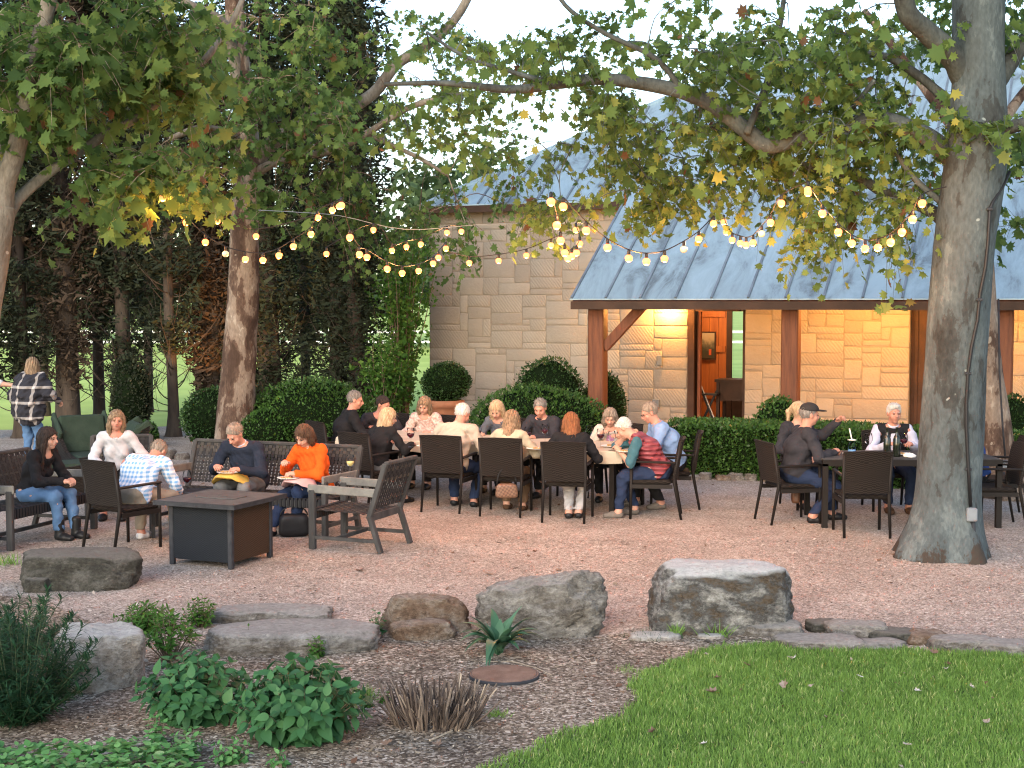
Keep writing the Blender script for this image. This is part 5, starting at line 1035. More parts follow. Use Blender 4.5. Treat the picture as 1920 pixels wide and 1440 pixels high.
# green cushioned loungers at the back left
def lounger(x, y, dx, dy, label, s=1):
    t = empty('patio_lounger', (x, y, 0), face(dx, dy), label, 'lounger', 'green cushioned loungers'); w = .8
    for k in (-1, 1):                                  # swept solid woven sides
        prof = [(-.95, .0), (-.95, .42), (-.6, .44), (-.2, .50), (.15, .70), (.42, .95), (.52, 1.0), (.50, .86), (.45, .4), (.5, 0)]
        m_ = MB(); n = len(prof); x0 = k*w/2; vs = [(x0-.03, a, b) for a, b in prof]+[(x0+.03, a, b) for a, b in prof]
        m_.add(vs, [tuple(range(n)), tuple(range(2*n-1, n-1, -1))]+[(i, n+i, n+(i+1) % n, (i+1) % n) for i in range(n)]); m_.build('side_panel', M['wicker'], t)
    MB().box((0, -.3, .22), (w-.08, 1.2, .2)).build('base', M['wicker'], t)
    MB().box((0, -.36, .40), (w-.10, 1.15, .14), ch=.04).build('seat_cushion', M['green_cush'], t)
    MB().bar((0, .18, .42), (0, .42, 1.02), w-.06, .15, up=(0, 1, 0), ch=.04).build('back_cushion', M['green_cush'], t)
    t.scale = (.88,)*3
    for k in (-1, 1): MB().bar((k*w/2, .12, .72), (k*w/2, .54, 1.03), .16, .06, up=(1, 0, 0), ch=.02).build('arm_pad', M['green_cush'], t)
    return t
lounger(at(166, 800, 19.6).x, 19.6, .55, -.83, 'green cushioned wicker lounger with its back cushion raised, beside the standing woman')
lounger(at(205, 800, 18.6).x, 18.6, -.90, -.42, 'green cushioned wicker lounger with swept dark side, behind the woman in white')
lounger(at(-25, 830, 18.6).x, 18.6, .9, .5, 'dark lounger at the left edge below the reaching arm')
# ------------------------------------------------------------------ things on the tables
def wineglass(p, label, wine='wine', fill=.35, parent=None, s=1.0, group='wine glasses'):
    t = empty('wine_glass', p, 0, label, 'wine glass', group)
    MB().lathe([(0, .0), (.034, .0), (.034, .003), (.006, .007), (.004, .012), (.004, .085), (.010, .092), (.030, .108), (.040, .135), (.041, .155), (.034, .205)], 18).build('glass', M['glass'], t, True)
    if wine:
        zt = .098+.06*fill/.35*.8; MB().lathe([(0, .0955), (.008, .0975), (.027, .111), (.0365, .134 if zt > .134 else zt), (.0365, zt), (0, zt)], 16).build('wine', M[wine], t, True)
    t.scale = (s*1.12,)*3; return t
def place(px, py, z): p = G(px, py, z); return (p.x, p.y, z)
WGL = [(770, 838, .757, 'wine', 'red wine glass before the woman in the floral blouse'), (990, 836, .757, 'wine', 'red wine glass before the long-haired blonde woman, left of the grey-haired man'), (1022, 830, .757, 'wine', 'red wine glass at the hand of the grey-haired man'),
       (1104, 833, .757, None, 'clear empty glass left of the pink-topped woman'), (1126, 840, .757, 'wine', 'red wine glass in front of the woman in lilac'), (1147, 845, .757, None, 'short stemmed water glass in front of the man in the red vest'),
       (896, 832, .757, 'wine', 'wine glass beside the woman in the cream jacket'), (1628, 850, .765, None, 'empty wine glass left of the two dark bottles'), (1694, 850, .765, 'wine', 'wine glass right of the two dark bottles'),
       (322, 925, .456, 'wine', 'left of the two red wine glasses on the low side table'), (351, 924, .456, 'wine', 'right of the two red wine glasses on the low side table'), (657, 893, .625, 'winew', 'white wine glass standing on the bench armrest')]
for px, py, z, wn2, lb in WGL: wineglass(place(px, py, z), lb, wn2)
def plate(px, py, z, lb, r=.12, food=True, off=(0, 0), rz=0, p=None):
    p = p or place(px, py, z); t = empty('plate', p, rz, lb, 'plate', 'plates of food')
    MB().lathe([(0, .002), (r*.6, .002), (r, .016), (r*1.02, .018), (r*.98, .020), (r*.6, .008), (0, .007)], 26).build('dish', M['white'], t, True)
    if food:
        m_ = MB(); q = np.random.default_rng(int(px))
        for k in range(9): a = q.uniform(0, 6.28); rr = q.uniform(0, r*.55); m_.box((rr*math.cos(a), rr*math.sin(a), .018), (q.uniform(.02, .05), q.uniform(.015, .03), .022), Matrix.Rotation(a*2, 3, 'Z'), ch=.006)
        m_.build('food', M['food'], t)
    return t
for px, py, lb in [(1085, 848, 'plate of food on the beige cloth left of the lilac woman'), (1175, 848, 'plate of food at the elbow of the red vest man'), (1005, 843, 'plate in front of the grey-haired man'), (800, 838, 'plate in front of the woman in the floral blouse'), (950, 838, 'plate in front of the woman in the cream jacket'), (1145, 838, 'plate in front of the woman in lilac')]: plate(px, py, .757, lb)
for px, py, lb in [(1690, 853, 'plate on the slatted table beside the dark bottles'), (1600, 853, 'plate in front of the man in the cap')]: plate(px, py, .763, lb)
mb = MB(); q = np.random.default_rng(8)
for px, py, lb in [(1075, 841, 'crumpled white napkin by the clear glass on the beige cloth'), (1705, 855, 'crumpled white napkin on the slatted table')]:
    V, Fc = ICO[3]; V = V*(1+.35*vnoise(V, 3, int(px)))[:, None]*np.array([.07, .06, .035]); V[:, 2] = np.maximum(V[:, 2], -.01); z = .765 if px < 1500 else .772
    o = link('napkin', npmesh('napkin', V, Fc), M['white'], smooth=True); o.location = place(px, py, z+.006); tag(o, lb, 'napkin', 'white napkins')
for px, lb in [(1663, 'left dark wine bottle on the right table'), (1681, 'right dark wine bottle on the right table')]:
    t = empty('wine_bottle', place(px, 856, .763), 0, lb, 'bottle', 'dark wine bottles'); MB().lathe([(0, 0), (.037, 0), (.038, .01), (.038, .19), (.030, .215), (.015, .24), (.014, .30), (.016, .302), (.016, .315), (0, .315)], 20).build('bottle_body', M['bottle'], t, True)
    MB().lathe([(.0386, .06), (.0388, .061), (.0388, .15), (.0386, .151)], 20).build('label', M['bottle'], t, True); t.scale = (1.05,)*3
t = empty('spray_bottle', place(1597, 853, .763), 0, 'clear bottle with blue label and white stick before the man in the cap', 'bottle')
MB().lathe([(0, 0), (.040, 0), (.042, .01), (.042, .10), (.028, .14), (.018, .15), (.018, .17), (0, .17)], 18).build('bottle_body', glassmat('bottle_glass', (.8, .85, .9), .1), t, True)
MB().lathe([(.0425, .015), (.0430, .016), (.0430, .06), (.0425, .061)], 18).build('label', M['bluel'], t, True); MB().lathe([(.05, .168), (.052, .172), (.02, .18), (0, .18)], 14).build('cap', M['white'], t, True); MB().tube([(0, 0, .17), (-.03, 0, .30)], .008, 6).build('straw', M['white'], t, True)
# bags
def bag(name, x, y, w, h, d, z, label, mat, rz=0, strapz=None):
    V, Fc = ICO[4]; p = 5; V = V/((np.abs(V)**p).sum(1)**(1/p))[:, None]; V = V*(1+.05*vnoise(V, 2.5, int(w*100)))[:, None]; V = V*np.array([w/2*1, d/2, h/2]); V[:, 0] *= 1-.12*(V[:, 2]/h+.5)
    o = link(name, npmesh(name, V, Fc), mat, smooth=True); o.location = (x, y, z+h/2); o.rotation_euler = (0, 0, rz); tag(o, label, 'bag')
    s = MB().tube([(w*.42*math.cos(a), 0, h*.42+math.sin(a)*(strapz or h*.5)) for a in np.linspace(0, PI, 12)], .008, 6).build('strap', M['black'], o, True); return o
vm, nt, b = newmat('checkered_canvas'); L = nt.links; tc = nt.nodes.new('ShaderNodeTexCoord'); ck = nt.nodes.new('ShaderNodeTexChecker'); ck.inputs['Scale'].default_value = 42
mp = nt.nodes.new('ShaderNodeMapping'); mp.inputs['Rotation'].default_value = (0, R(12), 0); mp.inputs['Location'].default_value = (.01, .013, .01); L.new(tc.outputs['Object'], mp.inputs[0]); L.new(mp.outputs[0], ck.inputs['Vector']); ck.inputs[1].default_value = (.10, .05, .03, 1); ck.inputs[2].default_value = (.18, .10, .06, 1); L.new(ck.outputs[0], b.inputs['Base Color'])
p = G(950, 972).xy; bag('handbag', p.x, p.y+.12, .27, .17, .09, .22, 'brown checkered handbag hanging beside the middle dining chair', vm, .1, .2)
p = G(540, 1008).xy; bag('handbag', p.x+.05, p.y+.1, .34, .24, .2, 0, 'black slouchy bag on the gravel at the feet of the orange sweater woman', M['black'], .2, .1)
p = G(1487, 974).xy; bag('handbag', p.x+.02, p.y-.02, .26, .17, .10, .20, 'brown leather bag hanging under the seat of the man in the cap', pm('brown_leather', (.07, .03, .015), (.11, .05, .025), 8, .5), 1.4, .15)
# ------------------------------------------------------------------ string lights
def string(label, P, Y0, Y1, ends=(None, None), off=(), sag=0):
    """P: photo points of the bulbs; the cord hangs just above them"""
    n = len(P); t = empty('string_light', (0, 0, 0), 0, label, 'string light', 'warm string lights'); pts = []
    for i, (px, py) in enumerate(P): pts.append(at(px, py, Y0+(Y1-Y0)*i/max(1, n-1)))
    top = [p+Vector((0, 0, .072)) for p in pts]
    if ends[0]: top = [Vector(ends[0])]+top
    if ends[1]: top = top+[Vector(ends[1])]
    MB().tube([Vector(q) for q in spline(top, 4)], .0055, 5).build('cord', M['black'], t)
    for i, p in enumerate(pts):
        bo = MB().lathe([(0, -.042), (.017, -.039), (.030, -.027), (.036, -.006), (.033, .011), (.020, .023), (.012, .028), (0, .028)], 12).build('bulb', M['bulboff' if i in off else 'bulb'], t, True); bo.location = p
        MB().lathe([(0, .074), (.010, .072), (.015, .062), (.015, .026), (.012, .022), (0, .022)], 10).build('socket', M['black'], bo, True)
        if i not in off:
            if 'bl' not in globals():
                g_ = globals(); g_['bl'] = bpy.data.lights.new('bulb_light', 'POINT'); bl.energy = BULBW; bl.color = (1, .43, .14); bl.shadow_soft_size = .03
            lo = bpy.data.objects.new('bulb_light', bl); col.objects.link(lo); lo.parent = t; lo.location = p-Vector((0, 0, .06))
BULBW = 4.6
if 'bl' in globals(): del bl
string('left end string light sagging past the tan trunk to the bright cluster', [(305, 370), (330, 370), (349, 416), (385, 453), (423, 475), (460, 485), (493, 487), (523, 478), (550, 461), (583, 438), (596, 407), (623, 393), (636, 386)], 14.5, 15.5, off=(4,))
string('short string of two bulbs hanging among leaves left of the tan trunk', [(408, 413), (480, 442)], 15.6, 16.0, ends=(at(300, 380, 15), at(600, 400, 17)))
string('string light sagging from the bright cluster to the barn corner', [(640, 384), (656, 444), (674, 476), (688, 481), (726, 503), (754, 511), (785, 507), (812, 493), (822, 482), (836, 465)], 13.5, 17.5)
string('farther string of bulbs running level in front of the feathery shrub', [(612, 475), (700, 430), (735, 469), (762, 462), (789, 457), (838, 435), (865, 433)], 17, 18.5)
string('string light of widely spaced bulbs crossing the pale barn wall', [(880, 492), (935, 488), (987, 478), (1033, 459), (1051, 452)], 17.5, 16.5, ends=(at(836, 470, 17.8), None))
string('small V-shaped string light over the barn wall right of centre', [(1033, 377), (1044, 421), (1051, 450), (1059, 473), (1065, 483), (1072, 479), (1081, 473), (1087, 456), (1080, 430), (1099, 432)], 11.5, 16.5)
string('string light sagging across the lower left of the metal porch roof', [(1056, 386), (1099, 431), (1139, 463), (1179, 483), (1212, 489), (1246, 484), (1282, 466), (1310, 447), (1338, 418)], 12.0, 14.5, off=(6,))
string('short U-shaped string light over the middle of the metal roof', [(1357, 415), (1362, 434), (1373, 449), (1388, 455), (1399, 458), (1412, 454), (1428, 437), (1445, 416), (1465, 380), (1515, 355)], 16.0, 13.0, off=(6,))
string('string light sagging to the big right trunk across the metal roof', [(1515, 360), (1542, 399), (1572, 434), (1597, 455), (1622, 465), (1646, 463), (1670, 453), (1691, 434), (1711, 410), (1729, 380)], 13.0, 12.2, ends=(None, at(1775, 350, 12.1)))
cw = MB().tube([Vector(q) for q in spline([at(485, 394, 19), at(560, 398, 18.5), at(640, 405, 18), at(760, 430, 18), at(900, 421, 18), at(1000, 417, 18)], 4)], .005, 4).build('support_wire', M['boxgrey']); tag(cw, 'thin straight support wire strung from the tan trunk behind the bulbs', 'wire')
# ------------------------------------------------------------------ people: signed distance shapes polygonised into one continuous skin per person
def ellip(c, r, Rm=None): return ('e', np.array(c, float), np.array(r, float), Rm)
def cone(a, b, ra, rb, sq=None, ax=None): return ('c', np.array(a, float), np.array(b, float), ra, rb, sq, ax)
def pd(pr, X):
    if pr[0] == 'e':
        q = X-pr[1]
        if pr[3] is not None: q = q@pr[3]
        k0 = np.linalg.norm(q/pr[2], axis=-1); k1 = np.linalg.norm(q/pr[2]**2, axis=-1)+1e-9; return k0*(k0-1)/k1
    _, a, b, ra, rb, sq, ax = pr; ba = b-a; q = X-a; h = np.clip((q@ba)/max(ba@ba, 1e-9), 0, 1); q = q-h[..., None]*ba
    if sq: d = q@ax; q = q-d[..., None]*ax*(1-1/sq)
    return np.linalg.norm(q, axis=-1)-(ra+(rb-ra)*h)
def pbb(pr):
    if pr[0] == 'e': m = pr[2].max(); return pr[1]-m, pr[1]+m
    m = max(pr[3], pr[4])*(pr[5] if pr[5] and pr[5] > 1 else 1); return np.minimum(pr[1], pr[2])-m, np.maximum(pr[1], pr[2])+m
def polyg(prims, res, k=.03, infl=0, cut=None, disp=None, sub=None):
    lo = np.min([pbb(p)[0] for p in prims], 0)-.03-infl; hi = np.max([pbb(p)[1] for p in prims], 0)+.03+infl
    n = np.ceil((hi-lo)/res).astype(int)+1; Fd = np.full(n, 1.0, np.float32); ax = [lo[i]+np.arange(n[i])*res for i in range(3)]
    for p in prims:
        a, b = pbb(p); a = a-k-infl-2*res; b = b+k+infl+2*res; i0 = np.maximum(0, ((a-lo)/res).astype(int)); i1 = np.minimum(n, np.ceil((b-lo)/res).astype(int)+1)
        if (i1 <= i0).any(): continue
        s = tuple(slice(i0[j], i1[j]) for j in range(3)); X = np.stack(np.meshgrid(*[ax[j][s[j]] for j in range(3)], indexing='ij'), -1)
        d = pd(p, X)-infl; f = Fd[s]; h = np.clip(.5+.5*(f-d)/k, 0, 1); Fd[s] = f*(1-h)+d*h-k*h*(1-h)
    Xg = None
    if sub or cut or disp: Xg = np.stack(np.meshgrid(*ax, indexing='ij'), -1)
    if disp: Fd = Fd+disp(Xg)
    for p, ks in (sub or []):
        d = -pd(p, Xg); h = np.clip(.5+.5*(d-Fd)/ks, 0, 1); Fd = Fd*(1-h)+d*h+ks*h*(1-h)
    if cut is not None: Fd = np.maximum(Fd, cut(Xg))
    Fd[0], Fd[-1], Fd[:, 0], Fd[:, -1], Fd[:, :, 0], Fd[:, :, -1] = 1, 1, 1, 1, 1, 1
    S = Fd < 0; nx, ny, nz = [m-1 for m in n]
    c = [S[i:i+nx, j:j+ny, l:l+nz] for i in (0, 1) for j in (0, 1) for l in (0, 1)]; cnt = sum(q.astype(np.int8) for q in c); act = (cnt > 0) & (cnt < 8)
    idx = np.full(act.shape, -1, np.int32); I = np.argwhere(act); idx[act] = np.arange(len(I)); acc = np.zeros((len(I), 3)); w_ = np.zeros(len(I))
    cor = [np.array(q) for q in [(i, j, l) for i in (0, 1) for j in (0, 1) for l in (0, 1)]]
    val = [Fd[I[:, 0]+q[0], I[:, 1]+q[1], I[:, 2]+q[2]] for q in cor]
    for a in range(8):
        for b in range(a+1, 8):
            if np.abs(cor[a]-cor[b]).sum() != 1: continue
            m = (val[a] < 0) != (val[b] < 0); t = np.where(m, val[a]/(val[a]-val[b]+1e-12), 0)
            acc[m] += (cor[a]+(cor[b]-cor[a])*t[:, None])[m]; w_[m] += 1
    V = lo+(I+acc/w_[:, None])*res; Fs = []
    for axi in range(3):
        sh = [slice(None)]*3; s0 = [slice(1, -1)]*3; s0[axi] = slice(0, -1); s1 = [slice(1, -1)]*3; s1[axi] = slice(1, None)
        A = S[tuple(s0)]; B = S[tuple(s1)]; E = np.argwhere(A != B); 
        if not len(E): continue
        dirn = A[E[:, 0], E[:, 1], E[:, 2]]; P = E.copy()
        for j in range(3):
            if j != axi: P[:, j] += 1
        u_, v_ = [(1, 2), (2, 0), (0, 1)][axi]
        def cc(du, dv): q = P.copy(); q[:, u_] -= du; q[:, v_] -= dv; return idx[q[:, 0], q[:, 1], q[:, 2]]
        Q = np.stack([cc(1, 1), cc(0, 1), cc(0, 0), cc(1, 0)], 1); Q[~dirn] = Q[~dirn][:, ::-1]; Fs.append(Q[(Q >= 0).all(1)])
    return V, np.concatenate(Fs)
def ik(a, b, l1, l2, pole):
    a, b, pole = np.array(a, float), np.array(b, float), np.array(pole, float); d = b-a; L_ = np.linalg.norm(d); 
    if L_ > (l1+l2)*.995: b = a+d/L_*(l1+l2)*.995; d = b-a; L_ = np.linalg.norm(d)
    x = (l1*l1-l2*l2+L_*L_)/(2*L_); h = math.sqrt(max(l1*l1-x*x, 0)); dn = d/L_; p = pole-dn*(pole@dn); p /= np.linalg.norm(p)+1e-9
    return a+dn*x+p*h, b
def eul(p, y, r): return np.array(Matrix.Rotation(y, 3, 'Z') @ Matrix.Rotation(p, 3, 'X') @ Matrix.Rotation(r, 3, 'Y'))
def clothmat(name, c, var=.25, bump=.5, bsc=60, rough=.9):
    return pm(name, tuple(x*(1-var) for x in c), c, 5, rough, bump, bsc, spec=.15)
def gingham(name, a, b_, scale=26, wide=False):
    m, nt, b = newmat(name); L = nt.links; tc = nt.nodes.new('ShaderNodeTexCoord'); sx = nt.nodes.new('ShaderNodeSeparateXYZ'); L.new(tc.outputs['Object'], sx.inputs[0]); outs = []
    for k, o in enumerate((0, 2)):
        mm = nd(nt, 'ShaderNodeMath', operation='MULTIPLY'); L.new(sx.outputs[o], mm.inputs[0]); mm.inputs[1].default_value = scale*6.283
        s_ = nd(nt, 'ShaderNodeMath', operation='SINE'); L.new(mm.outputs[0], s_.inputs[0]); g_ = nd(nt, 'ShaderNodeMath', operation='GREATER_THAN'); L.new(s_.outputs[0], g_.inputs[0]); g_.inputs[1].default_value = wide if wide else 0; outs.append(g_)
    ad = nd(nt, 'ShaderNodeMath', operation='ADD'); L.new(outs[0].outputs[0], ad.inputs[0]); L.new(outs[1].outputs[0], ad.inputs[1]); dv = nd(nt, 'ShaderNodeMath', operation='MULTIPLY'); L.new(ad.outputs[0], dv.inputs[0]); dv.inputs[1].default_value = .5
    L.new(ramp(nt, dv.outputs[0], [(0, a), (1, b_)]), b.inputs['Base Color']); b.inputs['Roughness'].default_value = .9; return m
def skinmat(name, c): 
    m = pm(name, tuple(x*.86 for x in c), c, 9, .5, .15, 120, spec=.35); b = m.node_tree.nodes['Principled BSDF']; b.inputs['Subsurface Weight'].default_value = .12; b.inputs['Subsurface Radius'].default_value = (.02, .008, .004); return m
SK = {'a': skinmat('fair_skin', (.52, .29, .21)), 'b': skinmat('ruddy_skin', (.50, .24, .17)), 'c': skinmat('tanned_skin', (.42, .23, .15))}
M['eye'] = pm('dark_eye', (.03, .02, .018), None, rough=.25); M['lip'] = pm('lips', (.34, .10, .09), None, rough=.5); M['lens'] = pm('eyeglass_frame', (.02, .02, .02), None, rough=.3)
def hairmat(name, c1, c2): return pm(name, c1, c2, 9, .55, .8, 70, spec=.3, stretch=(5, 5, .7))
HM = {'grey': hairmat('grey_hair', (.07, .062, .055), (.28, .26, .24)), 'white': hairmat('white_hair', (.42, .40, .37), (.66, .64, .60)), 'blonde': hairmat('blonde_hair', (.30, .20, .11), (.58, .44, .28)), 'dblonde': hairmat('dark_blonde_hair', (.10, .062, .035), (.36, .25, .15)),
      'brown': hairmat('brown_hair', (.045, .022, .012), (.12, .062, .032)), 'dark': hairmat('dark_hair', (.014, .009, .007), (.05, .030, .022)), 'auburn': hairmat('auburn_hair', (.13, .045, .016), (.30, .12, .045)), 'sandy': hairmat('sandy_grey_hair', (.13, .10, .075), (.34, .27, .21)), 'black': hairmat('black_hair', (.012, .011, .011), (.05, .045, .045))}
def hand(wr, fd, pn, side, curl=.6, s=1.0):
    """palm + four unequal bent fingers + thumb leaving the side of the palm. fd forearm direction, pn palm normal, side +1 = thumb towards +cross"""
    fd = fd/np.linalg.norm(fd); pn = pn-fd*(pn@fd); pn /= np.linalg.norm(pn)+1e-9; sd = np.cross(fd, pn)*side; P = []
    P.append(cone(wr-fd*.02, wr+fd*.045*s, .022*s, .026*s, 1.35, sd)); 
    P.append(cone(wr+fd*.035*s, wr+fd*.075*s, .020*s, .020*s, 1.75, sd))
    for i, (o, L_, r) in enumerate([(.030, .070, .0092), (.010, .080, .0096), (-.010, .075, .0092), (-.029, .058, .0082)]):
        b0 = wr+fd*(.085-.004*abs(i-1))*s+sd*o*s; c1 = curl*(.7+.12*i); d1 = fd*math.cos(c1)+pn*math.sin(c1)+sd*o*1.2; d1 /= np.linalg.norm(d1); p1 = b0+d1*L_*.5*s
        d2 = fd*math.cos(c1+curl*1.1)+pn*math.sin(c1+curl*1.1); p2 = p1+d2*L_*.3*s; d3 = fd*math.cos(c1+curl*1.9)+pn*math.sin(c1+curl*1.9); p3 = p2+d3*L_*.22*s
        P += [cone(b0, p1, r*s, r*.92*s), cone(p1, p2, r*.92*s, r*.85*s), cone(p2, p3, r*.85*s, r*.75*s)]
    t0 = wr+fd*.028*s+sd*.026*s; d = fd*.6+sd*.75+pn*.45; d /= np.linalg.norm(d); t1 = t0+d*.038*s; d2 = fd*.85+sd*.15+pn*.6; d2 /= np.linalg.norm(d2); t2 = t1+d2*.034*s
    P += [cone(t0, t1, .0135*s, .011*s), cone(t1, t2, .011*s, .009*s)]; return P
def person(label, x, y, dx, dy, lean=12, seat=.47, hp=(25, 0, 0), LH=(.17, -.42, .80), RH=(-.17, -.42, .80), LF=None, RF=None, top='navy', pants='jeans', shoes='black', hair=('short', 'grey'), skin='a', s=1.0, wide=1.0, female=False,
           sleeve='long', stand=False, bend=0, slim=1.0, glasses=False, collar=None, side=0, extras=None, yaw=0, curl=.7, headoff=(0, 0, 0), topinfl=.016, group='people dining on the patio', hem=0):
    s = s*.968; Ln = R(lean); zp = .93 if stand else seat+.095; P0 = np.array([0, 0.04, zp])
    Rs = np.array(Matrix.Rotation(R(yaw), 3, 'Z') @ Matrix.Rotation(R(side), 3, 'Y') @ Matrix.Rotation(Ln, 3, 'X')); Rs2 = np.array(Matrix.Rotation(R(yaw), 3, 'Z') @ Matrix.Rotation(R(side), 3, 'Y') @ Matrix.Rotation(Ln+R(14+bend), 3, 'X'))
    Cc = P0+Rs@np.array([0, 0, .27]); Nn = Cc+Rs2@np.array([0, 0, .225]); X = Rs@np.array([1, 0, 0]); Yb = Rs2@np.array([0, 1, 0]); up2 = Rs2@np.array([0, 0, 1])
    shw = (.165 if female else .185)*wide; SLp, SRp = Nn-up2*.045+X*shw, Nn-up2*.045-X*shw
    Rh = np.array(Matrix.Rotation(R(hp[1]), 3, 'Z') @ Matrix.Rotation(R(hp[0]), 3, 'X') @ Matrix.Rotation(R(hp[2]), 3, 'Y'))
    Hc = Nn+up2*.055+Rh@np.array([0, -.012, .115])+np.array(headoff)
    if LF is None: LF = (.13, -.44, 0)
    if RF is None: RF = (-.12, -.40, 0)
    hipL, hipR = P0+np.array([.09, 0, -.02]), P0+np.array([-.09, 0, -.02]); aL, aR = np.array(LF)+np.array([0, 0, .085]), np.array(RF)+np.array([0, 0, .085])
    pole = np.array([0, -1, .05]) if stand else np.array([0, -.5, 1]); kL, aL = ik(hipL, aL, .44, .41, pole+np.array([.12, 0, 0])); kR, aR = ik(hipR, aR, .44, .41, pole-np.array([.12, 0, 0]))
    eL, wL = ik(SLp, np.array(LH), .29, .255, (.75, .35, -.9)); eR, wR = ik(SRp, np.array(RH), .29, .255, (-.75, .35, -.9)); wd = wide*(.92 if female else 1)*slim
    tor = [cone(P0-X*.07*wd, P0+X*.07*wd, .125*wd, .125*wd, None, None), cone(P0+up2*.06, Cc, .128*wd, .125*wd, 1.25, X), cone(Cc-X*.06*wd, Cc+X*.06*wd, .118*wd, .118*wd), cone(SLp-X*.03, SRp+X*.03, .062, .062), cone(Cc, Nn-up2*.05, .12*wd, .085, 1.35, X)]
    if female: tor += [ellip(Cc-Rs2[:, 1]*.085+X*.065+up2*.01, (.062, .062, .062)), ellip(Cc-Rs2[:, 1]*.085-X*.065+up2*.01, (.062, .062, .062))]
    else: tor += [ellip(P0+Rs@np.array([0, -.07, .12]), (.12*wd, .09*wd, .13))]
    arms = [cone(SLp, eL, .056*wd, .042), cone(eL, wL, .043, .028), cone(SRp, eR, .056*wd, .042), cone(eR, wR, .043, .028)]; neck = [cone(Nn-up2*.03, Nn+up2*.02+Rh@np.array([0, 0, .07]), .062, .055)]
    thick = 1.08 if not female else 1.0; legs = [cone(hipL, kL, .088*thick, .062), cone(kL, aL, .060, .042), cone(hipR, kR, .088*thick, .062), cone(kR, aR, .060, .042)]
    def fdir(k, a, f): d = np.array([a[0]-k[0], a[1]-k[1], 0]); d = np.array([d[0]*.3, -1 if not stand else -1, 0]); return d/np.linalg.norm(d)
    fL, fR = fdir(kL, aL, LF), fdir(kR, aR, RF)
    ft_ = [cone(aL-np.array([0, 0, .03]), aL+fL*.13-np.array([0, 0, .052]), .036, .030, 1.15, np.array([1., 0, 0])), cone(aR-np.array([0, 0, .03]), aR+fR*.13-np.array([0, 0, .052]), .036, .030, 1.15, np.array([1., 0, 0]))]
    def H(v): return Hc+Rh@np.array(v, float)
    def HE(c, r): return ellip(H(c), r, Rh)
    head = [HE((0, .012, .03), (.076, .096, .090)), HE((0, -.028, -.035), (.058, .062, .082)), HE((0, -.062, -.088), (.024, .022, .022)), HE((.040, -.055, -.03), (.026, .026, .032)), HE((-.040, -.055, -.03), (.026, .026, .032)),
            cone(H((0, -.088, .018)), H((0, -.110, -.022)), .008, .0145), HE((0, -.100, -.026), (.018, .012, .010)), cone(H((.034, -.080, .028)), H((-.034, -.080, .028)), .010, .010), HE((0, -.086, -.052), (.026, .014, .016)), HE((.078, .008, -.005), (.010, .020, .031)), HE((-.078, .008, -.005), (.010, .020, .031))]
    body = tor+neck+arms+legs+ft_+head[:2]
    Vs, Fs_ = [], []; mi = []; off = 0
    def put(V, Fq, m):
        nonlocal off; Vs.append(V); Fs_.append(Fq+off); mi.append(np.full(len(Fq), m)); off += len(V)
    put(*polyg(body, .018, .035), 0)
    put(*polyg(head+[cone(Nn+up2*.0, Nn+up2*.02+Rh@np.array([0, 0, .07]), .060, .054)], .0065, .018, sub=[(HE((.031, -.098, .008), (.017, .014, .010)), .012), (HE((-.031, -.098, .008), (.017, .014, .010)), .012)]), 0)
    dL, dR = wL-eL, wR-eR; pnL, pnR = np.array([-.35, .1, -1]), np.array([.35, .1, -1])
    put(*polyg(hand(wL, dL, pnL, -1, curl), .0058, .007), 0); put(*polyg(hand(wR, dR, pnR, 1, curl), .0058, .007), 0)
    e_v, e_f = ICO[2]
    for (c, r, m) in [((.031, -.088, .007), (.014, .007, .0055), 1), ((-.031, -.088, .007), (.014, .007, .0055), 1), ((0, -.099, -.052), (.021, .006, .0065), 2), ((.032, -.089, .026), (.017, .006, .0035), 3), ((-.032, -.089, .026), (.017, .006, .0035), 3)]:
        V = (Rh@(e_v*np.array(r)+np.array(c)).T).T+Hc; put(V, np.column_stack([e_f, e_f[:, 2:]]), m)
    V = np.concatenate(Vs); Fq = np.concatenate(Fs_); mi_ = np.concatenate(mi); tri = Fq[:, 2] == Fq[:, 3]
    me = bpy.data.meshes.new('person'); cnt = np.where(tri, 3, 4); me.vertices.add(len(V)); me.vertices.foreach_set('co', V.astype(np.float32).ravel()); lp = np.concatenate([Fq[~tri].ravel(), Fq[tri][:, :3].ravel()]).astype(np.int32)
    me.loops.add(len(lp)); me.loops.foreach_set('vertex_index', lp); nq, nt_ = (~tri).sum(), tri.sum(); me.polygons.add(nq+nt_); me.polygons.foreach_set('loop_start', np.concatenate([np.arange(nq)*4, nq*4+np.arange(nt_)*3]).astype(np.int32)); me.polygons.foreach_set('material_index', np.concatenate([mi_[~tri], mi_[tri]]).astype(np.int32)); me.update(calc_edges=True)
    style, hc = hair; o = link('person', me, [SK[skin], M['eye'], M['lip'] if female else SK[skin], HM[hc if hc != 'blonde' else 'dblonde']], smooth=True); tag(o, label, 'person', group)
    o.location = (x, y, 0); o.rotation_euler = (0, 0, face(dx, dy)); o.scale = (s,)*3
    sd_ = int(abs(x*100)+abs(y*7)) % 97
    def wr(a): return lambda Xg: (.0065*np.sin(Xg[..., 2]*55+Xg[..., 0]*30+sd_)*np.sin(Xg[..., 0]*41-Xg[..., 1]*23)+.0085*np.sin(Xg[..., 1]*31+Xg[..., 2]*22+sd_*2)*np.cos(Xg[..., 0]*19))*a
    def child(name, VF, mat): link(name, npmesh(name, *VF), mat, o, True)
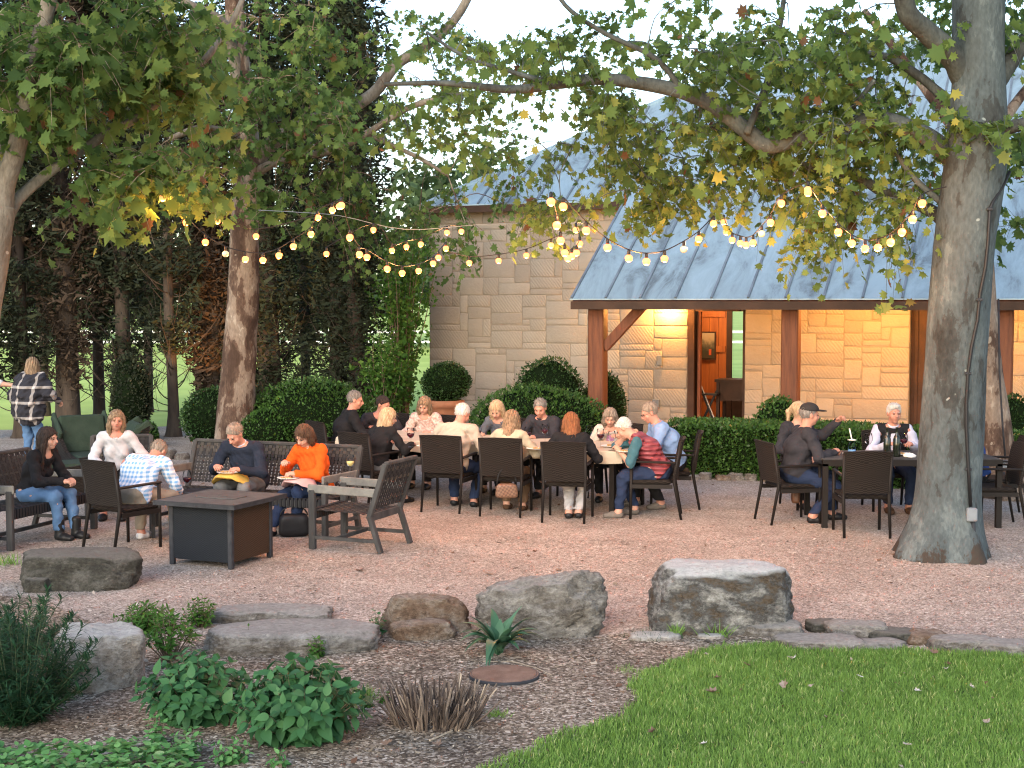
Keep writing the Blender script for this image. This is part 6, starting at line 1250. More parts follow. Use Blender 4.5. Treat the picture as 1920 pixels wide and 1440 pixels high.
    def cutneck(Xg): d = (Xg-(Nn+up2*(.035 if collar == 'high' else .012)-Yb*(0 if collar else .0)))@up2; q = d+( .0 if collar else .45)*np.clip(-((Xg-Nn)@Yb), 0, 1)*(np.abs((Xg-Nn)@X) < .09); return np.minimum(q, .098-np.linalg.norm(np.cross(Xg-Nn, up2), axis=-1))
    sa = arms if sleeve == 'long' else [cone(SLp, SLp+(eL-SLp)*.9, .056*wd, .047), cone(SRp, SRp+(eR-SRp)*.9, .056*wd, .047)] if sleeve == 'short' else []
    tpz = lambda Xg: np.maximum(cutneck(Xg), ((P0-up2*(.06+hem))-Xg)@up2)
    topp = tor+sa
    if sleeve == 'none': topp = tor
    child('vest' if sleeve == 'none' else 'shirt', polyg(topp, .011, .032, topinfl, cut=tpz, disp=wr(1)), M[top])
    if collar == 'high': child('collar', polyg([cone(Nn-up2*.02, Nn+up2*.035, .072, .066)], .009, .02, .004, cut=lambda Xg: (Xg-Nn-up2*.045)@up2), M[top])
    if collar and collar != 'high': child('collar', polyg([cone(Nn-up2*.01, Nn+up2*.03, .072, .068)], .009, .02, .0, cut=lambda Xg: np.maximum((Xg-Nn-up2*.04)@up2, -(np.linalg.norm(np.cross(Xg-Nn, up2), axis=-1)-.055))), M[collar])
    if extras:
        for nm, mt, kind in extras:
            if kind == 'sleeves':
                for q in (arms[:2], arms[2:]): child('sleeve', polyg(q, .011, .03, .012, disp=wr(1)), M[mt])
            if kind == 'sleeves_short':
                for q in ([cone(SLp, SLp+(eL-SLp)*.95, .056*wd, .045)], [cone(SRp, SRp+(eR-SRp)*.95, .056*wd, .045)]): child('sleeve', polyg(q, .011, .03, .014, disp=wr(1)), M[mt])
            if kind == 'inner': child(nm, polyg([cone(P0+up2*.1-Rs2[:, 1]*.06, Nn-up2*.05-Rs2[:, 1]*.045, .105*wd, .06, 1.05, X)], .011, .02, .0, cut=cutneck), M[mt])
            if kind == 'watch': child(nm, polyg([cone(wR-dR*.06/.255, wR-dR*.02/.255, .034, .034)], .006, .01, 0), M[mt])
            if kind == 'shawl':
                child(nm, polyg(tor+[cone(P0-up2*.02, Cc, .20, .17, 1.25, X), cone(SLp, eL, .085, .085), cone(SRp, eR, .085, .085), cone(P0-X*.05+np.array([0, .03, -.12]), P0+np.array([0, .03, 0]), .15, .15, 1.2, X)], .013, .06, .02, disp=wr(2.4), cut=cutneck), M[mt])
            if kind == 'belt': child(nm, polyg([cone(P0-X*.07+up2*.03, P0+X*.07+up2*.03, .128, .128)], .011, .02, .022, cut=lambda Xg: np.abs((Xg-P0-up2*.04)@up2)-.02), M[mt])
    if pants: child('trousers', polyg([tor[0]]+legs+[ellip(P0, (.13, .13, .10))], .012, .03, .012, disp=wr(1), cut=lambda Xg: np.maximum(Xg[..., 2]-(zp+(.085 if not stand else .03)), -(Xg[..., 2]-(.11 if not stand else .07)))), M[pants])
    if shoes:
        bt = shoes == 'boot'
        for a, f in ((aL, fL), (aR, fR)):
            pr = [cone(a+np.array([0, .015, -.045]), a+f*.07-np.array([0, 0, .05]), .036, .038, 1.12, np.array([1., 0, 0])), cone(a+f*.07-np.array([0, 0, .05]), a+f*.155-np.array([0, 0, .058]), .038, .026, 1.25, np.array([1., 0, 0]))]
            if bt: pr += [cone(a-np.array([0, 0, .04]), a+np.array([0, 0, .12]), .045, .050)]
            child('shoe', polyg(pr, .009, .02, .007, cut=lambda Xg: -(Xg[..., 2]-.003)), M['black' if bt else shoes])
    # hair
    if style:
        hm = HM[hc]
        def hairchild(VF, seed=1):
            V, Fq = VF; r_ = np.random.default_rng(len(V)); n = 520 if style not in ('short', 'thin', 'swept') else 300; c = V.mean(0); P = V[r_.integers(0, len(V), n)]; q = (P-Hc)@Rh; nn = P-Hc; nn /= np.linalg.norm(nn, axis=1, keepdims=True)+1e-9
            if style in ('short', 'thin', 'swept'): d = nn*.35+np.tile(Rh@np.array([0, .6, -.35]), (n, 1))+r_.normal(0, .35, (n, 3)); L_ = r_.uniform(.012, .026, n)
            else: d = np.tile([0, 0, -1.], (n, 1))+nn*.28+r_.normal(0, .22, (n, 3)); L_ = r_.uniform(.03, .075, n)
            d /= np.linalg.norm(d, axis=1, keepdims=True); s_ = np.cross(d, nn); s_ /= np.linalg.norm(s_, axis=1, keepdims=True)+1e-9; w_ = .0026
            p0 = P-nn*.004; p1 = p0+d*L_[:, None]*.55+nn*.004; p2 = p0+d*L_[:, None]+nn*.002+r_.normal(0, .003, (n, 3)); VV = np.stack([p0-s_*w_, p0+s_*w_, p1+s_*w_*.8, p1-s_*w_*.8, p2+s_*.0006, p2-s_*.0006], 1).reshape(-1, 3)
            b_ = np.arange(n)[:, None]*6; FF = np.concatenate([b_+np.array([[0, 1, 2, 3]]), b_+np.array([[3, 2, 4, 5]])])+len(V); child('hair', (np.concatenate([V, VV]), np.concatenate([Fq, FF])), hm)
        def strands(a): 
            def f(Xg): q = (Xg-Hc)@Rh; return a*np.sin(np.arctan2(q[..., 0], q[..., 1]+.02)*26+q[..., 2]*30)+a*.8*np.sin(q[..., 0]*160+q[..., 1]*60+q[..., 2]*20)
            return f
        loc = lambda Xg: (Xg-Hc)@Rh
        if style in ('short', 'thin', 'swept'):
            pr = [HE((0, .018, .036), (.084, .100, .096))]; k_ = {'short': .004, 'thin': .030, 'swept': -.012}[style]
            if style == 'swept': pr += [HE((.0, -.045, .10), (.055, .05, .03)), HE((-.045, -.02, .08), (.035, .06, .04))]
            def ct(Xg):
                q = loc(Xg); a = -(q[..., 1]*1.0+q[..., 2]*1.0+.005-k_*.6)*.72
                if style == 'thin': a = np.maximum(a, .02-np.sqrt((q[..., 0]/1)**2+(q[..., 1]-.0)**2)+.03*(q[..., 2] > .08)*1)
                return np.maximum(a, -(q[..., 2]+.075))
            hairchild(polyg(pr, .0065, .02, .002, cut=ct, disp=strands(.003)))
        else:
            pr = [HE((0, .018, .034), (.090, .106, .102)), HE((0, .045, -.03), (.088, .075, .09))]; ln = {'bob': .10, 'long': .38, 'mid': .18, 'pony': 0}[style]
            if ln:
                sd0 = .072
                for sx_ in (-1, 1): pr += [cone(H((sx_*sd0, -.005, .02)), H((sx_*(sd0+.008), .0, -.07)), .030, .030), cone(H((sx_*(sd0+.008), .005, -.07)), H((sx_*sd0*1.05, .01, -.05-ln*.75)), .030, .020 if ln > .15 else .026)]
                pr += [cone(H((0, .06, 0)), H((0, .075, -.06-ln)) , .07, .055 if ln < .2 else .045, 1.3, Rh[:, 0])]
            else: pr = [HE((0, .018, .034), (.084, .100, .094)), cone(H((0, .11, .03)), H((0, .15, -.02)), .028, .026), cone(H((0, .15, -.02)), H((0, .14, -.20)), .026, .012)]
            def ct(Xg): q = loc(Xg); return np.where(q[..., 1] < -.035+.02*0, np.maximum(-(q[..., 2]-.058+.35*np.clip(np.abs(q[..., 0])-.02, 0, 1)*2.2), 0-.05+0*q[..., 0]), -.05) if True else None
            hairchild(polyg(pr, .0075, .022, .003, cut=ct, disp=strands(.0045), sub=[(ellip(H((0, -.085, -.03)), (.055, .075, .085), Rh), .01)]))
    if glasses:
        g_ = MB()
        for sx_ in (-1, 1): g_.tube([Vector(H((sx_*.032+.020*math.cos(a), -.103, .006+.016*math.sin(a)))) for a in np.linspace(0, 2*PI, 13)], .0022, 5); g_.tube([Vector(H((sx_*.052, -.100, .010))), Vector(H((sx_*.080, -.01, .008)))], .002, 4)
        g_.build('eyeglasses', M['lens'], o)
    o['_'] = 0; del o['_']; return o, dict(H=H, Rh=Rh, P0=P0, Nn=Nn, wL=wL, wR=wR, X=X)
for k, c in dict(navy=(.022, .028, .045), blackc=(.016, .016, .018), darkgrey=(.035, .035, .042), orange=(.72, .105, .012), cream=(.44, .38, .31), creamj=(.46, .40, .29), whitec=(.56, .56, .58), ltblue=(.22, .34, .56), teal=(.05, .13, .16), khaki=(.26, .22, .17), jeans=(.10, .19, .34), djeans=(.022, .035, .075),
                 blackp=(.018, .018, .02), brownp=(.16, .10, .06), lilac=(.52, .26, .44), wcard=(.50, .46, .40), lavender=(.55, .56, .68), royal=(.03, .07, .25), greyp=(.17, .17, .17), pinkp=(.5, .3, .3), whitep=(.48, .46, .45), grtop=(.10, .11, .13)).items(): M[k] = clothmat(k, c)
M['whiteshoe'] = clothmat('white_sneaker', (.62, .62, .62), .1); M['brownshoe'] = clothmat('brown_shoe', (.09, .05, .03)); M['greyshoe'] = clothmat('grey_shoe', (.16, .14, .12))
M['gingham'] = gingham('blue_white_gingham', (.72, .74, .78), (.16, .34, .58), 22); M['plaid'] = gingham('black_white_plaid', (.014, .014, .020), (.46, .42, .39), 4.2, .86); M['floral'] = pm('floral_blouse', (.60, .50, .44), (.34, .20, .17), 34, .9, .3, 60, detail=2)
vq, nt, b = newmat('quilted_red_vest'); L = nt.links; tc = nt.nodes.new('ShaderNodeTexCoord'); wv = nd(nt, 'ShaderNodeTexWave', Scale=5.5, Distortion=.6, bands_direction='Z'); L.new(tc.outputs['Object'], wv.inputs['Vector']); L.new(ramp(nt, wv.outputs['Fac'], [(0, (.13, .022, .028)), (.35, (.24, .045, .055))]), b.inputs['Base Color'])
bp = nd(nt, 'ShaderNodeBump', Strength=1, Distance=.02); L.new(wv.outputs['Fac'], bp.inputs['Height']); L.new(bp.outputs[0], b.inputs['Normal']); b.inputs['Roughness'].default_value = .6; M['redvest'] = vq
def item(p, xy, z, fn): pass
def w2(o, p): return o.matrix_basis @ Vector(p)
# ---- left group
standing, _ = person('standing woman with blonde hair seen from behind in a black and white plaid shawl', at(80, 700, 22).x, 21.4, .35, .94, lean=4, hp=(10, 30, 0), LH=(.22, -.18, .95), RH=(-.30, -.30, 1.02), LF=(.10, 0, 0), RF=(-.10, .02, 0), top='plaid', pants='jeans', shoes='whiteshoe', hair=('mid', 'dblonde'), female=True, stand=True, extras=[('shawl', 'plaid', 'shawl')], s=1.0, group='people standing')
person('person at the left edge of whom only the reaching bare arm is seen', at(-42, 730, 21.3).x, 21.3, 1, .1, lean=4, hp=(5, 0, 0), LH=(.12, -.62, 1.25), RH=(-.2, -.2, .95), LF=(.1, 0, 0), RF=(-.1, 0, 0), top='whitec', sleeve='short', pants='khaki', shoes='brownshoe', hair=('short', 'brown'), stand=True, group='people standing', curl=.2)
person('young woman with long dark hair, black jacket, jeans and black boots sitting in profile', -5.08, 14.98, .92, -.38, s=.97, lean=18, seat=.42, hp=(6, 8, 0), LH=(.10, -.44, .66), RH=(-.08, -.46, .66), LF=(.10, -.50, 0), RF=(-.08, -.42, 0), top='blackc', pants='jeans', shoes='boot', hair=('long', 'dark'), female=True, group='people in the lounge seats', slim=.95, hem=.05)
person('woman with shoulder length light brown hair and a white top, facing us', -4.62, 16.55, .12, -1, lean=10, seat=.46, hp=(4, 12, 4), LH=(.20, -.30, .72), RH=(-.16, -.34, .68), top='whitec', pants='blackp', shoes='black', hair=('mid', 'dblonde'), skin='b', female=True, group='people in the lounge seats', s=.97)
person('man in a blue and white checked shirt bending far forward, back to us', -3.88, 14.44, .34, .94, lean=36, seat=.45, hp=(56, 0, 0), bend=12, LH=(.12, -.60, .50), RH=(-.16, -.62, .50), LF=(.16, -.36, 0), RF=(-.26, -.40, 0), top='gingham', pants='khaki', shoes='whiteshoe', hair=('short', 'sandy'), skin='b', group='people in the lounge seats', wide=1.1)
nav, q = person('older man in a navy sweater looking down at the plate on his lap', -2.93, 15.72, -.30, -.95, lean=20, seat=.42, hp=(40, -12, 0), LH=(.13, -.42, .70), RH=(-.20, -.40, .72), top='navy', pants='greyp', shoes='brownshoe', hair=('short', 'sandy'), skin='b', group='people in the lounge seats', collar='lavender', extras=[('watch', 'whitec', 'watch')], wide=1.06)
plate(0, 0, 0, 'plate of food on the lap of the man in the navy sweater', p=tuple(w2(nav, (-.03, -.42, .655))), r=.13)
def nap(o, c, d, mat, label):
    V, Fc = ICO[4]; V = V*(1+.12*vnoise(V, 2.5, 9))[:, None]*np.array(d); V[:, 2] -= .9*np.clip(np.abs(V[:, 0])-.10, 0, 1)*.9
    n_ = link('napkin', npmesh('napkin', V, Fc), M[mat], smooth=True); n_.location = w2(o, c); n_.rotation_euler = o.rotation_euler; tag(n_, label, 'napkin')
nap(nav, (-.02, -.38, .625), (.21, .19, .035), 'napy', 'yellow napkin spread over the lap of the man in navy')
ora, q = person('woman in a bright orange turtleneck eating from a plate on her lap', -2.15, 15.42, -.52, -.85, lean=12, seat=.42, hp=(34, 0, 4), LH=(.04, -.38, .70), RH=(-.16, -.36, .80), LF=(.02, -.36, 0), RF=(-.14, -.60, 0), s=.97, top='orange', pants='djeans', shoes='black', hair=('bob', 'brown'), female=True, group='people in the lounge seats', collar='high', wide=1.04, hem=.02)
plate(0, 0, 0, 'plate of food on the lap of the woman in orange', p=tuple(w2(ora, (-.04, -.43, .64))), r=.12)
nap(ora, (.05, -.34, .62), (.20, .17, .03), 'napp', 'pink napkin over the lap of the woman in orange')
# ---- long table
person('grey-haired man in a black shirt at the left end of the long table', -2.23, 18.83, .90, .30, lean=9, hp=(12, -14, 0), LH=(.18, -.36, .80), RH=(-.16, -.40, .80), top='blackc', pants='blackp', hair=('short', 'grey'), skin='b', collar='blackc', s=1.02, wide=1.06)
person('dark-haired man in a black shirt partly hidden behind the blonde woman', FARS['p8'][0], FARS['p8'][1]-.15, .30, -.95, lean=20, hp=(22, 45, 0), top='darkgrey', pants='blackp', hair=('short', 'dark'), skin='b', s=.98)
person('woman with long pale blonde hair and a black jacket seen from behind at the left', c1.x+.05, c1.y+.0, .62, .78, lean=15, hp=(16, -28, 0), LH=(.20, -.40, .80), RH=(-.22, -.44, .80), top='blackc', pants='greyp', hair=('long', 'blonde'), female=True, s=.94)
person('woman in a floral blouse with pinned-back blonde hair looking down', FARS['p10'][0], FARS['p10'][1], -vt.x+.25, -vt.y, lean=15, hp=(24, 0, 6), top='floral', pants='blackp', hair=('mid', 'dblonde'), female=True, s=.97)
person('man in a cream sweater with short pale hair seen from behind', c2.x+.02, c2.y-.02, .36, .93, lean=20, hp=(28, -26, 0), LH=(.22, -.36, .80), RH=(-.22, -.36, .80), LF=(.10, -.30, 0), RF=(-.18, -.26, 0), top='cream', pants='djeans', hair=('short', 'white'), skin='b', wide=1.10, collar='cream', s=1.02)
person('woman in a cream jacket with long straight blonde brown hair seen from behind', c3_.x, c3_.y-.02, .25, .97, lean=19, hp=(30, 0, 0), LH=(.20, -.38, .80), RH=(-.24, -.40, .82), LF=(.08, -.3, 0), RF=(-.14, -.25, 0), top='creamj', pants='brownp', shoes='brownshoe', hair=('mid', 'dblonde'), female=True, collar='creamj', s=.97, hem=.04)
person('long-haired blonde woman in grey hidden behind the cream-jacketed woman', FARS['p13'][0], FARS['p13'][1], -vt.x, -vt.y, lean=19, hp=(34, 10, 0), top='grtop', pants='blackp', hair=('long', 'blonde'), female=True, s=.98)
person('grey-haired man in a dark shirt on the far side reaching for his glass', FARS['p14'][0], FARS['p14'][1], -vt.x-.05, -vt.y, lean=13, hp=(26, 16, 0), RH=(-.20, -.46, .80), LH=(.10, -.45, .80), top='darkgrey', pants='blackp', hair=('short', 'grey'), skin='b', s=.99, collar='darkgrey')
person('woman with short auburn hair and a long black jacket seen from behind', c4.x+.02, c4.y-.02, .12, .99, lean=15, hp=(20, 6, 0), LH=(.20, -.38, .80), RH=(-.22, -.36, .80), LF=(.02, -.05, 0), RF=(-.10, -.08, 0), top='blackc', pants='whitep', hair=('bob', 'auburn'), female=True, s=.96, wide=1.05, hem=.12)
person('woman with grey brown bob and white cardigan over a lilac top', FARS['p16'][0], FARS['p16'][1], -vt.x+.3, -vt.y, lean=17, hp=(26, 4, 0), LH=(.16, -.36, .88), RH=(-.12, -.34, .92), top='wcard', pants='blackp', hair=('bob', 'sandy'), female=True, s=.93, extras=[('inner_top', 'lilac', 'inner')])
person('old man in a quilted dark red vest leaning over the long table', c5.x+.06, c5.y, -.98, .12, lean=30, hp=(42, -10, 0), bend=6, LH=(.14, -.44, .80), RH=(-.12, -.34, .98), LF=(.20, -.44, 0), RF=(-.10, -.26, 0), top='redvest', sleeve='none', pants='djeans', shoes='greyshoe', hair=('thin', 'white'), skin='a', extras=[('shirt_sleeves', 'teal', 'sleeves_short')], topinfl=.026, s=1.0)
person('man in a light blue shirt with glasses behind the man in the red vest', c6.x, c6.y, -.93, -.1, lean=19, hp=(26, 0, 0), LH=(.16, -.46, .80), RH=(-.16, -.40, .80), LF=(.2, -.15, 0), RF=(-.1, -.4, 0), top='ltblue', pants='blackp', hair=('short', 'sandy'), skin='b', glasses=True, s=1.03, wide=1.08, collar='ltblue', shoes='greyshoe')
# ---- right table
cap, q = person('man in a dark cap and navy shirt raising his hand at the right table', cl.x+.08, cl.y, .98, .12, lean=9, hp=(5, 4, 0), LH=(.04, -.47, 1.12), RH=(-.16, -.36, .80), LF=(.05, -.42, 0), RF=(-.16, -.12, 0), top='darkgrey', pants='djeans', hair=('short', 'grey'), skin='b', s=1.04, wide=1.03, collar='darkgrey', curl=.9)
H, Rh = q['H'], q['Rh']; cm = clothmat('dark_cap', (.035, .033, .034))
V, Fq = polyg([ellip(H((0, .008, .062)), (.090, .106, .078), Rh)], .007, .01, .004, cut=lambda Xg: -(((Xg-H((0, 0, 0)))@Rh)[..., 2]-.050)); link('cap', npmesh('cap', V, Fq), cm, cap, True)
V, Fq = polyg([ellip(H((0, -.125, .060)), (.070, .075, .010), Rh)], .005, .01, .001, cut=lambda Xg: ((Xg-H((0, 0, 0)))@Rh)[..., 1]+.075); link('cap_visor', npmesh('cap_visor', V, Fq), cm, cap, True)
person('person with a blonde ponytail hidden behind the man in the cap', 3.50, 17.4, .3, -.95, lean=2, hp=(5, 50, 0), LH=(.12, -.22, .64), RH=(-.12, -.22, .64), top='darkgrey', pants='blackp', hair=('pony', 'blonde'), female=True, s=.98)
person('white-haired man in a dark vest and pale shirt facing us at the right table', 4.55, 16.98, 0, -1, lean=9, hp=(4, 4, 0), LH=(.16, -.36, .84), RH=(-.14, -.38, .84), LF=(.14, -.35, 0), RF=(-.10, -.3, 0), top='blackp', sleeve='none', pants='djeans', hair=('swept', 'white'), skin='b', extras=[('shirt_sleeves', 'lavender', 'sleeves'), ('shirt_front', 'lavender', 'inner')], collar='lavender', s=1.0, shoes='brownshoe')
person('person in a royal blue top almost hidden by the big right trunk', at(1826, 820, 16.3).x, 16.3, -1, .02, lean=14, hp=(15, 0, 0), top='royal', pants='blackp', hair=('short', 'brown'), s=.98)
# ------------------------------------------------------------------ planting bed
OV = [(0, -.5), (.14, -.44), (.27, -.27), (.29, -.08), (.21, .14), (.10, .32), (0, .52)]
def ovate(wd=1.0, cup=.18, curl=.25):
    v = []; n = len(OV)
    for x, y in OV: v.append((0, y, -curl*(y+.5)**2*.5))
    for x, y in OV[1:-1]: v.append((x*wd, y, cup*x-curl*(y+.5)**2*.5))
    for x, y in OV[1:-1]: v.append((-x*wd, y, cup*x-curl*(y+.5)**2*.5))
    f = []; R0 = n-1; L0 = n-1+n-2
    for s, o in ((1, n), (-1, 2*n-2)):
        idx = [0]+[o+k for k in range(n-2)]+[n-1]
        for k in range(n-1):
            q = [k, k+1, idx[k+1], idx[k]]
            if s > 0: q = q[::-1]
            a, b, c, d = q
            for t in ((a, b, c), (a, c, d)):
                if len(set(t)) == 3: f.append(t)
    return np.array(v), np.array(f)
def frames(dirv, up, r_, jit=.2):
    """rotation: local Y = leaf direction, local Z near up"""
    y = dirv/np.linalg.norm(dirv, axis=1, keepdims=True); z = up+r_.normal(0, jit, y.shape); x = np.cross(y, z); x /= np.linalg.norm(x, axis=1, keepdims=True)+1e-9; return np.stack([x, y, np.cross(x, y)], 2)
def leafy(name, label, px, py, w, h, nst, leaf, mat, seed, wd=1.0, nodes=6, lab_cat='plant', spread=1.0, group=None, per=2, low=.25, droop=.35, stemr=.003, top_tuft=True, flat=.7, curl=.25):
    """stems fanning from a base carrying opposite leaf pairs"""
    r_ = np.random.default_rng(seed); g = G(px, py); t = empty(name, (g.x, g.y+w*.25, 0), label=label, cat=lab_cat, group=group); mb = MB(); pos = []; dr = []; up = []; sz = []
    for k in range(nst):
        a = k*2.399+r_.normal()*.2; rad = math.sqrt((k+.5)/nst); d = np.array([math.cos(a), math.sin(a), 0]); r = w/2*rad*spread; H_ = h*(1-.55*rad**2.2)*r_.uniform(.82, 1.1)
        S = spline([d*r*.15, d*r*.55+np.array([0, 0, H_*.5]), d*r*.95+np.array([0, 0, H_])], 5); mb.tube([p for p in S], list(np.linspace(stemr, stemr*.5, len(S))), 4, cap=False)
        for q in range(nodes):
            tt = low+(1-low)*(q+.5*r_.random())/(nodes-.5); tt = min(tt, 1); i = tt*(len(S)-1); i0 = int(min(i, len(S)-2)); p = S[i0]+(S[i0+1]-S[i0])*(i-i0); ax = S[i0+1]-S[i0]; ax /= np.linalg.norm(ax); ph = q*PI/2+r_.normal()*.3+k
            for m in range(per):
                an = ph+m*2*PI/per; e1 = np.cross(ax, [0, 0, 1.0]) if abs(ax[2]) < .98 else np.array([1., 0, 0]); e1 /= np.linalg.norm(e1)+1e-9; e2 = np.cross(ax, e1); dd = e1*math.cos(an)+e2*math.sin(an)+ax*(.25+.55*(q == nodes-1))-np.array([0, 0, droop*(1-.5*tt)])
                dd /= np.linalg.norm(dd); s = leaf*(.65+.55*math.sin(PI*min(.95, .2+.75*(1-abs(tt-.72)))))*r_.lognormal(0, .15)*(.7 if q == nodes-1 else 1); pos.append(p+dd*s*.55); dr.append(dd); up.append(np.array([0, 0, flat])+ax*.4+d*.3); sz.append(s)
    pos, dr, up, sz = map(np.array, (pos, dr, up, sz)); pos[:, 2] = np.maximum(pos[:, 2], .015); tv, tf = ovate(wd, curl=curl); V, Fc = scatter_mesh(tv, tf, pos, frames(dr, up, r_), sz)
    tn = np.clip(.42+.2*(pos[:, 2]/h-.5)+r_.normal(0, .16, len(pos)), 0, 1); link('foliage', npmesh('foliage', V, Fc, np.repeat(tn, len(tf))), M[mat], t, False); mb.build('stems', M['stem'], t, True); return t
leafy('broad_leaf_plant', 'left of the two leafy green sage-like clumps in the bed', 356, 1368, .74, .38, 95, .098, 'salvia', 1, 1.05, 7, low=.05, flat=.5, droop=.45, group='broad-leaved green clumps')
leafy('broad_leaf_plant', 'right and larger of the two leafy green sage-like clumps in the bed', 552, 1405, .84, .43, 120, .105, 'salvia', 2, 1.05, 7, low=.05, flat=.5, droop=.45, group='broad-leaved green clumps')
leafy('low_shrub', 'leafy low shrub growing against the gravel behind the pale boulder', 265, 1192, .50, .22, 60, .055, 'lime', 3, .7, 6, droop=.1)
leafy('low_shrub', 'small spindly green shrub with bare brown stems between pale boulder and flat slab', 312, 1248, .40, .34, 46, .060, 'lime', 4, .75, 4, low=.68, droop=-.1, stemr=.004)
leafy('low_shrub', 'little tuft of green leaves with white petals at the end of the flat slab', 372, 1180, .30, .24, 34, .05, 'lime', 5, .7, 5, droop=.1)
leafy('seedling', 'upright green sprout in front of the pale boulder', 186, 1298, .12, .22, 7, .055, 'lime', 6, .7, 4, low=.5, group='small sprouts in the bed', droop=-.2)
leafy('seedling', 'yellow green sprout between the dark narrow-leaved shrub and pale boulder', 112, 1308, .18, .28, 16, .05, 'lime', 7, .6, 5, low=.3, group='small sprouts in the bed')
leafy('seedling', 'thin sprout in front of the nearer flat slab', 462, 1222, .10, .17, 6, .04, 'lime', 8, .7, 4, low=.4, group='small sprouts in the bed')
leafy('seedling', 'small green sprout at the right end of the nearer flat slab', 592, 1236, .16, .15, 12, .05, 'lime', 9, .8, 4, low=.2, group='small sprouts in the bed')
leafy('seedling', 'little leafy weed at the left foot of the rusty brown boulder', 706, 1192, .14, .18, 12, .05, 'salvia', 10, .7, 4, low=.2, group='small sprouts in the bed')
leafy('seedling', 'tiny green weed at the left foot of the dry stubble', 722, 1322, .10, .08, 8, .035, 'lime', 12, .8, 3, low=.2, group='small sprouts in the bed')
leafy('seedling', 'small light green weed on the soil below the broad-leaved clumps', 690, 1330, .10, .06, 8, .03, 'lime', 13, .8, 3, low=.2, group='small sprouts in the bed')
# variegated ground cover at the bottom left
r_ = np.random.default_rng(31); poly = [G(*p).xy[:] for p in [(-120, 1395), (30, 1392), (120, 1372), (200, 1362), (300, 1372), (340, 1400), (360, 1440), (400, 1500), (300, 1600), (-200, 1600)]]
P = np.stack([r_.uniform(-4, -1.2, 5200), r_.uniform(5.4, 7.6, 5200)], 1); P = P[inpoly(P, poly)]; P = P[r_.random(len(P)) < .62]
P3 = np.column_stack([P, .04+.11*r_.random(len(P))*(.6+.5*vnoise(np.column_stack([P, P[:, 0]*0]), 2, 3))]); P3 = np.repeat(P3, 4, 0); n = len(P3); a = np.tile([0, PI, PI/2, 3*PI/2], n//4)+np.repeat(r_.uniform(0, 6, n//4), 4)
d = np.column_stack([np.cos(a), np.sin(a), r_.uniform(0, .6, n)]); P3[:, 2] += np.tile([0, 0, .02, .02], n//4); s = .050*r_.lognormal(0, .2, n); tv, tf = ovate(1.1, .12, .15); V, Fc = scatter_mesh(tv, tf, P3+d*s[:, None]*.5, frames(d, np.tile([0, 0, 1.], (n, 1)), r_, .25), s)
tn = np.clip(r_.normal(.5, .2, n), 0, 1); tag(link('ground_cover', npmesh('ground_cover', V, Fc, np.repeat(tn, len(tf))), M['vinca']), 'pale edged green ground cover at the bottom left corner', kind='stuff')
leafy('ground_cover_sprig', 'pale green sprig at the bottom, right of the variegated ground cover', 345, 1425, .22, .16, 16, .05, 'vinca', 14, 1.0, 4, low=.1, group='pale green sprigs', lab_cat='plant')
leafy('ground_cover_sprig', 'two-tier pale green sprig at the bottom edge under the left leafy clump', 430, 1440, .28, .14, 16, .05, 'vinca', 15, 1.0, 4, low=.1, group='pale green sprigs', lab_cat='plant')
leafy('ground_cover_sprig', 'small pale green sprig at the bottom edge farther right', 520, 1442, .14, .10, 8, .045, 'vinca', 16, 1.0, 3, low=.1, group='pale green sprigs', lab_cat='plant')
leafy('ground_cover_sprig', 'tall sprig rising at the right end of the ground cover', 292, 1405, .14, .22, 8, .05, 'vinca', 17, 1.0, 4, low=.3, group='pale green sprigs', lab_cat='plant')
M['gstem'] = pm('green_stem', (.03, .05, .025), (.06, .08, .04), 12, .8)
# dark narrow-leaved shrub at the left edge
def needle_shrub(label, px, py, w, h, n, seed):
    r_ = np.random.default_rng(seed); g = G(px, py); t = empty('narrow_leaf_shrub', (g.x, g.y+w*.2, 0), label=label, cat='shrub'); mb = MB(); pos = []; dr = []; sz = []
    for k in range(n):
        a = r_.uniform(0, 6.28); rad = math.sqrt(r_.random()); d = np.array([math.cos(a), math.sin(a), 0]); H_ = h*r_.uniform(.35, 1.0)*(1-.3*rad**2); S = spline([d*w*.08, d*rad*w*.38+np.array([0, 0, H_*.5]), d*rad*w*.62+np.array([0, 0, H_*(1-.12*rad)])], 6)
        mb.tube([p for p in S], list(np.linspace(.005, .002, len(S))), 4, cap=False)
        for q in range(30):
            tt = .12+.88*q/29; i = tt*(len(S)-1); i0 = int(min(i, len(S)-2)); p = S[i0]+(S[i0+1]-S[i0])*(i-i0)
            for m in range(3):
                an = q*2.4+m*2.09; dd = np.array([math.cos(an), math.sin(an), r_.uniform(-.35, .75)+.8*(tt > .93)]); dd /= np.linalg.norm(dd); pos.append(p); dr.append(dd); sz.append(r_.uniform(.06, .095)*(1.1-.3*tt))
    pos, dr, sz = map(np.array, (pos, dr, sz)); tv = np.array([[-.04, 0, 0], [.04, 0, 0], [.06, .5, .03], [0, 1, -.06], [-.06, .5, .03]]); tf = np.array([[0, 1, 2], [0, 2, 4], [4, 2, 3]]); V, Fc = scatter_mesh(tv, tf, pos, frames(dr, np.tile([0, 0, 1.], (len(pos), 1)), r_), sz)
    tn = np.clip(.35+.25*vnoise(pos, 2.2, seed)+.3*(pos[:, 2]/h-.5)+r_.normal(0, .15, len(pos)), 0, 1); link('foliage', npmesh('foliage', V, Fc, np.repeat(tn, 3)), M['rosem'], t); mb.build('stems', M['gstem'], t, True); return t
needle_shrub('dark green narrow-leaved shrub filling the left edge of the bed', 18, 1372, .78, .80, 120, 41)
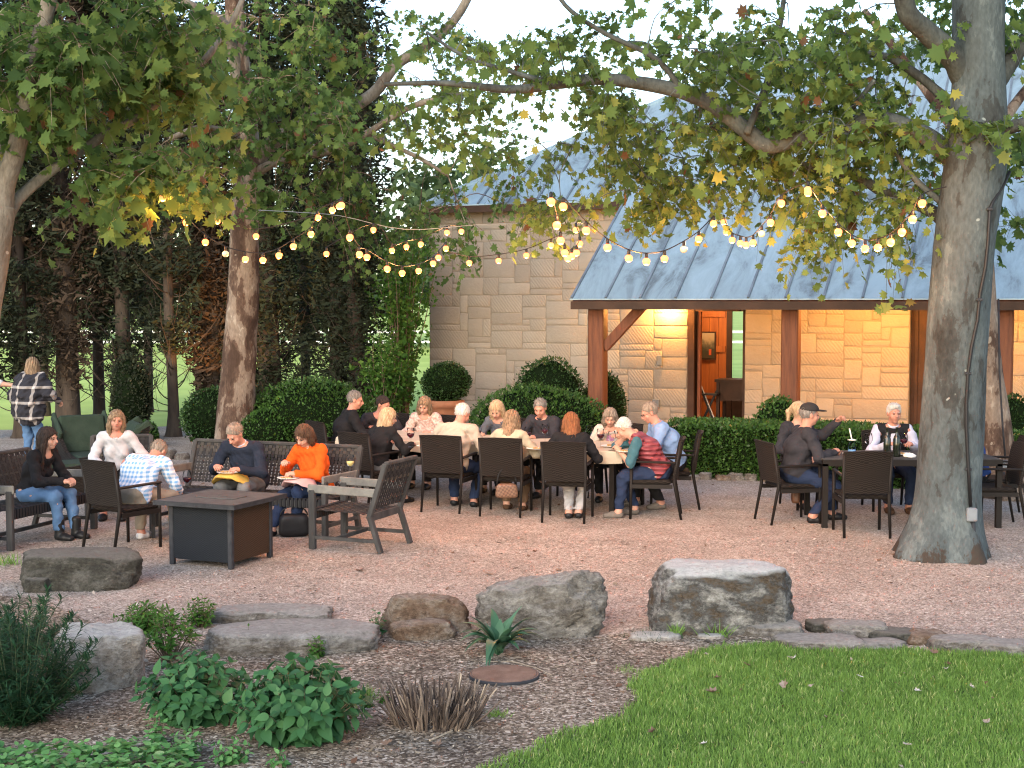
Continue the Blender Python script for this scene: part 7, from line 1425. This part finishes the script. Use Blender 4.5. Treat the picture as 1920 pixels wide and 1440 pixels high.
needle_shrub('smaller narrow-leaved shrub rising behind at the left edge below the flat dark boulder', 15, 1260, .66, .62, 70, 42)
# strap-leaved plant
r_ = np.random.default_rng(5); g = G(935, 1236); t = empty('strap_leaf_plant', (g.x, g.y+.08, 0), label='blue green strap-leaved plant in front of the rough grey boulder', cat='plant')
for k in range(34):
    a = k*2.399+r_.normal()*.3; L_ = r_.uniform(.22, .42); lean = r_.uniform(.25, 1.15); w0 = r_.uniform(.018, .03); d = Vector((math.cos(a), math.sin(a), 0)); s_ = Vector((-math.sin(a), math.cos(a), 0)); vs = []; fs = []
    for j in range(9):
        q = j/8; p = d*(L_*math.sin(lean*q*1.25)*q**.6+.012)+Vector((0, 0, L_*q*math.cos(lean*q*1.45)*.95+.01)); ww = w0*(.6+1.0*math.sin(PI*min(1, q*.85+.1)))*(1-q**4); fold = Vector((0, 0, ww*.45)); vs += [p-s_*ww+fold, p, p+s_*ww+fold]
    for j in range(8): fs += [(3*j, 3*j+1, 3*j+4, 3*j+3), (3*j+1, 3*j+2, 3*j+5, 3*j+4)]
    mb = MB(); mb.tint = r_.random(); mb.add(vs, fs); o = mb.build('leaf', M['agave'], t, True); a_ = o.data.attributes.new('tint', 'FLOAT', 'FACE'); a_.data.foreach_set('value', [float(r_.random())]*len(fs))
# dry cut stubble
g = G(812, 1372); t = empty('cut_grass_clump', (g.x, g.y+.12, 0), label='clump of dry cut-back brown stems in the middle of the bed', cat='plant'); V_, F_, T_ = [], [], []; mb = MB()
for k in range(330):
    a = r_.uniform(0, 6.28); rr = math.sqrt(r_.random())*.20; p = Vector((rr*math.cos(a)*1.15, rr*math.sin(a)*.8, 0)); L_ = r_.uniform(.12, .30); d = Vector((math.cos(a)*rr*2.4+r_.normal()*.22, math.sin(a)*rr*2.2+r_.normal()*.22, 1)).normalized(); mb.tint = float(r_.beta(1.4, 1.8)); rad = r_.uniform(.003, .0075); mb.tube([p, p+d*L_*.5+Vector((r_.normal()*.006, r_.normal()*.006, 0)), p+d*L_], [rad, rad, rad*.8], 5)
mb.build('cut_stems', M['deadst'], t); mb = MB()
for k in range(60):
    a = r_.uniform(0, 6.28); rr = r_.uniform(.05, .30); p = Vector((rr*math.cos(a)*1.1, rr*math.sin(a)*.8, .012+.03*r_.random())); b_ = r_.uniform(0, 6.28); L_ = r_.uniform(.04, .12); mb.tint = float(r_.uniform(.3, 1)); mb.tube([p, p+Vector((math.cos(b_)*L_, math.sin(b_)*L_, r_.uniform(0, .05)))], [.003, .002], 4)
mb.build('fallen_stems', M['deadst'], t)
def stick(pts, r, label):
    m_ = MB(); m_.tint = .8; m_.tube([G(px, py, .012) for px, py in pts], r, 6); o = m_.build('stick', M['straw']); tag(o, label, 'stick', 'fallen sticks')
M['straw'] = pm('dry_stick', (.26, .20, .14), (.48, .40, .30), 30, .9)
stick([(806, 1388), (830, 1378), (848, 1370)], .006, 'pale broken stick in front of the stubble'); stick([(860, 1370), (878, 1358), (890, 1350)], .005, 'second pale stick right of the broken one'); stick([(905, 1240), (960, 1240), (1005, 1252), (1035, 1266)], .003, 'long thin curved twig behind the round lid')
stick([(1040, 1250), (1060, 1246), (1072, 1240)], .003, 'thin twig right of the round lid'); stick([(868, 1322), (910, 1330), (950, 1336)], .0025, 'thin straw lying right of the stubble'); stick([(440, 1362), (490, 1352), (500, 1346)], .004, 'stick under the leafy clumps')
# round lid
g = G(945, 1283); t = empty('round_lid', (g.x, g.y+.16, 0), label='round brown utility lid lying on the soil', cat='lid'); MB().lathe([(.232, 0), (.236, .012), (.236, .026), (.230, .030)], 48).build('rim', M['iron'], t, True)
MB().lathe([(0, .034), (.20, .036), (.214, .034), (.220, .026), (.222, .030), (.229, .0302), (.232, .022), (.232, .0)], 48).build('cover', pm('rusty_lid', (.13, .075, .05), (.22, .14, .10), 14, .85, .5, 120), t, False)
# weed tufts
def tuft(px, py, w, h, n, label, seed, mat='grass'):
    r_ = np.random.default_rng(seed); g = G(px, py); P = np.column_stack([r_.normal(0, w/3, n), r_.normal(0, w/4, n), np.zeros(n)]); d = np.column_stack([r_.normal(0, .6, (n, 2)), np.ones(n)]); tv = np.array([[-.035, 0, 0], [.035, 0, 0], [.025, .6, .03], [0, 1, .12], [-.025, .6, .03]]); tf = np.array([[0, 1, 2], [0, 2, 4], [4, 2, 3]])
    V, Fc = scatter_mesh(tv, tf, P, rots(d, r_), h*r_.uniform(.5, 1.1, n)); o = link('grass_tuft', npmesh('grass_tuft', V, Fc, np.repeat(np.clip(r_.normal(.5, .2, n), 0, 1), 3)), M[mat]); o.location = (g.x, g.y, .01); tag(o, label, 'grass tuft', 'grass tufts in the bed')
tuft(678, 1312, .16, .09, 160, 'green grass tuft right of the larger leafy clump', 1); tuft(930, 1345, .12, .06, 90, 'grass tuft at the right foot of the stubble', 2); tuft(1218, 1198, .22, .06, 150, 'feathery grey green tuft on the flat pale stone', 3, 'rosem'); tuft(1268, 1195, .05, .12, 40, 'thin weeds at the left foot of the white boulder', 4); tuft(1190, 1262, .2, .04, 120, 'sparse grass patch at the corner of the lawn', 5); tuft(1345, 1195, .16, .13, 40, 'dry thin weeds before the white boulder', 6)
tuft(20, 1060, .2, .14, 50, 'yellow green weed left of the flat dark boulder', 7)
